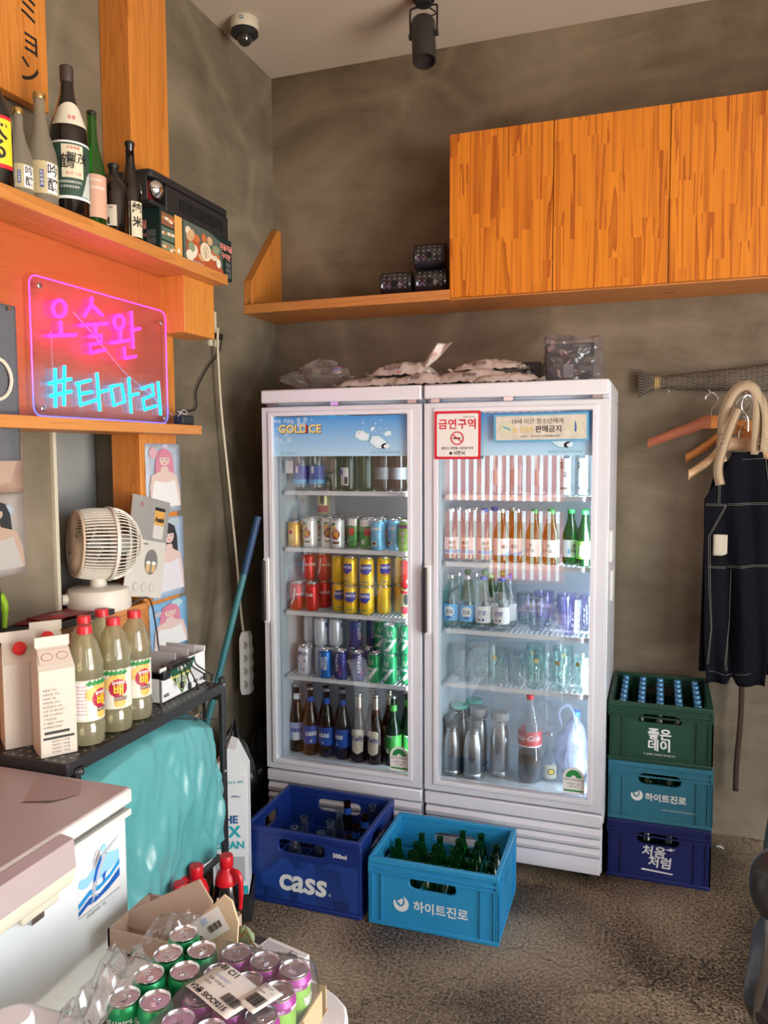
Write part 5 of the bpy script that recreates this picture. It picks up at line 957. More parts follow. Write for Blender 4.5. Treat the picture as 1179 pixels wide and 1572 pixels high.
CYAN= [[(1.8785, 1.9115), (1.8739, 1.7982)], [(1.917, 1.9234), (1.9094, 1.8056)], [(1.8513, 1.865), (1.9425, 1.8868)], [(1.856, 1.8307), (1.9427, 1.8503)], [(1.9658, 1.8742), (2.0292, 1.8908)], [(1.9738, 1.8735), (1.9809, 1.8109), (2.0607, 1.8335)], [(1.9774, 1.8437), (2.0329, 1.8554)], [(2.0592, 1.9164), (2.0677, 1.7976)], [(2.0661, 1.8556), (2.1062, 1.8658)], [(2.1237, 1.8781), (2.1785, 1.8899), (2.1914, 1.8341), (2.1369, 1.8181), (2.1237, 1.8781)], [(2.2166, 1.9159), (2.2247, 1.7976)], [(2.2225, 1.8567), (2.2662, 1.8658)], [(2.2859, 1.8829), (2.3451, 1.9017), (2.3503, 1.8677), (2.2907, 1.8479), (2.2982, 1.8128), (2.3648, 1.8307)], [(2.3792, 1.9158), (2.3892, 1.7994)]]
acry = glass('acrylic', (.97, .93, .98), haze=.03, hazecol=(.7, .5, .8), refl=.6, ior=1.45, rough=.01)
t = thing('neon_sign', 'glowing pink and cyan Korean neon sign on a clear acrylic plate', 'neon sign', (-1.680, 1.80, 1.772))
B().prism(rrect(.648, .396, .028, .324, .198), lambda u, v, d: (d, u, v), -.004, .004).obj('acrylic_plate', acry, t, smooth=0)
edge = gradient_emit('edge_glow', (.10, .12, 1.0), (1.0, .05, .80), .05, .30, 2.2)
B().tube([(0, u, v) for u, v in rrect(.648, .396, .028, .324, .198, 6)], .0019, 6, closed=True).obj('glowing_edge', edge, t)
pk, cy = emi('neon_pink', (1.0, .007, .58), 9.0), emi('neon_cyan', (.003, .55, 1.0), 6.0); tube_b = glass('tube_base', (.9, .9, .95), refl=1, haze=.3)
for L_, m_ in ((PINK, pk), (CYAN, cy)):
    for s in L_:
        pts = [(.011, y-1.80, z-1.772) for y, z in s]
        b = B(); b.tube(pts, .0048, 8, closed=False); o = b.obj('neon_stroke', m_, t)
        for q in (pts[0], pts[-1]): o2 = None
for y, z in ((.033, .368), (.612, .352), (.030, .022), (.622, .018)): B().lathe([(.0001, 0), (.009, 0), (.009, .004), (.006, .006), (.0001, .006)], 14).obj('standoff', steel, t, loc=(.004, y, z), rot=(0, R(90), 0))
B().tube(curve_pts([(-.006, .18, .32), (-.006, .26, .27), (-.006, .33, .22), (-.006, .42, .16), (-.006, .55, .10), (-.006, .655, .045), (-.0, .70, .02)], 5), .0016, 5).obj('feed_wire', mat('clear_wire', (.45, .40, .45), .3), t)
B().tube([(-.006, .085, .25), (-.006, .087, .14)], .0012, 5).obj('feed_wire', mat('clear_wire', (.45, .40, .45)), t)
t = thing('power_adapter', 'small black power adapter lying at the end of narrow ledge', 'adapter', (-1.655, 2.475, 1.767)); B().box(-.02, .02, 0, .075, 0, .036).obj('case', black, t, bev=.004); B().tube(curve_pts([(.0, .0, .03), (.01, .02, .055), (.0, .06, .045), (.01, .03, .04), (0, .0, .05)], 5), .0022, 5).obj('coiled_wire', mat('grey_wire', (.45, .45, .47), .4), t)
o = B().tube(curve_pts([(-1.655, 2.55, 1.79), (-1.74, 2.60, 1.80), (-1.815, 2.75, 1.83), (-1.825, 2.86, 1.85), (-1.825, 2.87, 1.93), (-1.825, 2.96, 2.03), (-1.825, 3.05, 2.10), (-1.815, 3.06, 2.17), (-1.812, 3.02, 2.18)], 6), .0032, 7).obj('black_cord', black); o.name = 'power_lead'; tag(o, 'thin black cord running from wall outlet to the adapter', 'cord')
t = thing('wall_outlet', 'cream wall outlet with two sockets beside the wooden block', 'outlet', (-1.838, 3.015, 2.20)); B().box(-.004, .010, -.028, .028, -.075, .075).obj('face_plate', mat('cream_plastic', (.66, .60, .46), .4), t, bev=.002)
for z in (-.04, .04): B().lathe([(.02, 0), (.021, .003), (.014, .002), (.0001, .001)], 16).obj('socket', mat('cream_plastic', (.66, .60, .46)), t, loc=(.010, 0, z), rot=(0, R(90), 0))
B().box(.010, .04, -.012, .03, .0-.045, -.020).obj('plug', black, t, bev=.003)
o = B().tube(curve_pts([(-1.80, 3.005, 2.20), (-1.80, 3.0, 2.10), (-1.80, 3.02, 1.85), (-1.79, 3.06, 1.50), (-1.78, 3.09, 1.20), (-1.765, 3.10, .93), (-1.76, 3.11, .85)], 6), .0055, 8).obj('cream_cable', mat('cream_plastic', (.66, .60, .46))); tag(o, 'cream cable hanging down the corner from the wall outlet', 'cable')
t = thing('power_strip', 'white wavy-edged power strip hanging on its cable near the cooler', 'power strip', (-1.755, 3.12, .72))
B().prism([(-.025, .14), (-.042, .11), (-.042, -.12), (-.03, -.15), (.03, -.15), (.046, -.13), (.034, -.10), (.046, -.07), (.034, -.04), (.046, -.01), (.034, .02), (.046, .05), (.034, .08), (.04, .11), (.022, .14)], lambda u, v, d: (u*.5, d+u*.3, v), -.015, .015).obj('housing', white, t, bev=.003)
for k in range(4): B().lathe([(.016, 0), (.017, .002), (.012, .001), (.0001, .0008)], 14).obj('socket', mat('socket_grey', (.5, .5, .5), .4), t, loc=(.0, -.0155, .08-.06*k), rot=(R(90), 0, 0))
t = thing('mop_handle', 'blue-green mop leaning in the dark corner behind the rack', 'mop', (-1.80, 2.72, 0)); B().tube([(.005, .0, .30), (.17, .17, 1.16)], .014, 12).obj('pole', mat('teal_pole', (.03, .17, .20), .4), t); B().tube([(.17, .17, 1.16), (.215, .215, 1.40)], .0155, 12).obj('grip', mat('blue_grip', (.006, .045, .13), .5), t); B().tube([(.005, 0, .30), (-.01, 0, .02)], .02, 10).obj('head', black, t)
t = thing('squeegee_pole', 'thin pale metal pole leaning beside the blue-green mop', 'pole', (-1.79, 2.82, 0)); B().tube([(.0, 0, .60), (.12, .14, 1.12)], .008, 8).obj('pole', metal('pale_alu', (.5, .5, .5), .4), t); B().tube([(.0, 0, .02), (0, 0, .62)], .008, 8).obj('lower_pole', black, t)
bb = mat('bin_bag', (.012, .012, .014), .3, bump=.4, bs=25)
for k, (x, y, z, w_, h_, s, lb) in enumerate(((-1.73, 3.42, 0, .16, .62, 3., 'tall black bin bag in the dark gap beside the cooler'), (-1.715, 2.93, 0, .18, .50, 5., 'crumpled black bin bag in front of the tall bag'), (-1.73, 3.18, .0, .16, .40, 8., 'low black bin bag squeezed beside left cooler'))):
    o = crumple(B(), 0, 0, 0, w_, .20, h_, s, k=.30, neck=.55).obj('bin_bag', bb, smooth=30, loc=(x, y, z)); tag(o, lb, 'bag')
# detergent carton
t = thing('detergent_carton', 'white and teal detergent carton between the rack and blue crate', 'box', (-1.462, 2.335, 0.10), R(24)); cm = mat('carton_white', (.74, .76, .78), .5, var=.04)
B().box(0, .125, 0, .12, 0, .44).obj('body', cm, t, bev=.002); B().prism([(0, 0), (.125, 0), (.085, .085), (.06, .095)], lambda u, v, d: (u, d, .44+v), .0, .12).obj('gable', cm, t)
teal_i = flat('teal_print', (.02, .40, .45)); nb_ = flat('navy_teal_print', (.03, .12, .30))
for s, z, sz, m_ in (('THE', .275, .038, nb_), ('OX', .230, .054, teal_i), ('CLEAN', .182, .036, teal_i)): txt(s, sz, m_, t, (.056, -.0015, z), bold=.04)
decal(rect(.12, .03), teal_i, t, (.0625, -.001, .018), name='stripe'); decal(rect(.10, .09), flat('grey_print2', (.42, .44, .46)), t, (.0625, -.001, .095), name='text_panel'); txt('구김방지 세탁', .013, teal_i, t, (.075, -.0015, .41)); txt('AllBlue', .012, nb_, t, (.085, -.0015, .36))
t2 = thing('crate_box_under', 'low dark plinth box under detergent carton', 'box', (-1.475, 2.325, 0), R(24)); B().box(0, .15, 0, .15, 0, .0985).obj('body', blackm, t2, bev=.003); B().box(-.002, .152, -.002, .152, .085, .0985).obj('lid', blackm, t2)

# ------------------------------------------------------------------ bottles on the upper shelf
def bt(name, label, y, prof, g, cap, capz, capr, caph, x=-1.60, z=2.3335, n=26):
    t = thing(name, label, 'bottle', (x, y, z), R(52)); B().lathe(prof, n).obj('glass_body', g, t); 
    if cap: B().lathe([(capr*.96, 0), (capr, .002), (capr, caph-.003), (capr*.85, caph), (.0001, caph)], 20).obj('cap', cap, t, loc=(0, 0, capz))
    return t
frost = glass('frosted_glass', (.75, .75, .72), refl=.6, haze=.55, hazecol=(.50, .44, .34), rough=.35); dk = glass('dark_amber', (.05, .025, .02), refl=2.2, haze=.5, hazecol=(.018, .010, .010)); gg = glass('bright_green', (.18, .62, .10), refl=1.8, haze=.25, hazecol=(.04, .22, .03))
lgold = mat('label_gold', (.50, .42, .24), .5, var=.25, vs=40)
t = bt('shochu_bottle', 'dark bottle with yellow brush-lettered label, at the frame edge', 1.615, [(.040, 0), (.045, .004), (.045, .17), (.032, .21), (.016, .25), (.014, .30)], dk, black, .30, .016, .02)
lab(t, .045, .045, .165, flat('label_yellow', (.85, .62, .03)), .9); lab(t, .0453, .040, .050, ink_r, .9); lab(t, .0453, .160, .168, ink_r, .9); txt('大', .055, ink_k, t, (0, 0, .132), wrap=.0458, bold=.03); txt('る', .055, ink_k, t, (0, 0, .082), wrap=.0458, bold=.03)
def ginjo(label, y, s):
    t = bt('sake_bottle', label, y, [(.030*s, 0), (.035*s, .004), (.035*s, .085), (.033*s, .105), (.018*s, .150), (.0135*s, .175), (.0125*s, .215*1.0)] if s == 1 else [(.036, 0), (.041, .005), (.0415, .115), (.038, .145), (.022, .195), (.0155, .235), (.0145, .285)], frost, gold, .212 if s == 1 else .283, .0145 if s == 1 else .0165, .016)
    r_, h0, h1 = (.0352, .018, .078) if s == 1 else (.0417, .025, .110)
    lab(t, r_, h0, h1, lgold, PI*.55); decal(rect(r_*.78, (h1-h0)*.92, r_*.55, (h0+h1)/2), lw_, t, wrap=r_+.0009); k = (h1-h0)
    txt('吟', k*.42, ink_k, t, (0, 0, (h0+h1)/2+k*.22), wrap=r_+.0014, ang=.55, bold=.01); txt('醸', k*.42, ink_k, t, (0, 0, (h0+h1)/2-k*.22), wrap=r_+.0014, ang=.55, bold=.01); decal(rect(r_*.24, k*.55, -r_*.18, (h0+h1)/2-k*.05), flat('label_indigo', (.06, .08, .25)), t, wrap=r_+.0012)
    for q, ch in enumerate('生貯蔵酒'): txt(ch, k*.10, ink_w, t, (0, 0, (h0+h1)/2+k*(.14-.12*q)), wrap=r_+.0016, ang=-.18)
ginjo('smaller frosted sake bottle with gold label and copper cap', 1.695, 1); ginjo('larger frosted sake bottle beside the big brown bottle', 1.775, 1.2)
t = bt('sake_bottle', 'tallest dark brown sake bottle with cream and green label', 1.885, [(.046, 0), (.052, .005), (.0525, .215), (.049, .245), (.034, .290), (.021, .335), (.0165, .375), (.016, .40)], dk, mat('foil_dark', (.05, .035, .03), .5), .372, .0185, .045)
lab(t, .0527, .045, .195, flat('label_dkgreen', (.03, .07, .05)), PI*.62); lab(t, .0532, .040, .048, lw_, PI*.62); lab(t, .0532, .192, .197, lw_, PI*.62); decal(rect(.060, .090, -.002, .142), mat('label_ivory', (.70, .64, .48), .5, var=.06), t, wrap=.0540); decal([(.022, .05), (.058, .05), (.058, .128), (.042, .11), (.034, .085)], flat('label_mist', (.55, .60, .58)), t, wrap=.0538)
txt('賀茂', .030, ink_k, t, (0, 0, .150), wrap=.0547, ang=.18, bold=.012); txt('鶴', .042, ink_k, t, (0, 0, .138), wrap=.0547, ang=-.32, bold=.008); txt('日本清酒', .009, ink_r, t, (0, 0, .178), wrap=.0547); txt('おきつる', .011, ink_r, t, (0, 0, .108), wrap=.0547); txt('賀茂鶴酒造株式会社', .0075, ink_w, t, (0, 0, .085), wrap=.0543, ang=-.2); txt('広島県東広島市', .0075, ink_w, t, (0, 0, .072), wrap=.0543, ang=-.2)
b = B().grid(16, 3, lambda u, v: ((.0505-.0165*v)*math.sin(-1.2+2.4*u)*1.012, -(.0505-.0165*v)*math.cos(-1.2+2.4*u)*1.012, .243+(.045+.02*math.sin(PI*u))*v)); b.obj('neck_label', flat('label_ivory2', (.70, .66, .54)), t, recalc=False); txt('金賞', .012, ink_r, t, (0, 0, .262), wrap=.0475)
t = bt('sake_bottle', 'bright green glass bottle with salmon label', 1.985, [(.031, 0), (.0355, .004), (.0355, .15), (.032, .18), (.020, .225), (.014, .260), (.0128, .31), (.0145, .312), (.0145, .320), (.0128, .322), (.0128, .326)], gg, black, .326, .0145, .008)
lab(t, .0357, .022, .145, mat('label_salmon', (.66, .38, .28), .5, var=.05), PI*.7); txt('EMISHIKI', .010, ink_w, t, (0, 0, .128), wrap=.0365); txt('Sensation', .016, ink_w, t, (0, 0, .108), wrap=.0365)
t = bt('liquor_bottle', 'squat dark round-shouldered bottle with small white label', 2.085, [(.038, 0), (.044, .004), (.0445, .12), (.041, .145), (.028, .165), (.017, .178), (.015, .19), (.015, .212)], dk, black, .205, .0175, .012, x=-1.605)
decal(rect(.034, .062, -.022, .052), mat('label_cream2', (.62, .57, .48), .5), t, wrap=.0449); decal(rect(.006, .020, -.030, .036), ink_k, t, wrap=.0453); txt('国産', .006, ink_k, t, (0, 0, .075), wrap=.0453, ang=-.5)
t = bt('sake_bottle', 'slim dark bottle with cream calligraphy label, next to gas stove', 2.175, [(.030, 0), (.034, .004), (.0345, .15), (.031, .18), (.020, .215), (.0145, .25), (.013, .30), (.015, .303), (.015, .310)], dk, black, .305, .0158, .012, x=-1.61)
decal(rect(.040, .110, .010, .070), mat('label_ivory', (.70, .64, .48), .5), t, wrap=.0349); txt('純', .034, ink_k, t, (0, 0, .102), wrap=.0354, ang=.28, bold=.03); txt('米', .034, ink_k, t, (0, 0, .060), wrap=.0354, ang=.28, bold=.03)
# gas stove and its printed box
t = thing('stove_box', 'printed dark green box with grilled seafood pictures under gas stove', 'box', (-1.79, 2.315, 2.334)); BW, BH = .47, .155
B().box(0, .19, 0, BW, 0, BH).obj('carton', mat('box_darkgreen', (.012, .030, .028), .35), t, bev=.002)
fx = .1905
def face(poly, m_, dz=0, nm='printed_picture'): decal([(y, z) for y, z in poly], m_, t, (fx+dz, 0, 0), (0, 1, 0), (0, 0, 1), name=nm)
face(rect(.045, BH-.006, .105, BH/2), flat('box_ochre', (.72, .38, .10))); foods = [flat('food_a', (.62, .40, .22)), flat('food_b', (.75, .66, .52)), flat('food_c', (.55, .16, .05)), flat('food_d', (.24, .30, .18)), flat('food_e', (.80, .74, .64))]
for k in range(3): face(rect(.072, .042, .042, .026+.048*k), flat('food_bg%d' % k, ((.20, .24, .15), (.10, .16, .12), (.24, .10, .06))[k]), .0001)
for k in range(3):
    for q in range(6): r_ = Random(k*9+q); face(oval(.018+.008*r_.random(), .011, .016+.011*q, .022+.048*k+.010*r_.random(), 10), foods[(q+k) % 5], .0006+.0001*q)
face([(.135, .004), (.40, .004), (.395, .13), (.30, BH-.004), (.135, BH-.004)], flat('food_bg4', (.10, .13, .11)), .0001); face([(.15, .03), (.40, .004), (.40, .03), (.16, .12)], flat('grill_red', (.45, .10, .04)), .0004)
for q in range(20): r_ = Random(q+70); face(oval(.030+.030*r_.random(), .022+.018*r_.random(), .165+.20*r_.random(), .035+.085*r_.random(), 12), foods[q % 5], .0007+.00012*q)
face(oval(.075, .066, .275, .070, 20), flat('shell_pale', (.78, .68, .52)), .0036)
for q in range(7): a = -1.2+.4*q; face([(.275, .045), (.275+.030*math.sin(a)-.002, .045+.050*math.cos(a)), (.275+.030*math.sin(a)+.002, .045+.050*math.cos(a))], flat('shell_line', (.42, .30, .18)), .0042)
txt('자글자글', .024, flat('pink_print', (.70, .25, .22)), t, (fx+.001, .425, .118), (0, 1, 0), bold=.05); txt('구이판', .024, flat('pink_print', (.70, .25, .22)), t, (fx+.001, .425, .085), (0, 1, 0), bold=.05); txt('Korean barbecue', .012, ink_w, t, (fx+.0046, .215, .020), (0, 1, 0)); txt('▲', .022, ink_w, t, (fx+.001, .105, .035), (0, 1, 0))
txt('그릴', .03, flat('pink_print', (.70, .25, .22)), t, (.11, -.001, .10), bold=.04); txt('불판구이', .018, flat('pink_print2', (.5, .2, .2)), t, (.11, -.001, .065), bold=.04)
for k in range(3): decal(rect(.035, .022), flat('grey_print3', (.10, .11, .11)), t, (.155, -.001, .02+.026*k), name='printed_panel'); face(rect(.035, .016, .44, .018+.020*k), flat('grey_print3', (.10, .11, .11)), .0005)
t = thing('gas_stove', 'black portable gas stove with butane can on top of printed box', 'stove', (-1.79, 2.27, 2.334+BH+.0015)); SB = .50
B().box(.0, .185, .09, SB, .0, .085).box(.0, .06, .0, .09, 0, .085).box(.06, .185, .0, .09, 0, .012).box(.06, .185, .0, .09, .098, .105).obj('case', blackm, t, bev=.006)
B().prism(rrect(.19, SB, .02, .0925, SB/2), lambda u, v, d: (u, v, d), .088, .112).obj('top_plate', blackm, t, bev=.004)
B().box(.0, .175, -.004, .0, .01, .09).obj('end_panel', mat('stove_panel', (.035, .035, .038), .5), t, bev=.002)
for k in range(16): B().box(.1855, .1875, .17+k*.0185, .178+k*.0185, .020, .060).obj('vent_slot', flat('hole_black', (.001, .001, .001)), t)
c_ = thing('butane_can', 'red and silver butane can in the end of gas stove', 'canister', (-1.675, 2.31, 2.334+BH+.055)); B().lathe([(.0001, -.075), (.030, -.075), (.0335, -.07), (.0335, .08), (.0001, .08)], 28).obj('body', mat('butane_red', (.45, .05, .04), .3, metal=.3), c_, rot=(0, R(90), 0), loc=(0-.02, 0, .0)); B().lathe([(.0335, 0), (.034, .004), (.030, .012), (.018, .026), (.008, .030), (.0001, .030)], 28).obj('dome_end', chrome, c_, rot=(0, R(90), 0), loc=(.060, 0, 0)); decal(rect(.03, .02), lw_, c_, (-.02, -.034, 0)); txt('부탄', .018, ink_w, c_, (.0, -.0345, .004), bold=.04)

# ------------------------------------------------------------------ curtain and posters
t = thing('half_curtain', 'grey hanging half curtain with white arc print, at the frame edge', 'curtain', (-1.655, 1.30, 2.06)); B().grid(30, 26, lambda u, v: (.012*math.sin(u*17)*v+.004, u*.415+.012*v, -.415*v)).obj('cloth', mat('slate_cloth', (.115, .125, .145), .9, var=.12, vs=60, bump=.3, bs=300), t, thick=.002, smooth=80)
B().lathe([(.0001, 0), (.006, 0), (.006, .003), (.0001, .004)], 12).obj('stud', chrome, t, loc=(.010, .385, -.012), rot=(0, R(90), 0)); B().tube([(.016, .325+.055*math.cos(a), -.20+.055*math.sin(a)) for a in [k*PI/12 for k in range(24)]], .005, 6, closed=True).obj('printed_ring', flat('curtain_print', (.68, .64, .56)), t)
def poster(name, label, X, y0, y1, z0, z1, bgc, skin, hair, dress, seed, tear=False):
    t = thing(name, label, 'poster', (X, y0, z0)); W_, H_ = y1-y0, z1-z0
    B().grid(6, 10, lambda u, v: (.0015+.003*mn.noise(Vector((u*3, v*4, seed))), u*W_, v*H_)).obj('sheet', bgc, t, thick=.0008, smooth=80)
    P_ = lambda poly, m_, d, nm: decal([(max(.01, min(.99, .5+(x-.5)*1.45))*W_ if nm != 'background_print' else x*W_, min(.985, .02+(y-.02)*1.08)*H_) for x, y in poly], m_, t, (.0045+d, 0, 0), (0, 1, 0), (0, 0, 1), name=nm)
    ra = Random(seed)
    for k in range(7): cx, cy = ra.random()*.8+.1, ra.random()*.9+.05; P_(oval(.25*ra.random()+.08, .16*ra.random()+.05, min(max(cx, .2), .8), min(max(cy, .12), .88), 12), flat('poster_tone%d' % (k % 3+int(seed)*3), [c*(.75+.5*ra.random()) for c in (.42, .55, .68)] if seed != 1 else [c*(.7+.5*ra.random()) for c in (.55, .52, .60)]), .0001*k, 'background_print')
    cx = .5
    P_([(cx-.17, .68), (cx-.18, .50), (cx+.20, .48), (cx+.18, .70), (cx+.13, .82), (cx, .87), (cx-.12, .82)], hair, .001, 'hair_print')
    P_([(cx-.30, .08), (cx+.32, .08), (cx+.30, .30), (cx+.24, .50), (cx+.08, .56), (cx+.06, .62), (cx-.06, .62), (cx-.08, .56), (cx-.26, .50), (cx-.28, .3)], skin, .0016, 'body_print')
    P_([(cx-.28, .08), (cx+.30, .08), (cx+.24, .30), (cx+.20, .44), (cx+.02, .40), (cx-.20, .44), (cx-.24, .30)], dress, .0022, 'dress_print')
    P_(oval(.20, .155, cx, .71), skin, .0026, 'face_print'); P_([(cx-.115, .74), (cx+.115, .74), (cx+.09, .81), (cx, .835), (cx-.09, .81)], hair, .003, 'hair_print')
    for s in (-1, 1): P_(oval(.035, .012, cx+s*.045, .715, 8), ink_k, .0034, 'eye_print')
    P_(oval(.045, .012, cx, .670, 8), ink_r, .0034, 'mouth_print'); return t
skin = flat('print_skin', (.66, .50, .46)); pinkh = flat('print_pink_hair', (.60, .22, .32)); blk = flat('print_black_hair', (.02, .02, .025)); wht = flat('print_white', (.74, .74, .76)); 
poster('wall_poster', 'top poster on the pillar, pink-haired person in white on blue-grey', -1.7195, 2.36, 2.575, 1.447, 1.70, mat('poster_bluegrey', (.40, .46, .56), .45, var=.25, vs=25), skin, pinkh, wht, 1)
poster('wall_poster', 'middle poster on the pillar, black-haired person seated in pale blue room', -1.7195, 2.385, 2.585, 1.130, 1.428, mat('poster_blue', (.38, .50, .68), .45, var=.2, vs=14), skin, blk, flat('print_pale', (.68, .66, .72)), 2)
poster('wall_poster', 'lowest poster on the pillar, pink-haired person before a blue window', -1.7195, 2.36, 2.60, .93, 1.118, mat('poster_window', (.20, .42, .66), .45, var=.2, vs=10), skin, pinkh, wht, 3)
poster('wall_poster', 'faded poster of dark-haired person on wall over the tray', XL+.001, 1.66, 1.915, 1.30, 1.545, mat('poster_faded', (.38, .34, .32), .5, var=.3, vs=16), flat('print_skin2', (.48, .34, .27)), blk, flat('print_grey', (.45, .44, .42)), 4)
t = thing('wall_poster', 'creased skin-toned poster scrap just below grey curtain', 'poster', (XL+.001, 1.66, 1.55)); B().grid(6, 5, lambda u, v: (.002+.002*math.sin(u*9), u*.255, v*.16)).obj('sheet', mat('poster_tan', (.42, .28, .22), .5, var=.35, vs=12), t, thick=.001)
decal([(.12, .02), (.2, .03), (.23, .10), (.16, .14)], flat('print_skin2', (.48, .34, .27)), t, (.0065, 0, 0), (0, 1, 0), name='printed_shape')
# drink advert board leaning behind the fan
t = thing('advert_board', 'tilted white and grey beer advert board leaning behind the fan', 'board', (-1.700, 2.215, 1.150)); tilt = R(-14)
ro = lambda y, z: (y*math.cos(tilt)-z*math.sin(tilt), y*math.sin(tilt)+z*math.cos(tilt))
Wd, Hd = .215, .35; cs_, sn_ = math.cos(-tilt), math.sin(-tilt)
rgt = (0, math.cos(R(-12)), math.sin(R(-12))); upw = (0, -math.sin(R(-12)), math.cos(R(-12)))
def ad(poly, m_, d=0, nm='printed_shape', tt=.0004): return decal(poly, m_, t, (d, -.02, .035), rgt, upw, name=nm, t=tt)
ad(rect(Wd, Hd, Wd/2, Hd/2), mat('ad_white', (.62, .59, .54), .35), -.004, 'backing', .004); ad(rect(Wd, .15, Wd/2, Hd-.075), mat('ad_grey', (.30, .29, .28), .35), .0005)
ad(rrect(.060, .110, .01, .158, Hd-.085), flat('ad_can_silver', (.60, .58, .55)), .001); ad(rrect(.060, .060, .008, .158, Hd-.062), flat('ad_can_gold', (.65, .35, .08)), .0015); ad(rrect(.060, .012, .003, .158, Hd-.034), ink_k, .002)
def adt(s, sz, x, y, m_, **k): 
    p = Vector((.003, -.02, .035))+Vector(rgt)*x+Vector(upw)*y; return txt(s, sz, m_, t, p, rgt, upw, **k)
adt('Asahi', .024, .158, Hd-.072, ink_k, bold=.05); adt('生', .018, .05, Hd-.03, ink_r); ad(oval(.075, .09, .135, .125), flat('ad_disc', (.18, .17, .17)), .001); 
for x in (.118, .150): ad(rrect(.022, .032, .004, x, .105), flat('ad_beer', (.62, .42, .2)), .0016); ad(oval(.024, .012, x, .122), ink_w, .002)
for x in (.06, .105, .150): ad(oval(.030, .030, x, .035), flat('ad_ring', (.35, .33, .31)), .001); ad(oval(.026, .026, x, .035), mat('ad_white', (.62, .59, .54)), .0015)
adt('맛있는 생맥주', .010, .08, .185, ink_k)
# tray and menu cards
t = thing('serving_tray', 'black rectangular tray on the service counter', 'tray', (-1.80, 1.73, 1.141)); B().box(-.13, .13, -.36, .36, 0, .006).obj('base', blackm, t, bev=.003)
B().ring_plate(.28, .74, (.14, .37, .125, .355, .03), lambda u, v, d: (u-.14, v-.37, d), .003, .022).obj('rim', blackm, t, bev=.003)
t = thing('menu_card', 'dark red card with white print lying on black tray', 'card', (-1.80, 1.95, 1.150), R(20)); B().box(-.06, .06, -.09, .09, 0, .003).obj('sheet', mat('maroon_card', (.22, .015, .02), .35), t); txt('메뉴', .03, ink_w, t, (0, 0, .0036), (0, 1, 0), (-1, 0, 0)); decal(rect(.05, .02), ink_r, t, (.03, -.03, .0035), (0, 1, 0), (-1, 0, 0), name='printed_shape')
o = dup(t, (-1.79, 1.99, 1.1545), R(-12), 'second dark red card overlapping first one on tray')
t = thing('green_handled_tool', 'lime green handle sticking up beside the posters over tray', 'utensil', (-1.775, 1.74, 1.164)); B().tube(curve_pts([(0, .015, 0), (0, .02, .03), (0, .018, .07), (0, .002, .10)], 5), [.009]*8+[.012]*8, 8).obj('handle', mat('lime_plastic', (.28, .50, .02), .4), t); B().box(-.02, .012, -.09, .0, .0, .12).obj('holder', black, t, bev=.004)

# ------------------------------------------------------------------ fan
fan = thing('desk_fan', 'white caged air circulator fan standing on the pine counter', 'fan', (-1.775, 2.165, 1.141)); fw_ = mat('fan_plastic', (.70, .66, .58), .4, var=.03)
B().lathe([(.095, 0), (.103, .004), (.105, .010), (.104, .058), (.098, .072), (.085, .078), (.0001, .080)], 40).obj('base', fw_, fan); B().lathe([(.028, 0), (.026, .03), (.03, .05)], 20).obj('neck', fw_, fan, loc=(0, 0, .070)); B().lathe([(.0001, 0), (.018, 0), (.019, .01), (.016, .018), (.0001, .019)], 18).obj('dial', fw_, fan, loc=(-.055, -.088, .045), rot=(R(90), 0, R(-32)))
ax = Vector((-.56, -.80, .06)).normalized(); hq = ax.to_track_quat('Z', 'Y')
hd = bpy.data.objects.new('cage', B().lathe([(.118, -.045), (.126, -.040), (.126, -.030), (.118, -.030)], 48).mesh('cage')); hd.data.materials.append(fw_); C.objects.link(hd); hd.parent = fan; hd.location = (0, 0, .222); hd.rotation_mode = 'QUATERNION'; hd.rotation_quaternion = hq
sd = B()
for k in range(60):
    a = 2*PI*k/60; p = [(.121, -.034), (.119, .03), (.113, .062), (.106, .070)]; w2 = .0021
    vs = []
    for (r_, z_) in p:
        for rr, s in ((r_, -1), (r_, 1), (r_-.006, 1), (r_-.006, -1)): aa = a+s*w2/.12; vs.append((rr*math.cos(aa), rr*math.sin(aa), z_))
    fs = [(4*i+q, 4*i+(q+1) % 4, 4*i+4+(q+1) % 4, 4*i+4+q) for i in range(3) for q in range(4)]; sd.add(vs, fs)
sd.obj('side_slat', fw_, hd, kind='stuff', smooth=0)
fg = B(); fg.tube([(.108*math.cos(a), .108*math.sin(a), .070) for a in [k*PI/24 for k in range(48)]], .004, 6, closed=True)
for k in range(48):
    a = 2*PI*k/48; fg.tube([((.03+(.078)*q/5)*math.cos(a+.9*(1-q/5)), (.03+.078*q/5)*math.sin(a+.9*(1-q/5)), .080-.010*(q/5)**2) for q in range(6)], .0017, 4)
fg.lathe([(.0001, .083), (.028, .081), (.030, .076), (.0001, .075)], 24); fg.obj('front_grille', mat('fan_tan', (.62, .50, .36), .45), hd, kind='stuff')
rg = B()
for k in range(56):
    a = 2*PI*k/56; rg.tube([((.120*math.cos(f)+.002)*math.cos(a), (.120*math.cos(f)+.002)*math.sin(a), -.040-.100*math.sin(f)) for f in [R(q*12) for q in range(7)]], .0020, 4)
for rr, zz in ((.112, -.078), (.090, -.108), (.058, -.130)): rg.tube([(rr*math.cos(a), rr*math.sin(a), zz) for a in [k*PI/20 for k in range(40)]], .0022, 5, closed=True)
rg.lathe([(.040, -.128), (.044, -.134), (.038, -.142), (.0001, -.143)], 24); rg.obj('rear_grille', fw_, hd, kind='stuff')
B().lathe([(.0001, -.10), (.036, -.10), (.040, -.06), (.034, .0), (.026, .04), (.0001, .05)], 24).obj('motor', mat('fan_grey', (.30, .30, .30), .5), hd)
bl = []
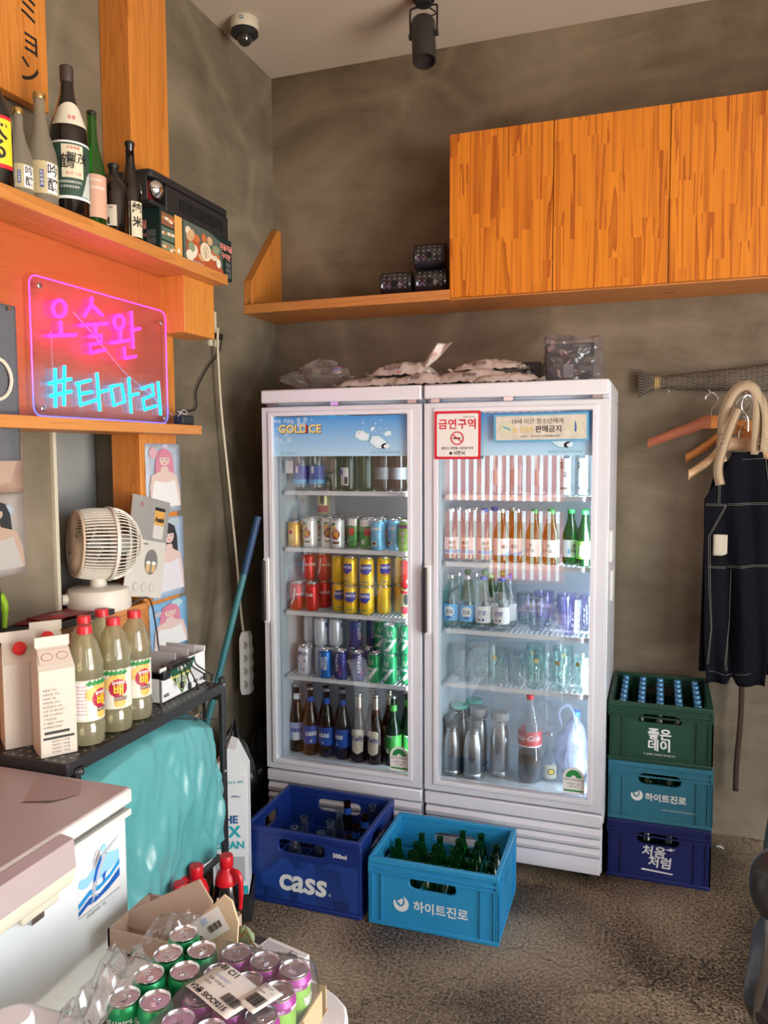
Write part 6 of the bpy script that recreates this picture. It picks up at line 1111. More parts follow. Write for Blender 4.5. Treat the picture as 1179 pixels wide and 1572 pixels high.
for k in range(5):
    a0 = 2*PI*k/5; b = B().grid(6, 5, lambda u, v: ((.03+.075*u)*math.cos(a0+1.0*v+.3*u), (.03+.075*u)*math.sin(a0+1.0*v+.3*u), .045-.035*v)); b.obj('blade', mat('fan_blade', (.5, .5, .5), .3), hd, thick=.002, smooth=80)
o = B().tube(curve_pts([(-1.70, 2.24, 1.15), (-1.675, 2.30, 1.16), (-1.67, 2.33, 1.06), (-1.665, 2.34, .96), (-1.64, 2.33, .92)], 6), .003, 6).obj('fan_cord', black); tag(o, 'black fan cord drooping over the counter edge beside posters', 'cord')
# ------------------------------------------------------------------ black metal rack with juice and cartons
rack_ = thing('metal_rack', 'black perforated metal rack carrying juice bottles and milk cartons', 'shelf rack', (-1.655, 1.52, 0))
def perf_mat():
    m, N, L, b = nt('perforated_black'); b.inputs['Roughness'].default_value = .4; tc = N.new('ShaderNodeTexCoord'); sp = N.new('ShaderNodeSeparateXYZ'); L.new(tc.outputs['Object'], sp.inputs[0])
    def mth(op, a, b_): k = N.new('ShaderNodeMath'); k.operation = op; L.new(a, k.inputs[0]); (L.new(b_, k.inputs[1]) if hasattr(b_, 'links') else setattr(k.inputs[1], 'default_value', b_)); return k.outputs[0]
    def cell_(o_): return mth('SUBTRACT', mth('FRACT', mth('MULTIPLY', o_, 38.0), 0.0), .5)
    a, c_ = cell_(sp.outputs[0]), cell_(sp.outputs[1]); d = mth('ADD', mth('MULTIPLY', a, a), mth('MULTIPLY', c_, c_)); f = mth('LESS_THAN', d, .030)
    mx = N.new('ShaderNodeMix'); mx.data_type = 'RGBA'; L.new(f, mx.inputs[0]); mx.inputs[6].default_value = (.018, .018, .02, 1); mx.inputs[7].default_value = (.32, .27, .20, 1); L.new(mx.outputs[2], b.inputs['Base Color']); MATS['perf'] = m; return m
B().box(0, .300, .0, .725, .888, .903).obj('shelf_board', perf_mat(), rack_, bev=.002); B().box(.292, .303, .0, .725, .872, .904).obj('front_lip', blackm, rack_, bev=.002); B().box(0, .300, -.003, .004, .872, .904).obj('end_lip', blackm, rack_, bev=.002)
for y in (.722,): 
    for x in (.285, .0): B().box(x, x+.016, y, y+.024, 0, .920).obj('leg', blackm, rack_, bev=.002)
for x in (.289, .0): B().box(x, x+.014, .02, .044, 0, .888).obj('leg', blackm, rack_, bev=.002)
for z in (.30, .55): B().box(0, .29, .0, .725, z, z+.012).obj('shelf_board', blackm, rack_)
B().box(.01, .295, .724, .736, .845, .860).obj('cross_bar', blackm, rack_); B().box(.290, .310, .016, .048, .862, .884).obj('joint_bracket', blackm, rack_, bev=.002)
for x, y, z in ((.3015, .734, .895), (.3015, .734, .60), (.3105, .032, .873)): B().lathe([(.0001, .003), (.005, .002), (.006, 0)], 12).obj('screw', chrome, rack_, loc=(x, y, z), rot=(0, R(90), 0))
for p in (((.18, .728, .80), (.285, .728, .72)), ((.18, .728, .80), (.10, .728, .86)), ((.28, .45, .87), (.28, .722, .78)), ((.28, .722, .87), (.28, .50, .78)), ((.293, .55, .34), (.293, .722, .47))): B().tube(p, .0018, 5).obj('cross_wire', blackm, rack_)
# milk cartons
cart_w = mat('carton_coated', (.60, .555, .48), .4, var=.03)
def carton(label, x, y, rz, capped, printed):
    t = thing('milk_carton', label, 'carton', (x, y, .9035), rz); w_, h_, g = .088, .222, .052
    B().box(-w_/2, w_/2, -w_/2, w_/2, 0, h_).obj('body', cart_w, t, bev=.002)
    B().add([(-w_/2, -w_/2, h_), (w_/2, -w_/2, h_), (w_/2, w_/2, h_), (-w_/2, w_/2, h_), (-w_/2+.006, 0, h_+g), (w_/2-.006, 0, h_+g)], [(0, 1, 5, 4), (2, 3, 4, 5), (1, 2, 5), (3, 0, 4), (0, 3, 2, 1)]).obj('gable', cart_w, t, smooth=0, recalc=True)
    B().box(-w_/2+.002, w_/2-.002, -.0025, .0025, h_+g-.003, h_+g+.024).obj('top_seam', cart_w, t, bev=.001)
    f = -w_/2-.0006
    if capped: B().lathe([(.013, 0), (.0165, .001), (.0165, .015), (.0145, .018), (.0001, .018)], 22).obj('cap', mat('red_cap', (.70, .02, .03), .35), t, loc=(.0, -.024, h_+.030), rot=(R(48), 0, 0))
    if printed:
        pr = flat('brown_small_print', (.16, .11, .09)); pl = flat('beige_panel', (.62, .52, .45))
        decal(rect(.076, .040), pl, t, (0, -.0235, h_+.0285), (1, 0, 0), (0, .64, .76), name='printed_panel')
        for x_ in (-.018, .018): decal(oval(.028, .022), pr, t, (x_, -.0242, h_+.0285), (1, 0, 0), (0, .64, .76), name='printed_panel'); decal(oval(.025, .019), pl, t, (x_, -.0247, h_+.0285), (1, 0, 0), (0, .64, .76), name='printed_panel')
        for k, s in enumerate(('제품명: 우유', '식품유형: 우유', '내용량 1.8L', '원재료명: 원유', '보관방법 0~10도', '유통기한 별도표기', '반품 및 교환장소', '고객상담실', '이 제품은 소비자', '분쟁해결기준에')): txt(s, .0068, pr, t, (-.036, f, .170-.0105*k), align='LEFT')
        decal(rect(.060, .007), ink_k, t, (-.004, f, .062), name='print_bar'); decal(rect(.074, .006), ink_k, t, (0, f, .048), name='print_bar')
        for k in range(4): txt('영양정보  나트륨', .0062, pr, t, (.004, f, .038-.009*k))
    return t
carton('front milk carton with printed side panel, no cap showing', -1.452, 1.588, R(54.5), False, True)
carton('red-capped white milk carton at the rack end with yellow strip', -1.525, 1.655-.06, R(52), True, False) if 0 else None
c_ = carton('red-capped white milk carton with yellow strip, at end of rack', -1.580, 1.606, R(52), True, False)
decal(rect(.02, .115), flat('yellow_strip', (.72, .52, .04)), c_, (.0446, .005, .11), (0, 1, 0), name='yellow_strip'); 
for k in range(8): txt('보관', .009, flat('brown_small_print', (.16, .11, .09)), c_, (.0452, .005, .155-.013*k), (0, 1, 0))
carton('rear milk carton with red cap, half hidden behind other cartons', -1.60, 1.728, R(50), True, False)
# pear juice bottles
pear_l = mat('juice_label', (.78, .76, .66), .35, var=.04); juice = glass('pear_juice', (.86, .84, .62), refl=1.8, haze=.42, hazecol=(.62, .58, .40))
def k_juice(t):
    p = [(.034, .0), (.042, .004), (.045, .015), (.0455, .05), (.0425, .058), (.0435, .066), (.0435, .175), (.0425, .182), (.0455, .19), (.0445, .215), (.038, .240), (.036, .250), (.031, .268), (.018, .288), (.0145, .295), (.0145, .305)]
    B().lathe(p, 32).obj('bottle_shell', juice, t); B().lathe([(.0175, 0), (.019, .001), (.019, .018), (.0175, .0215), (.0001, .0215)], 26).obj('cap', mat('juice_red_cap', (.62, .02, .03), .35), t, loc=(0, 0, .291))
    r_ = .0442; band(r_, .068, .176, -PI, PI, 40).obj('label', pear_l, t, recalc=False)
    for a in (0, 2.3):
        decal(oval(.044, .040, .004, .150), flat('pear_print2', (.76, .48, .12), .4), t, wrap=r_+.0006, ang=a); decal(oval(.036, .034, -.018, .138), flat('pear_print3', (.82, .56, .18), .4), t, wrap=r_+.0008, ang=a); decal(oval(.032, .026, .010, .084), flat('pear_print2', (.76, .48, .12)), t, wrap=r_+.0008, ang=a)
        for q in range(5): decal([(-.035+.012*q, .165), (-.022+.012*q, .176), (-.015+.012*q, .166), (-.025+.012*q, .160)], ink_g, t, wrap=r_+.001+.0001*q, ang=a)
        decal([(.026*math.cos(k*PI/14)*(1 if k % 2 else .93)+.006, .125+.026*math.sin(k*PI/14)*(1 if k % 2 else .93)) for k in range(28)], flat('maroon_print', (.42, .01, .05), .4), t, wrap=r_+.0014, ang=a)
        txt('배', .033, ink_y, t, (0, 0, .118), wrap=r_+.0022, bold=.022, ang=a+.14); txt('갈아만든', .0095, ink_w, t, (0, 0, .139), wrap=r_+.0022, bold=.03, ang=a+.14); decal(rect(.034, .010, .012, .096), flat('brown_print', (.15, .05, .02)), t, wrap=r_+.0016, ang=a); txt('배퓨레 함유', .007, ink_w, t, (0, 0, .096), wrap=r_+.0024, ang=a+.27)
    decal(rect(.030, .095, 0, .122), lw_, t, wrap=r_+.0010, ang=-1.15)
    for k in range(9): txt('원재료 정제수 배농축액', .0042, ink_r, t, (0, 0, .160-.009*k), wrap=r_+.0016, ang=-1.15)
KINDS['juice'] = (k_juice, 'juice_bottle', 'bottle')
for x, y, rz, lb2 in ((-1.412, 1.662, R(82), 'nearest pear juice bottle with red cap beside printed milk carton'), (-1.408, 1.772, R(42), 'pear juice bottle whose round maroon label faces out, second in front row'), (-1.500, 1.765, R(20), 'pear juice bottle behind the two front ones, close to cartons'), (-1.415, 1.872, R(60), 'pear juice bottle at the far end next to charger box'), (-1.515, 1.858, R(10), 'rearmost pear juice bottle against the counter side')): put('juice', x, y, .9035, rz, lb2, None, 'pear juice bottles on the rack')
# charging carton
t = thing('charger_box', 'white and green cardboard box holding black charging cables on rack end', 'box', (-1.545, 1.985, .9035)); bw = mat('carton_white', (.74, .76, .78)); 
B().box(0, .135, 0, .006, 0, .095).box(0, .135, .244, .250, 0, .125).box(.129, .135, 0, .25, 0, .11).box(0, .006, 0, .25, 0, .11).box(0, .135, 0, .25, 0, .006).obj('body', bw, t, bev=.001)
for y in (.10, .17, .21): B().box(.01, .12, y, y+.003, .02, .135).obj('divider', mat('carton_grey', (.5, .48, .5), .6), t)
g1 = flat('badge_green', (.01, .10, .05)); g2 = flat('badge_yellow', (.70, .65, .15))
X_ = .1353
def fb(poly, m_, d=0): decal(poly, m_, t, (X_+d, 0, 0), (0, 1, 0), (0, 0, 1), name='badge')
fb([(.03, .106), (.19, .106), (.11, .006)], g1); fb([(.05, .070), (.165, .070), (.108, .016)], g2, .0005); fb([(.060, .064), (.155, .064), (.108, .023)], g1, .001); fb([(.09, .10), (.13, .10), (.11, .075)], g2, .0005)
txt('테라', .035, flat('badge_pale', (.6, .68, .5)), t, (X_+.0015, .108, .048), (0, 1, 0), bold=.04); txt('TERRA', .016, lw_, t, (X_+.001, .11, .088), (0, 1, 0), bold=.05); txt('맥아 100%', .014, ink_k, t, (X_+.0006, .205, .022), (0, 1, 0), bold=.03); txt('100%', .014, ink_k, t, (X_+.0006, .025, .022), (0, 1, 0), bold=.03)
ch = thing('charging_hub', 'black multi-cable charger clipped on the white and green box', 'charger', (-1.545, 1.985, .9035)); B().box(.10, .148, .0, .035, .075, .100).box(.115, .150, .03, .14, .098, .112).obj('hub', black, ch, bev=.003)
for k in range(5):
    y = .045+k*.022; e = (.165+.006*k, y+.020+.012*k, .055-.012*(k % 3)); B().tube(curve_pts([(.148, y, .106), (.165, y+.002, .112), (.172, y+.008, .090), e], 6), .0024, 6).obj('cable', black, ch); B().box(e[0]-.004, e[0]+.004, e[1]-.005, e[1]+.005, e[2]-.018, e[2]+.002).obj('connector', black, ch, bev=.001)
t = thing('juice_flyer', 'small white tag with black hole standing behind juice bottles', 'tag', (-1.585, 1.84, 1.05)); B().box(0, .002, 0, .09, 0, .13, rz=R(0)).obj('sheet', paper, t, rot=(R(-12), 0, 0)); B().lathe([(.0001, .001), (.008, 0)], 14).obj('eyelet', black, t, rot=(0, R(90), 0), loc=(.003, .045, .115))
# things on the lower boards
t = thing('white_carton', 'white labelled box standing on the lower rack board near the leg', 'box', (-1.50, 2.03, .3125)); B().box(0, .12, 0, .18, 0, .20).obj('body', mat('carton_white', (.74, .76, .78)), t, bev=.002); decal(rect(.07, .08), lw_, t, (.1206, .10, .10), (0, 1, 0)); 
for k in range(5): decal(rect(.05, .003), flat('grey_print2', (.42, .44, .46)), t, (.1212, .10, .125-.012*k), (0, 1, 0), name='print_line')
soy = mat('soy_dark', (.010, .008, .008), .12, coat=.5, var=0)
def k_soy(t):
    B().lathe([(.040, 0), (.046, .004), (.047, .02), (.047, .15), (.044, .18), (.034, .225), (.024, .25), (.018, .26)], 26).obj('body', soy, t); B().lathe([(.036, 0), (.037, .006), (.030, .032), (.020, .042), (.018, .05)], 24).obj('collar', mat('soy_red', (.62, .01, .02), .35), t, loc=(0, 0, .218)); B().lathe([(.0195, 0), (.021, .002), (.021, .030), (.019, .034), (.0001, .034)], 22).obj('cap', mat('soy_red', (.62, .01, .02)), t, loc=(0, 0, .270))
    B().tube(curve_pts([(.022, 0, .256), (.045, 0, .262), (.058, 0, .245), (.060, 0, .20), (.056, 0, .15)], 5), [.009]*5+[.008]*12+[.006]*4, 8).obj('handle', mat('soy_red', (.62, .01, .02)), t)
KINDS['soy'] = (k_soy, 'soy_sauce_bottle', 'bottle')
box_u = thing('low_box', 'dark low box on floor holding up the red-handled bottles', 'box', (-1.385, 1.72, 0)); B().box(0, .24, 0, .42, 0, .125).obj('body', mat('dark_card', (.05, .045, .04), .8), box_u, bev=.003); B().box(-.003, .243, -.003, .423, .110, .1255).obj('lid', mat('dark_card', (.05, .045, .04)), box_u, bev=.002)
put('soy', -1.235, 2.050, .1265, R(-15), 'black bottle with red cap and handle, standing nearest the blue crate', None, 'red-handled bottles'); put('soy', -1.290, 1.968, .1265, R(200), 'black bottle with red cap, middle one of the three', None, 'red-handled bottles'); put('soy', -1.280, 1.868, .1265, R(60), 'black bottle with red cap mostly hidden by the cardboard flap', None, 'red-handled bottles')
KINDS['petdark'] = (lambda t: (B().lathe([(.036, 0), (.042, .004), (.042, .15), (.036, .19), (.018, .225), (.014, .235)], 22).obj('body', soy, t), B().lathe([(.0165, 0), (.0165, .018), (.0001, .019)], 16).obj('cap', black, t, loc=(0, 0, .232))), 'dark_bottle', 'bottle')
for k, (x, y) in enumerate(((-1.44, 1.60), (-1.435, 1.70), (-1.44, 1.80), (-1.44, 1.90))): put('petdark', x, y, .0, 0, f'dark bottle in the shade under the rack, {ORD[k]} from the freezer', None, 'dark bottles under the rack')
# teal satin cloth
satin = mat('teal_satin', (.10, .36, .38), .30, var=.08, vs=4, bump=.06, bs=60, spec=.7)
t_top = [(0, .855), (.12, .86), (.35, .883), (.75, .862), (.92, .82), (1, .74)]; t_bot = [(0, .20), (.15, .30), (.33, .365), (.55, .355), (.8, .375), (.92, .42), (1, .47)]
def lt(tab, u):
    for (a, x), (b_, y) in zip(tab, tab[1:]):
        if a <= u <= b_: return x+(y-x)*(u-a)/(b_-a)
    return tab[-1][1]
def cloth_fn(u, v):
    y = 1.525+.705*u; zt, zb = lt(t_top, u), lt(t_bot, u)
    n1 = mn.noise(Vector((u*2.6+v*.9, v*1.2, 4))); f1 = math.sin(u*13+2.2*mn.noise(Vector((v*1.6, u*2, 7)))*2+v*2.2); n3 = abs(mn.noise(Vector((u*8-v*2.6, v*1.5+u*2, 2)))); n4 = abs(mn.noise(Vector((u*15+v*3.5, v*2.6-u*3, 12))))
    if v < .20: k = v/.20; x = -1.50+.155*k**.75; z = zt-.045*k*k+.010*n1
    else: k = (v-.20)/.80; x = -1.345+.030*math.sin(k*PI*.7); z = zt-.045-(zt-.045-zb)*k
    w2 = min(1, v*2.2)
    x += w2*(.012*n1+.007*f1*(.4+v)+.040*(.20-n3)+.016*(.2-n4)); 
    if u > .9: x -= (u-.9)*.5
    return (x, y, z+.006*f1*v)
o = B().grid(90, 90, cloth_fn).obj('teal_cloth', satin, thick=.0015, smooth=80); tag(o, 'shiny teal satin cloth draped under the black metal rack', 'cloth')
t = thing('covered_box', 'box under the teal cloth on the middle rack board', 'box', (-1.55, 1.60, .5625)); B().box(0, .13, 0, .6, 0, .24).obj('body', card, t); B().box(-.002, .132, -.002, .602, .22, .245).obj('lid', card, t)

# ------------------------------------------------------------------ chest freezer
fz = thing('chest_freezer', 'white chest freezer with fish-and-waves sticker below the cartons', 'freezer', (-1.16, 1.51, 0)); fzw = mat('freezer_white', (.78, .84, .86), .3, var=.05, vs=3); fzt = mat('freezer_lid', (.42, .345, .36), .35, var=.10, vs=4); cream = mat('freezer_cream', (.72, .68, .55), .4, var=.05)
FL, FW = 1.15, .54
B().box(-FW, -.010, -FL, -.012, .03, .815).obj('body', fzw, fz, bev=.006); B().box(-FW, -.001, -FL, -.002, .812, .828).obj('rim', mat('rim_white', (.74, .74, .70), .35), fz, bev=.003)
B().box(-FW+.01, -.014, -FL+.01, -.014, .828, .842).obj('gasket', mat('gasket_grey', (.10, .10, .10), .7), fz)
B().box(-FW, .0, -FL, .0, .842, .876).obj('lid', mat('lid_edge', (.74, .72, .68), .35), fz, bev=.005); B().box(-FW+.004, -.004, -FL+.004, -.004, .8755, .880).obj('lid_skin', fzt, fz, bev=.003)
hn = B().prism([(0, .875), (.030, .868), (.034, .80), (.024, .772), (.0, .765)], lambda u, v, d: (u, d, v), -.72, -.232).obj('handle', cream, fz, bev=.004); B().prism([(.004, .8765), (.034, .8715), (.038, .812), (.036, .810)], lambda u, v, d: (u, d, v), -.71, -.236).obj('handle_top', fzt, fz, bev=.001)
B().box(.0, .014, -.36, -.26, .748, .780).obj('lock_plate', cream, fz, bev=.004); B().lathe([(.010, 0), (.012, .002), (.012, .006), (.006, .007), (.0001, .007)], 18).obj('lock', mat('lock_dark', (.05, .05, .05), .3, metal=.5), fz, loc=(.018, -.262, .787), rot=(0, R(90), 0)); B().box(-.002, .012, -.335, -.300, .735, .752).obj('latch', steel, fz, bev=.002)
decal([(-.266, -.012), (-.130, -.018), (-.086, -.076), (-.120, -.125), (-.178, -.150)], mat('warning_residue', (.36, .27, .27), .6, var=.35, vs=120), fz, (0, 0, .8802), (1, 0, 0), (0, 1, 0), name='worn_label'); decal([(-.084, -.082), (-.118, -.134), (-.182, -.156), (-.176, -.147), (-.116, -.122)], flat('residue_dark', (.10, .07, .07), .7), fz, (0, 0, .8807), (1, 0, 0), (0, 1, 0), name='worn_label')
sk = thing('fish_sticker', 'blue sticker of leaping sailfish over waves on the freezer front', 'sticker', (-1.1697, 1.329, .655)); SWd = .138
def sf(poly, m_, d=0, nm='printed_shape'): decal([(x*SWd, y*.098) for x, y in poly], m_, sk, (.0004+d, 0, 0), (0, 1, 0), (0, 0, 1), name=nm, t=.0003)
sky1 = flat('wave_light', (.30, .62, .86), .35); wv2 = flat('wave_mid', (.02, .32, .72), .35); wv3 = flat('wave_deep', (.01, .12, .50), .35); fsh = flat('fish_grey', (.48, .52, .60), .35)
sf([(0, 0), (1, 0), (1, .98), (.0, .72)], ink_w, 0, 'sheet'); sf([(0, .72), (.06, .86), (.2, .80), (.35, .9), (.55, 1.0), (.7, 1.05), (1, .95), (1, .72), (.8, .62), (.55, .55), (.35, .66), (.2, .58), (.08, .62)], sky1, .0004)
sf([(0, .34), (.25, .48), (.5, .44), (.75, .52), (1, .72), (1, .58), (.75, .42), (.5, .34), (.25, .36), (0, .22)], wv2, .0008); sf([(0, .16), (.25, .30), (.5, .24), (.75, .34), (1, .50), (1, .30), (.7, .18), (.4, .12), (.2, .16), (0, .06)], wv3, .0008)
sf([(.30, .28), (.34, .60), (.42, .90), (.55, 1.10), (.68, 1.15), (1.04, 1.30), (.74, 1.09), (.66, 1.00), (.56, .82), (.45, .55), (.37, .30)], fsh, .0012); sf([(.34, .60), (.42, .90), (.55, 1.10), (.56, 1.00), (.46, .80), (.40, .60)], wv3, .0016); sf([(.38, .85), (.36, 1.10), (.44, 1.26), (.52, 1.28), (.54, 1.12)], flat('fin_pale', (.62, .60, .62)), .0012); sf([(.52, 1.18), (.60, 1.32), (.70, 1.28), (.66, 1.16)], sky1, .0010)
for q in range(6): x = .385+.022*q; sf([(x, .92+.03*q), (x+.005, .92+.03*q), (x+.02, 1.10+.03*q), (x+.012, 1.10+.03*q)], ink_k, .0018)
sf([(.28, .10), (.34, .30), (.42, .30), (.46, .20), (.38, .26)], fsh, .0014); sf([(.56, .62), (.60, .42), (.66, .66)], wv3, .0016); sf(oval(.03, .03, .66, 1.08, 10), ink_k, .0018); sf([(.0, 0), (1, 0), (1, .012), (0, .012)], ink_k, .0004)
txt('(주)경인냉동  TEL.   -    -', .0088, ink_k, sk, (.0012, .069, -.009), (0, 1, 0))
# ------------------------------------------------------------------ low white table and what is on it
wt = thing('white_table', 'low white plastic table under the cans, rounded corner showing', 'table', (-.86, 1.13, 0)); wp = mat('table_white', (.78, .78, .82), .35, var=.02)
B().prism([(-.225, -.45), (.325, -.45), (.325, .150), (.322, .185), (.312, .215), (.298, .240), (.270, .262), (.235, .280), (-.05, .398), (-.18, .42), (-.225, .40)], lambda u, v, d: (u, v, d), .55, .575).obj('tabletop', wp, wt, bev=.006); B().prism(rrect(.12, .14, .05, .255, .135), lambda u, v, d: (u, v, d), .5745, .578).obj('raised_ring', wp, wt, bev=.002)
for lx, ly in ((-.2, -.38), (.26, -.38), (.235, .19), (-.2, .34)): B().lathe([(.016, 0), (.022, .55)], 14).obj('leg', wp, wt, loc=(lx, ly, 0))
tr = thing('can_tray', 'shallow cardboard tray holding the green and purple cans', 'tray', (-.775, 1.13, .576)); kr = mat('kraft', (.50, .37, .22), .8, var=.08)
B().box(-.17, .185, -.055, .215, 0, .0035).box(-.09, .185, -.22, -.055, 0, .0035).obj('bottom', kr, tr); B().box(.182, .186, -.22, .185, 0, .062).obj('side_wall', kr, tr); B().box(-.17, .182, .211, .215, 0, .05).obj('side_wall', kr, tr); B().box(-.174, -.17, -.055, .215, 0, .045).obj('side_wall', kr, tr)
B().add([(.186, -.20, .06), (.186, .10, .06), (.205, .08, .015), (.205, -.20, .02)], [(0, 1, 2, 3)]).obj('torn_flap', kr, tr, thick=.003)
def k_cider(t):
    can_body(t, paint('cider_green', (.015, .34, .11)), .0315, .1205); me = None
    for a in (0, 2.1): txt('칠성사이다', .014, ink_w, t, (0, 0, .088), wrap=.0321, ang=a, bold=.04, shear=.2)
    for a in (0, 2.1): decal([(-.02, .02), (0, .02), (.02, .06), (.0, .045)], ink_w, t, wrap=.0319, ang=a)
def k_purple(t):
    can_body(t, paint('can_lime3', (.38, .80, .12)), .0315, .1205); band(.0321, .094, .1030, -PI, PI, 48).obj('band', paint('zero_purple', (.42, .07, .34)), t, recalc=False); b = B().lathe([(.0321, 0), (.0307, .006), (.0276, .0114)], 48); b.obj('shoulder_band', paint('zero_purple', (.42, .07, .34)), t, loc=(0, 0, .1027))
    for k in range(6): txt('ZERO', .0085, ink_w, t, (0, 0, .0985), wrap=.0327, ang=k*PI/3, bold=.02)
    for a in (0, PI): txt('봉봉', .020, ink_w, t, (0, 0, .068), wrap=.0321, ang=a, bold=.03, shear=-.2); decal(oval(.03, .03, 0, .035), paint('can_lime2', (.60, .9, .30)), t, wrap=.0319, ang=a)
KINDS['cider'] = (k_cider, 'soda_can', 'can'); KINDS['purple'] = (k_purple, 'soda_can', 'can')
gp = [(-.886, 1.302, 'farthest, by the cardboard flap'), (-.878, 1.238, 'beside the freezer, second away from camera side'), (-.823, 1.268, 'touching the shrink-wrapped purple cans'), (-.876, 1.174, 'closest to the freezer with lettering outward'), (-.819, 1.204, 'in the middle of the loose green cans'), (-.823, 1.118, 'lowest, partly under the clear film'), (-.880, 1.108, 'hidden under the clear film by the jug')]
for k, (x, y, d) in enumerate(gp): put('cider', x, y, .5797, R((20, 70, -30, 55, 160, 10, 0)[k]), f'green soda can {d}', None, 'loose green cans on tray')
for i in range(3):
    for j in range(5):
        x, y = -.7555+.0637*i, 1.283-.0645*j-.004*i
        if j == 4 and i > 0: pass
        put('purple', x, y, .5797, R(20+37*i+53*j), f"purple-topped lime can in pack, {ORD[j]} from far end, {('next to green cans', 'middle column', 'outer column')[i]}", None, 'shrink-wrapped purple cans')
wrapm = glass('shrink_film', (.95, .93, .97), refl=1.6, haze=.10, hazecol=(.70, .64, .76), rough=.18)
def wf(u, v):
    x, y = -.795+.205*u, 1.325-.335*v; d = min(u, 1-u, v, 1-v); z = .7025+.0015*mn.noise(Vector((x*30, y*30, 2)))
    if u > .95: z -= (u-.95)*1.6
    if v < .04: z -= (.04-v)*2
    return (x, y, z)
o = B().grid(30, 30, wf).obj('shrink_wrap', wrapm, smooth=80); tag(o, 'clear shrink film stretched over the purple-topped cans', 'plastic film')
t = thing('shipping_label', 'white shipping label with barcodes stuck over the purple cans', 'label', (-.7135, 1.175, .7048), R(-24)); B().grid(6, 4, lambda u, v: (-.062+.124*u, -.044+.088*v, .001*math.sin(u*6))).obj('sheet', paper, t, thick=.0004)
def fl_txt(s, sz, x, y, **k): txt(s, sz, ink_k, t, (x, y, .0016), (1, 0, 0), (0, 1, 0), align='LEFT', **k)
fl_txt('01 C11', .0165, -.058, .033, bold=.03); fl_txt('V2옵 SIOC9215', .0155, -.058, -.034, bold=.03); fl_txt('민률 사주읍 92', .0075, -.052, .000); fl_txt('가마리', .0075, -.052, -.011); txt('coupang', .013, flat('pale_blue_print2', (.45, .55, .75)), t, (-.028, .014, .0015), (1, 0, 0), (0, 1, 0), bold=.02)
rb = Random(5)
def barcode(par, x0, y0, w_, h_, n=22, vert=True):
    b = B(); x = 0
    while x < w_:
        k = .0006+.0012*rb.random()
        b.box(x0+x, x0+x+k, y0, y0+h_, .0014, .0017) if vert else b.box(x0, x0+h_, y0+x, y0+x+k, .0014, .0017); x += k+.0007+.0008*rb.random()
    b.obj('barcode', ink_k, par, smooth=0, kind='stuff')
barcode(t, .012, -.022, .042, .020); 
t = thing('shipping_label', 'smaller white barcode label overlapping the shipping label edge', 'label', (-.646, 1.175, .7056), R(-24)); B().grid(4, 4, lambda u, v: (-.024+.048*u, -.033+.066*v, .0008*math.sin(u*5))).obj('sheet', paper, t, thick=.0004); barcode(t, -.016, -.022, .034, .026)
fl_txt('서울 강서', .006, -.018, .026); fl_txt('2024-08', .005, -.018, .012); fl_txt('1/1', .006, .006, .018)
# loose clear film, cardboard flaps, small boxes, jug
film2 = glass('loose_film', (.90, .91, .92), refl=2.4, edge=.30, haze=.10, hazecol=(.66, .68, .66), rough=.12)
def sheet(name, label, c0, ex, ey, h_, seed, nu=26, nv=22):
    def fn(u, v):
        p = Vector(c0)+Vector(ex)*u+Vector(ey)*v; n_ = mn.noise(Vector((u*4+seed, v*4, seed)))+.5*abs(mn.noise(Vector((u*10, v*9+seed, 3)))); return (p.x, p.y, p.z+h_*n_*math.sin(PI*u)**.5+h_*.6*math.sin(PI*v)*math.sin(PI*u))
    o = B().grid(nu, nv, fn).obj(name, film2, smooth=25); return tag(o, label, 'plastic film')
sheet('loose_film', 'crumpled clear film rising beside freezer over green cans', (-.985, 1.03, .66), (.13, -.06, .055), (.02, .17, .04), .06, 2.)
sheet('loose_film', 'torn clear film bunched behind the farthest green cans', (-1.00, 1.31, .650), (.10, .02, .01), (.0, .07, .02), .026, 7.)
sheet('loose_film', 'ragged clear film around the far purple cans', (-.80, 1.305, .685), (.15, -.0, .005), (.02, .04, -.03), .018, 11.)
cb = mat('cardboard_flap', (.42, .31, .24), .85, var=.06, vs=6); cb2 = mat('cardboard_flap_pale', (.60, .47, .31), .8, var=.06, vs=8)
t = thing('open_carton', 'open cardboard box behind the cans with raised flaps', 'box', (-1.12, 1.36, .576)); B().box(.0, .25, .0, .005, 0, .050).box(.0, .25, .145, .150, 0, .050).box(.0, .005, .0, .15, 0, .050).box(.245, .25, .0, .15, 0, .050).box(0, .25, 0, .15, 0, .004).obj('body', cb, t)
B().prism([(0, 0), (.19, .0), (.215, .085), (.175, .125), (.0, .03)], lambda u, v, d: (u, .06+d+.25*v, v+.02), 0, .005).obj('flap', cb, t, bev=.001); B().prism([(.19, 0), (.25, -.0), (.245, .05), (.215, .085)], lambda u, v, d: (u, .09+d+.1*v, v+.02), 0, .005).obj('flap', cb, t)
fp = B().prism([(0, 0), (.14, -.01), (.142, .085), (.125, .125), (.105, .135), (0, .03)], lambda u, v, d: (u+.165, .022+d+.12*v, v+.022), 0, .005).obj('labelled_flap', cb2, t, bev=.001)
r_, u_ = Vector((.80, .08, .60)).normalized(), Vector((-.58, .12, .8)).normalized(); lp = (.165+.062, .026, .078)
decal(rect(.115, .052), paper, t, lp, r_, u_, name='address_label'); n_ = r_.cross(u_.normalized()); lp2 = Vector(lp)+n_*.0008
txt('0Y72', .018, ink_k, t, lp2+r_*(-.028)-u_*.012, -r_, -u_, bold=.03); 
for k in range(9): decal(rect(.0012+.0008*(k % 3), .014), ink_k, t, lp2+r_*(.012+.004*k)-u_*.006, r_, u_, name='barcode_bar')
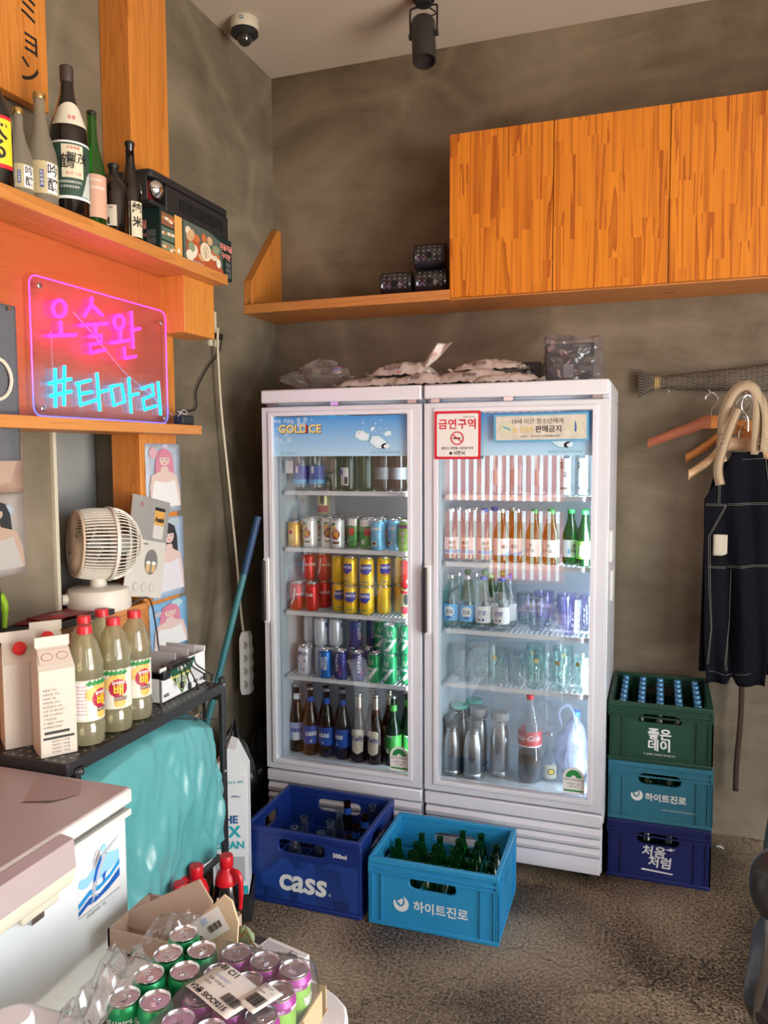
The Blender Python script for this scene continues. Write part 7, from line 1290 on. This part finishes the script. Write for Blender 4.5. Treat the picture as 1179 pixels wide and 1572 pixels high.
for k in range(4): decal(oval(.009, .009, n=8), flat('pale_blue_print2', (.45, .55, .75)), t, lp2+r_*(.006+.008*(k % 2))+u_*(.010+.007*(k//2)), r_, u_, name='printed_dot')
t = thing('small_carton', 'small flat white box on the far table edge behind purple cans', 'box', (-.735, 1.405, .5765), R(-14)); B().box(-.055, .055, -.045, .045, 0, .040).obj('body', mat('carton_white', (.74, .76, .78)), t, bev=.001); decal(rect(.085, .070), mat('sheet_grey', (.52, .52, .58), .5), t, (-.006, 0, .0404), (1, 0, 0), (0, 1, 0), name='label'); txt('NC', .024, ink_k, t, (.0556, 0, .020), (0, 1, 0), bold=.05)
for k in range(4): txt('취급주의 상품', .0055, ink_k, t, (.018, .020-.008*k, .0412), (.0, 1, 0), (-1, 0, 0)); 
decal([(-.01, -.004), (.006, -.006), (.016, 0), (.006, .006), (-.01, .004)], ink_k, t, (.030, .020, .0412), (1, 0, 0), (0, 1, 0), name='arrow_mark')
t = thing('gilt_pouch', 'small green pouch with gold edge on the white table', 'pouch', (-.845, 1.475, .5765)); crumple(B(), 0, 0, 0, .05, .03, .045, 4., 14, 10).obj('body', mat('pouch_green', (.30, .38, .22), .5), t); B().tube(curve_pts([(-.02, -.016, .02), (-.01, -.018, .045), (.0, -.018, .03), (.012, -.018, .048), (.022, -.014, .02), (.026, 0, .0)], 5), .0025, 6).obj('gilt_edge', metal('gilt', (.5, .38, .15), .35), t)
t = thing('white_jug', 'white plastic jug with round cap at the freezer front', 'jug', (-.99, .955, .576)); jw = mat('jug_white', (.74, .75, .80), .35, var=.02)
B().prism(rrect(.21, .20, .06, .01, .0, 7), lambda u, v, d: (u, v, d), 0, .122).obj('body', jw, t, bev=.022); B().lathe([(.028, 0), (.032, .002), (.033, .018), (.031, .030), (.027, .034), (.0001, .035)], 30).obj('cap', jw, t, loc=(.010, -.0, .136)); B().lathe([(.040, 0), (.034, .012), (.026, .022)], 26).obj('neck', jw, t, loc=(.01, -.0, .118))

# ------------------------------------------------------------------ chairs at the right
vinyl = mat('black_vinyl', (.022, .020, .022), .38, var=.12, coat=.2); tubem = metal('dark_chrome', (.35, .35, .37), .25)
def chair(label, x, y, rz):
    t = thing('chair', label, 'chair', (x, y, 0), rz, 'black vinyl chairs')
    # chair faces local +Y; backrest at -Y side
    def pad(w_, d_, h_, c, r_=.05):
        return B().prism(rrect(w_, h_, r_, n=6), lambda u, v, d: (u+c[0], d+c[1], v+c[2]), -d_/2, d_/2)
    pad(.42, .075, .165, (0, -.20, .775), .07).obj('backrest', vinyl, t, bev=.03)
    B().prism(rrect(.44, .44, .10, n=6), lambda u, v, d: (u, v, d), .425, .525).obj('seat', vinyl, t, bev=.04)
    for s in (-1, 1):
        B().tube(curve_pts([(s*.17, -.20, .80), (s*.17, -.205, .62), (s*.185, -.18, .48), (s*.19, -.20, .25), (s*.20, -.24, .0)], 5), .0125, 10).obj('leg', tubem, t); B().tube([(s*.19, .19, .45), (s*.20, .22, .0)], .0125, 10).obj('leg', tubem, t)
    B().tube([(-.19, .20, .36), (.19, .20, .36)], .009, 8).obj('stretcher', tubem, t); return t
ch1 = chair('black padded vinyl chair with chrome tubes, nearest at frame edge', .435, 1.90, R(-10))
ch2 = dup(ch1, (.555, 2.62, 0), R(80), 'black padded vinyl chair farther back, almost out of view')
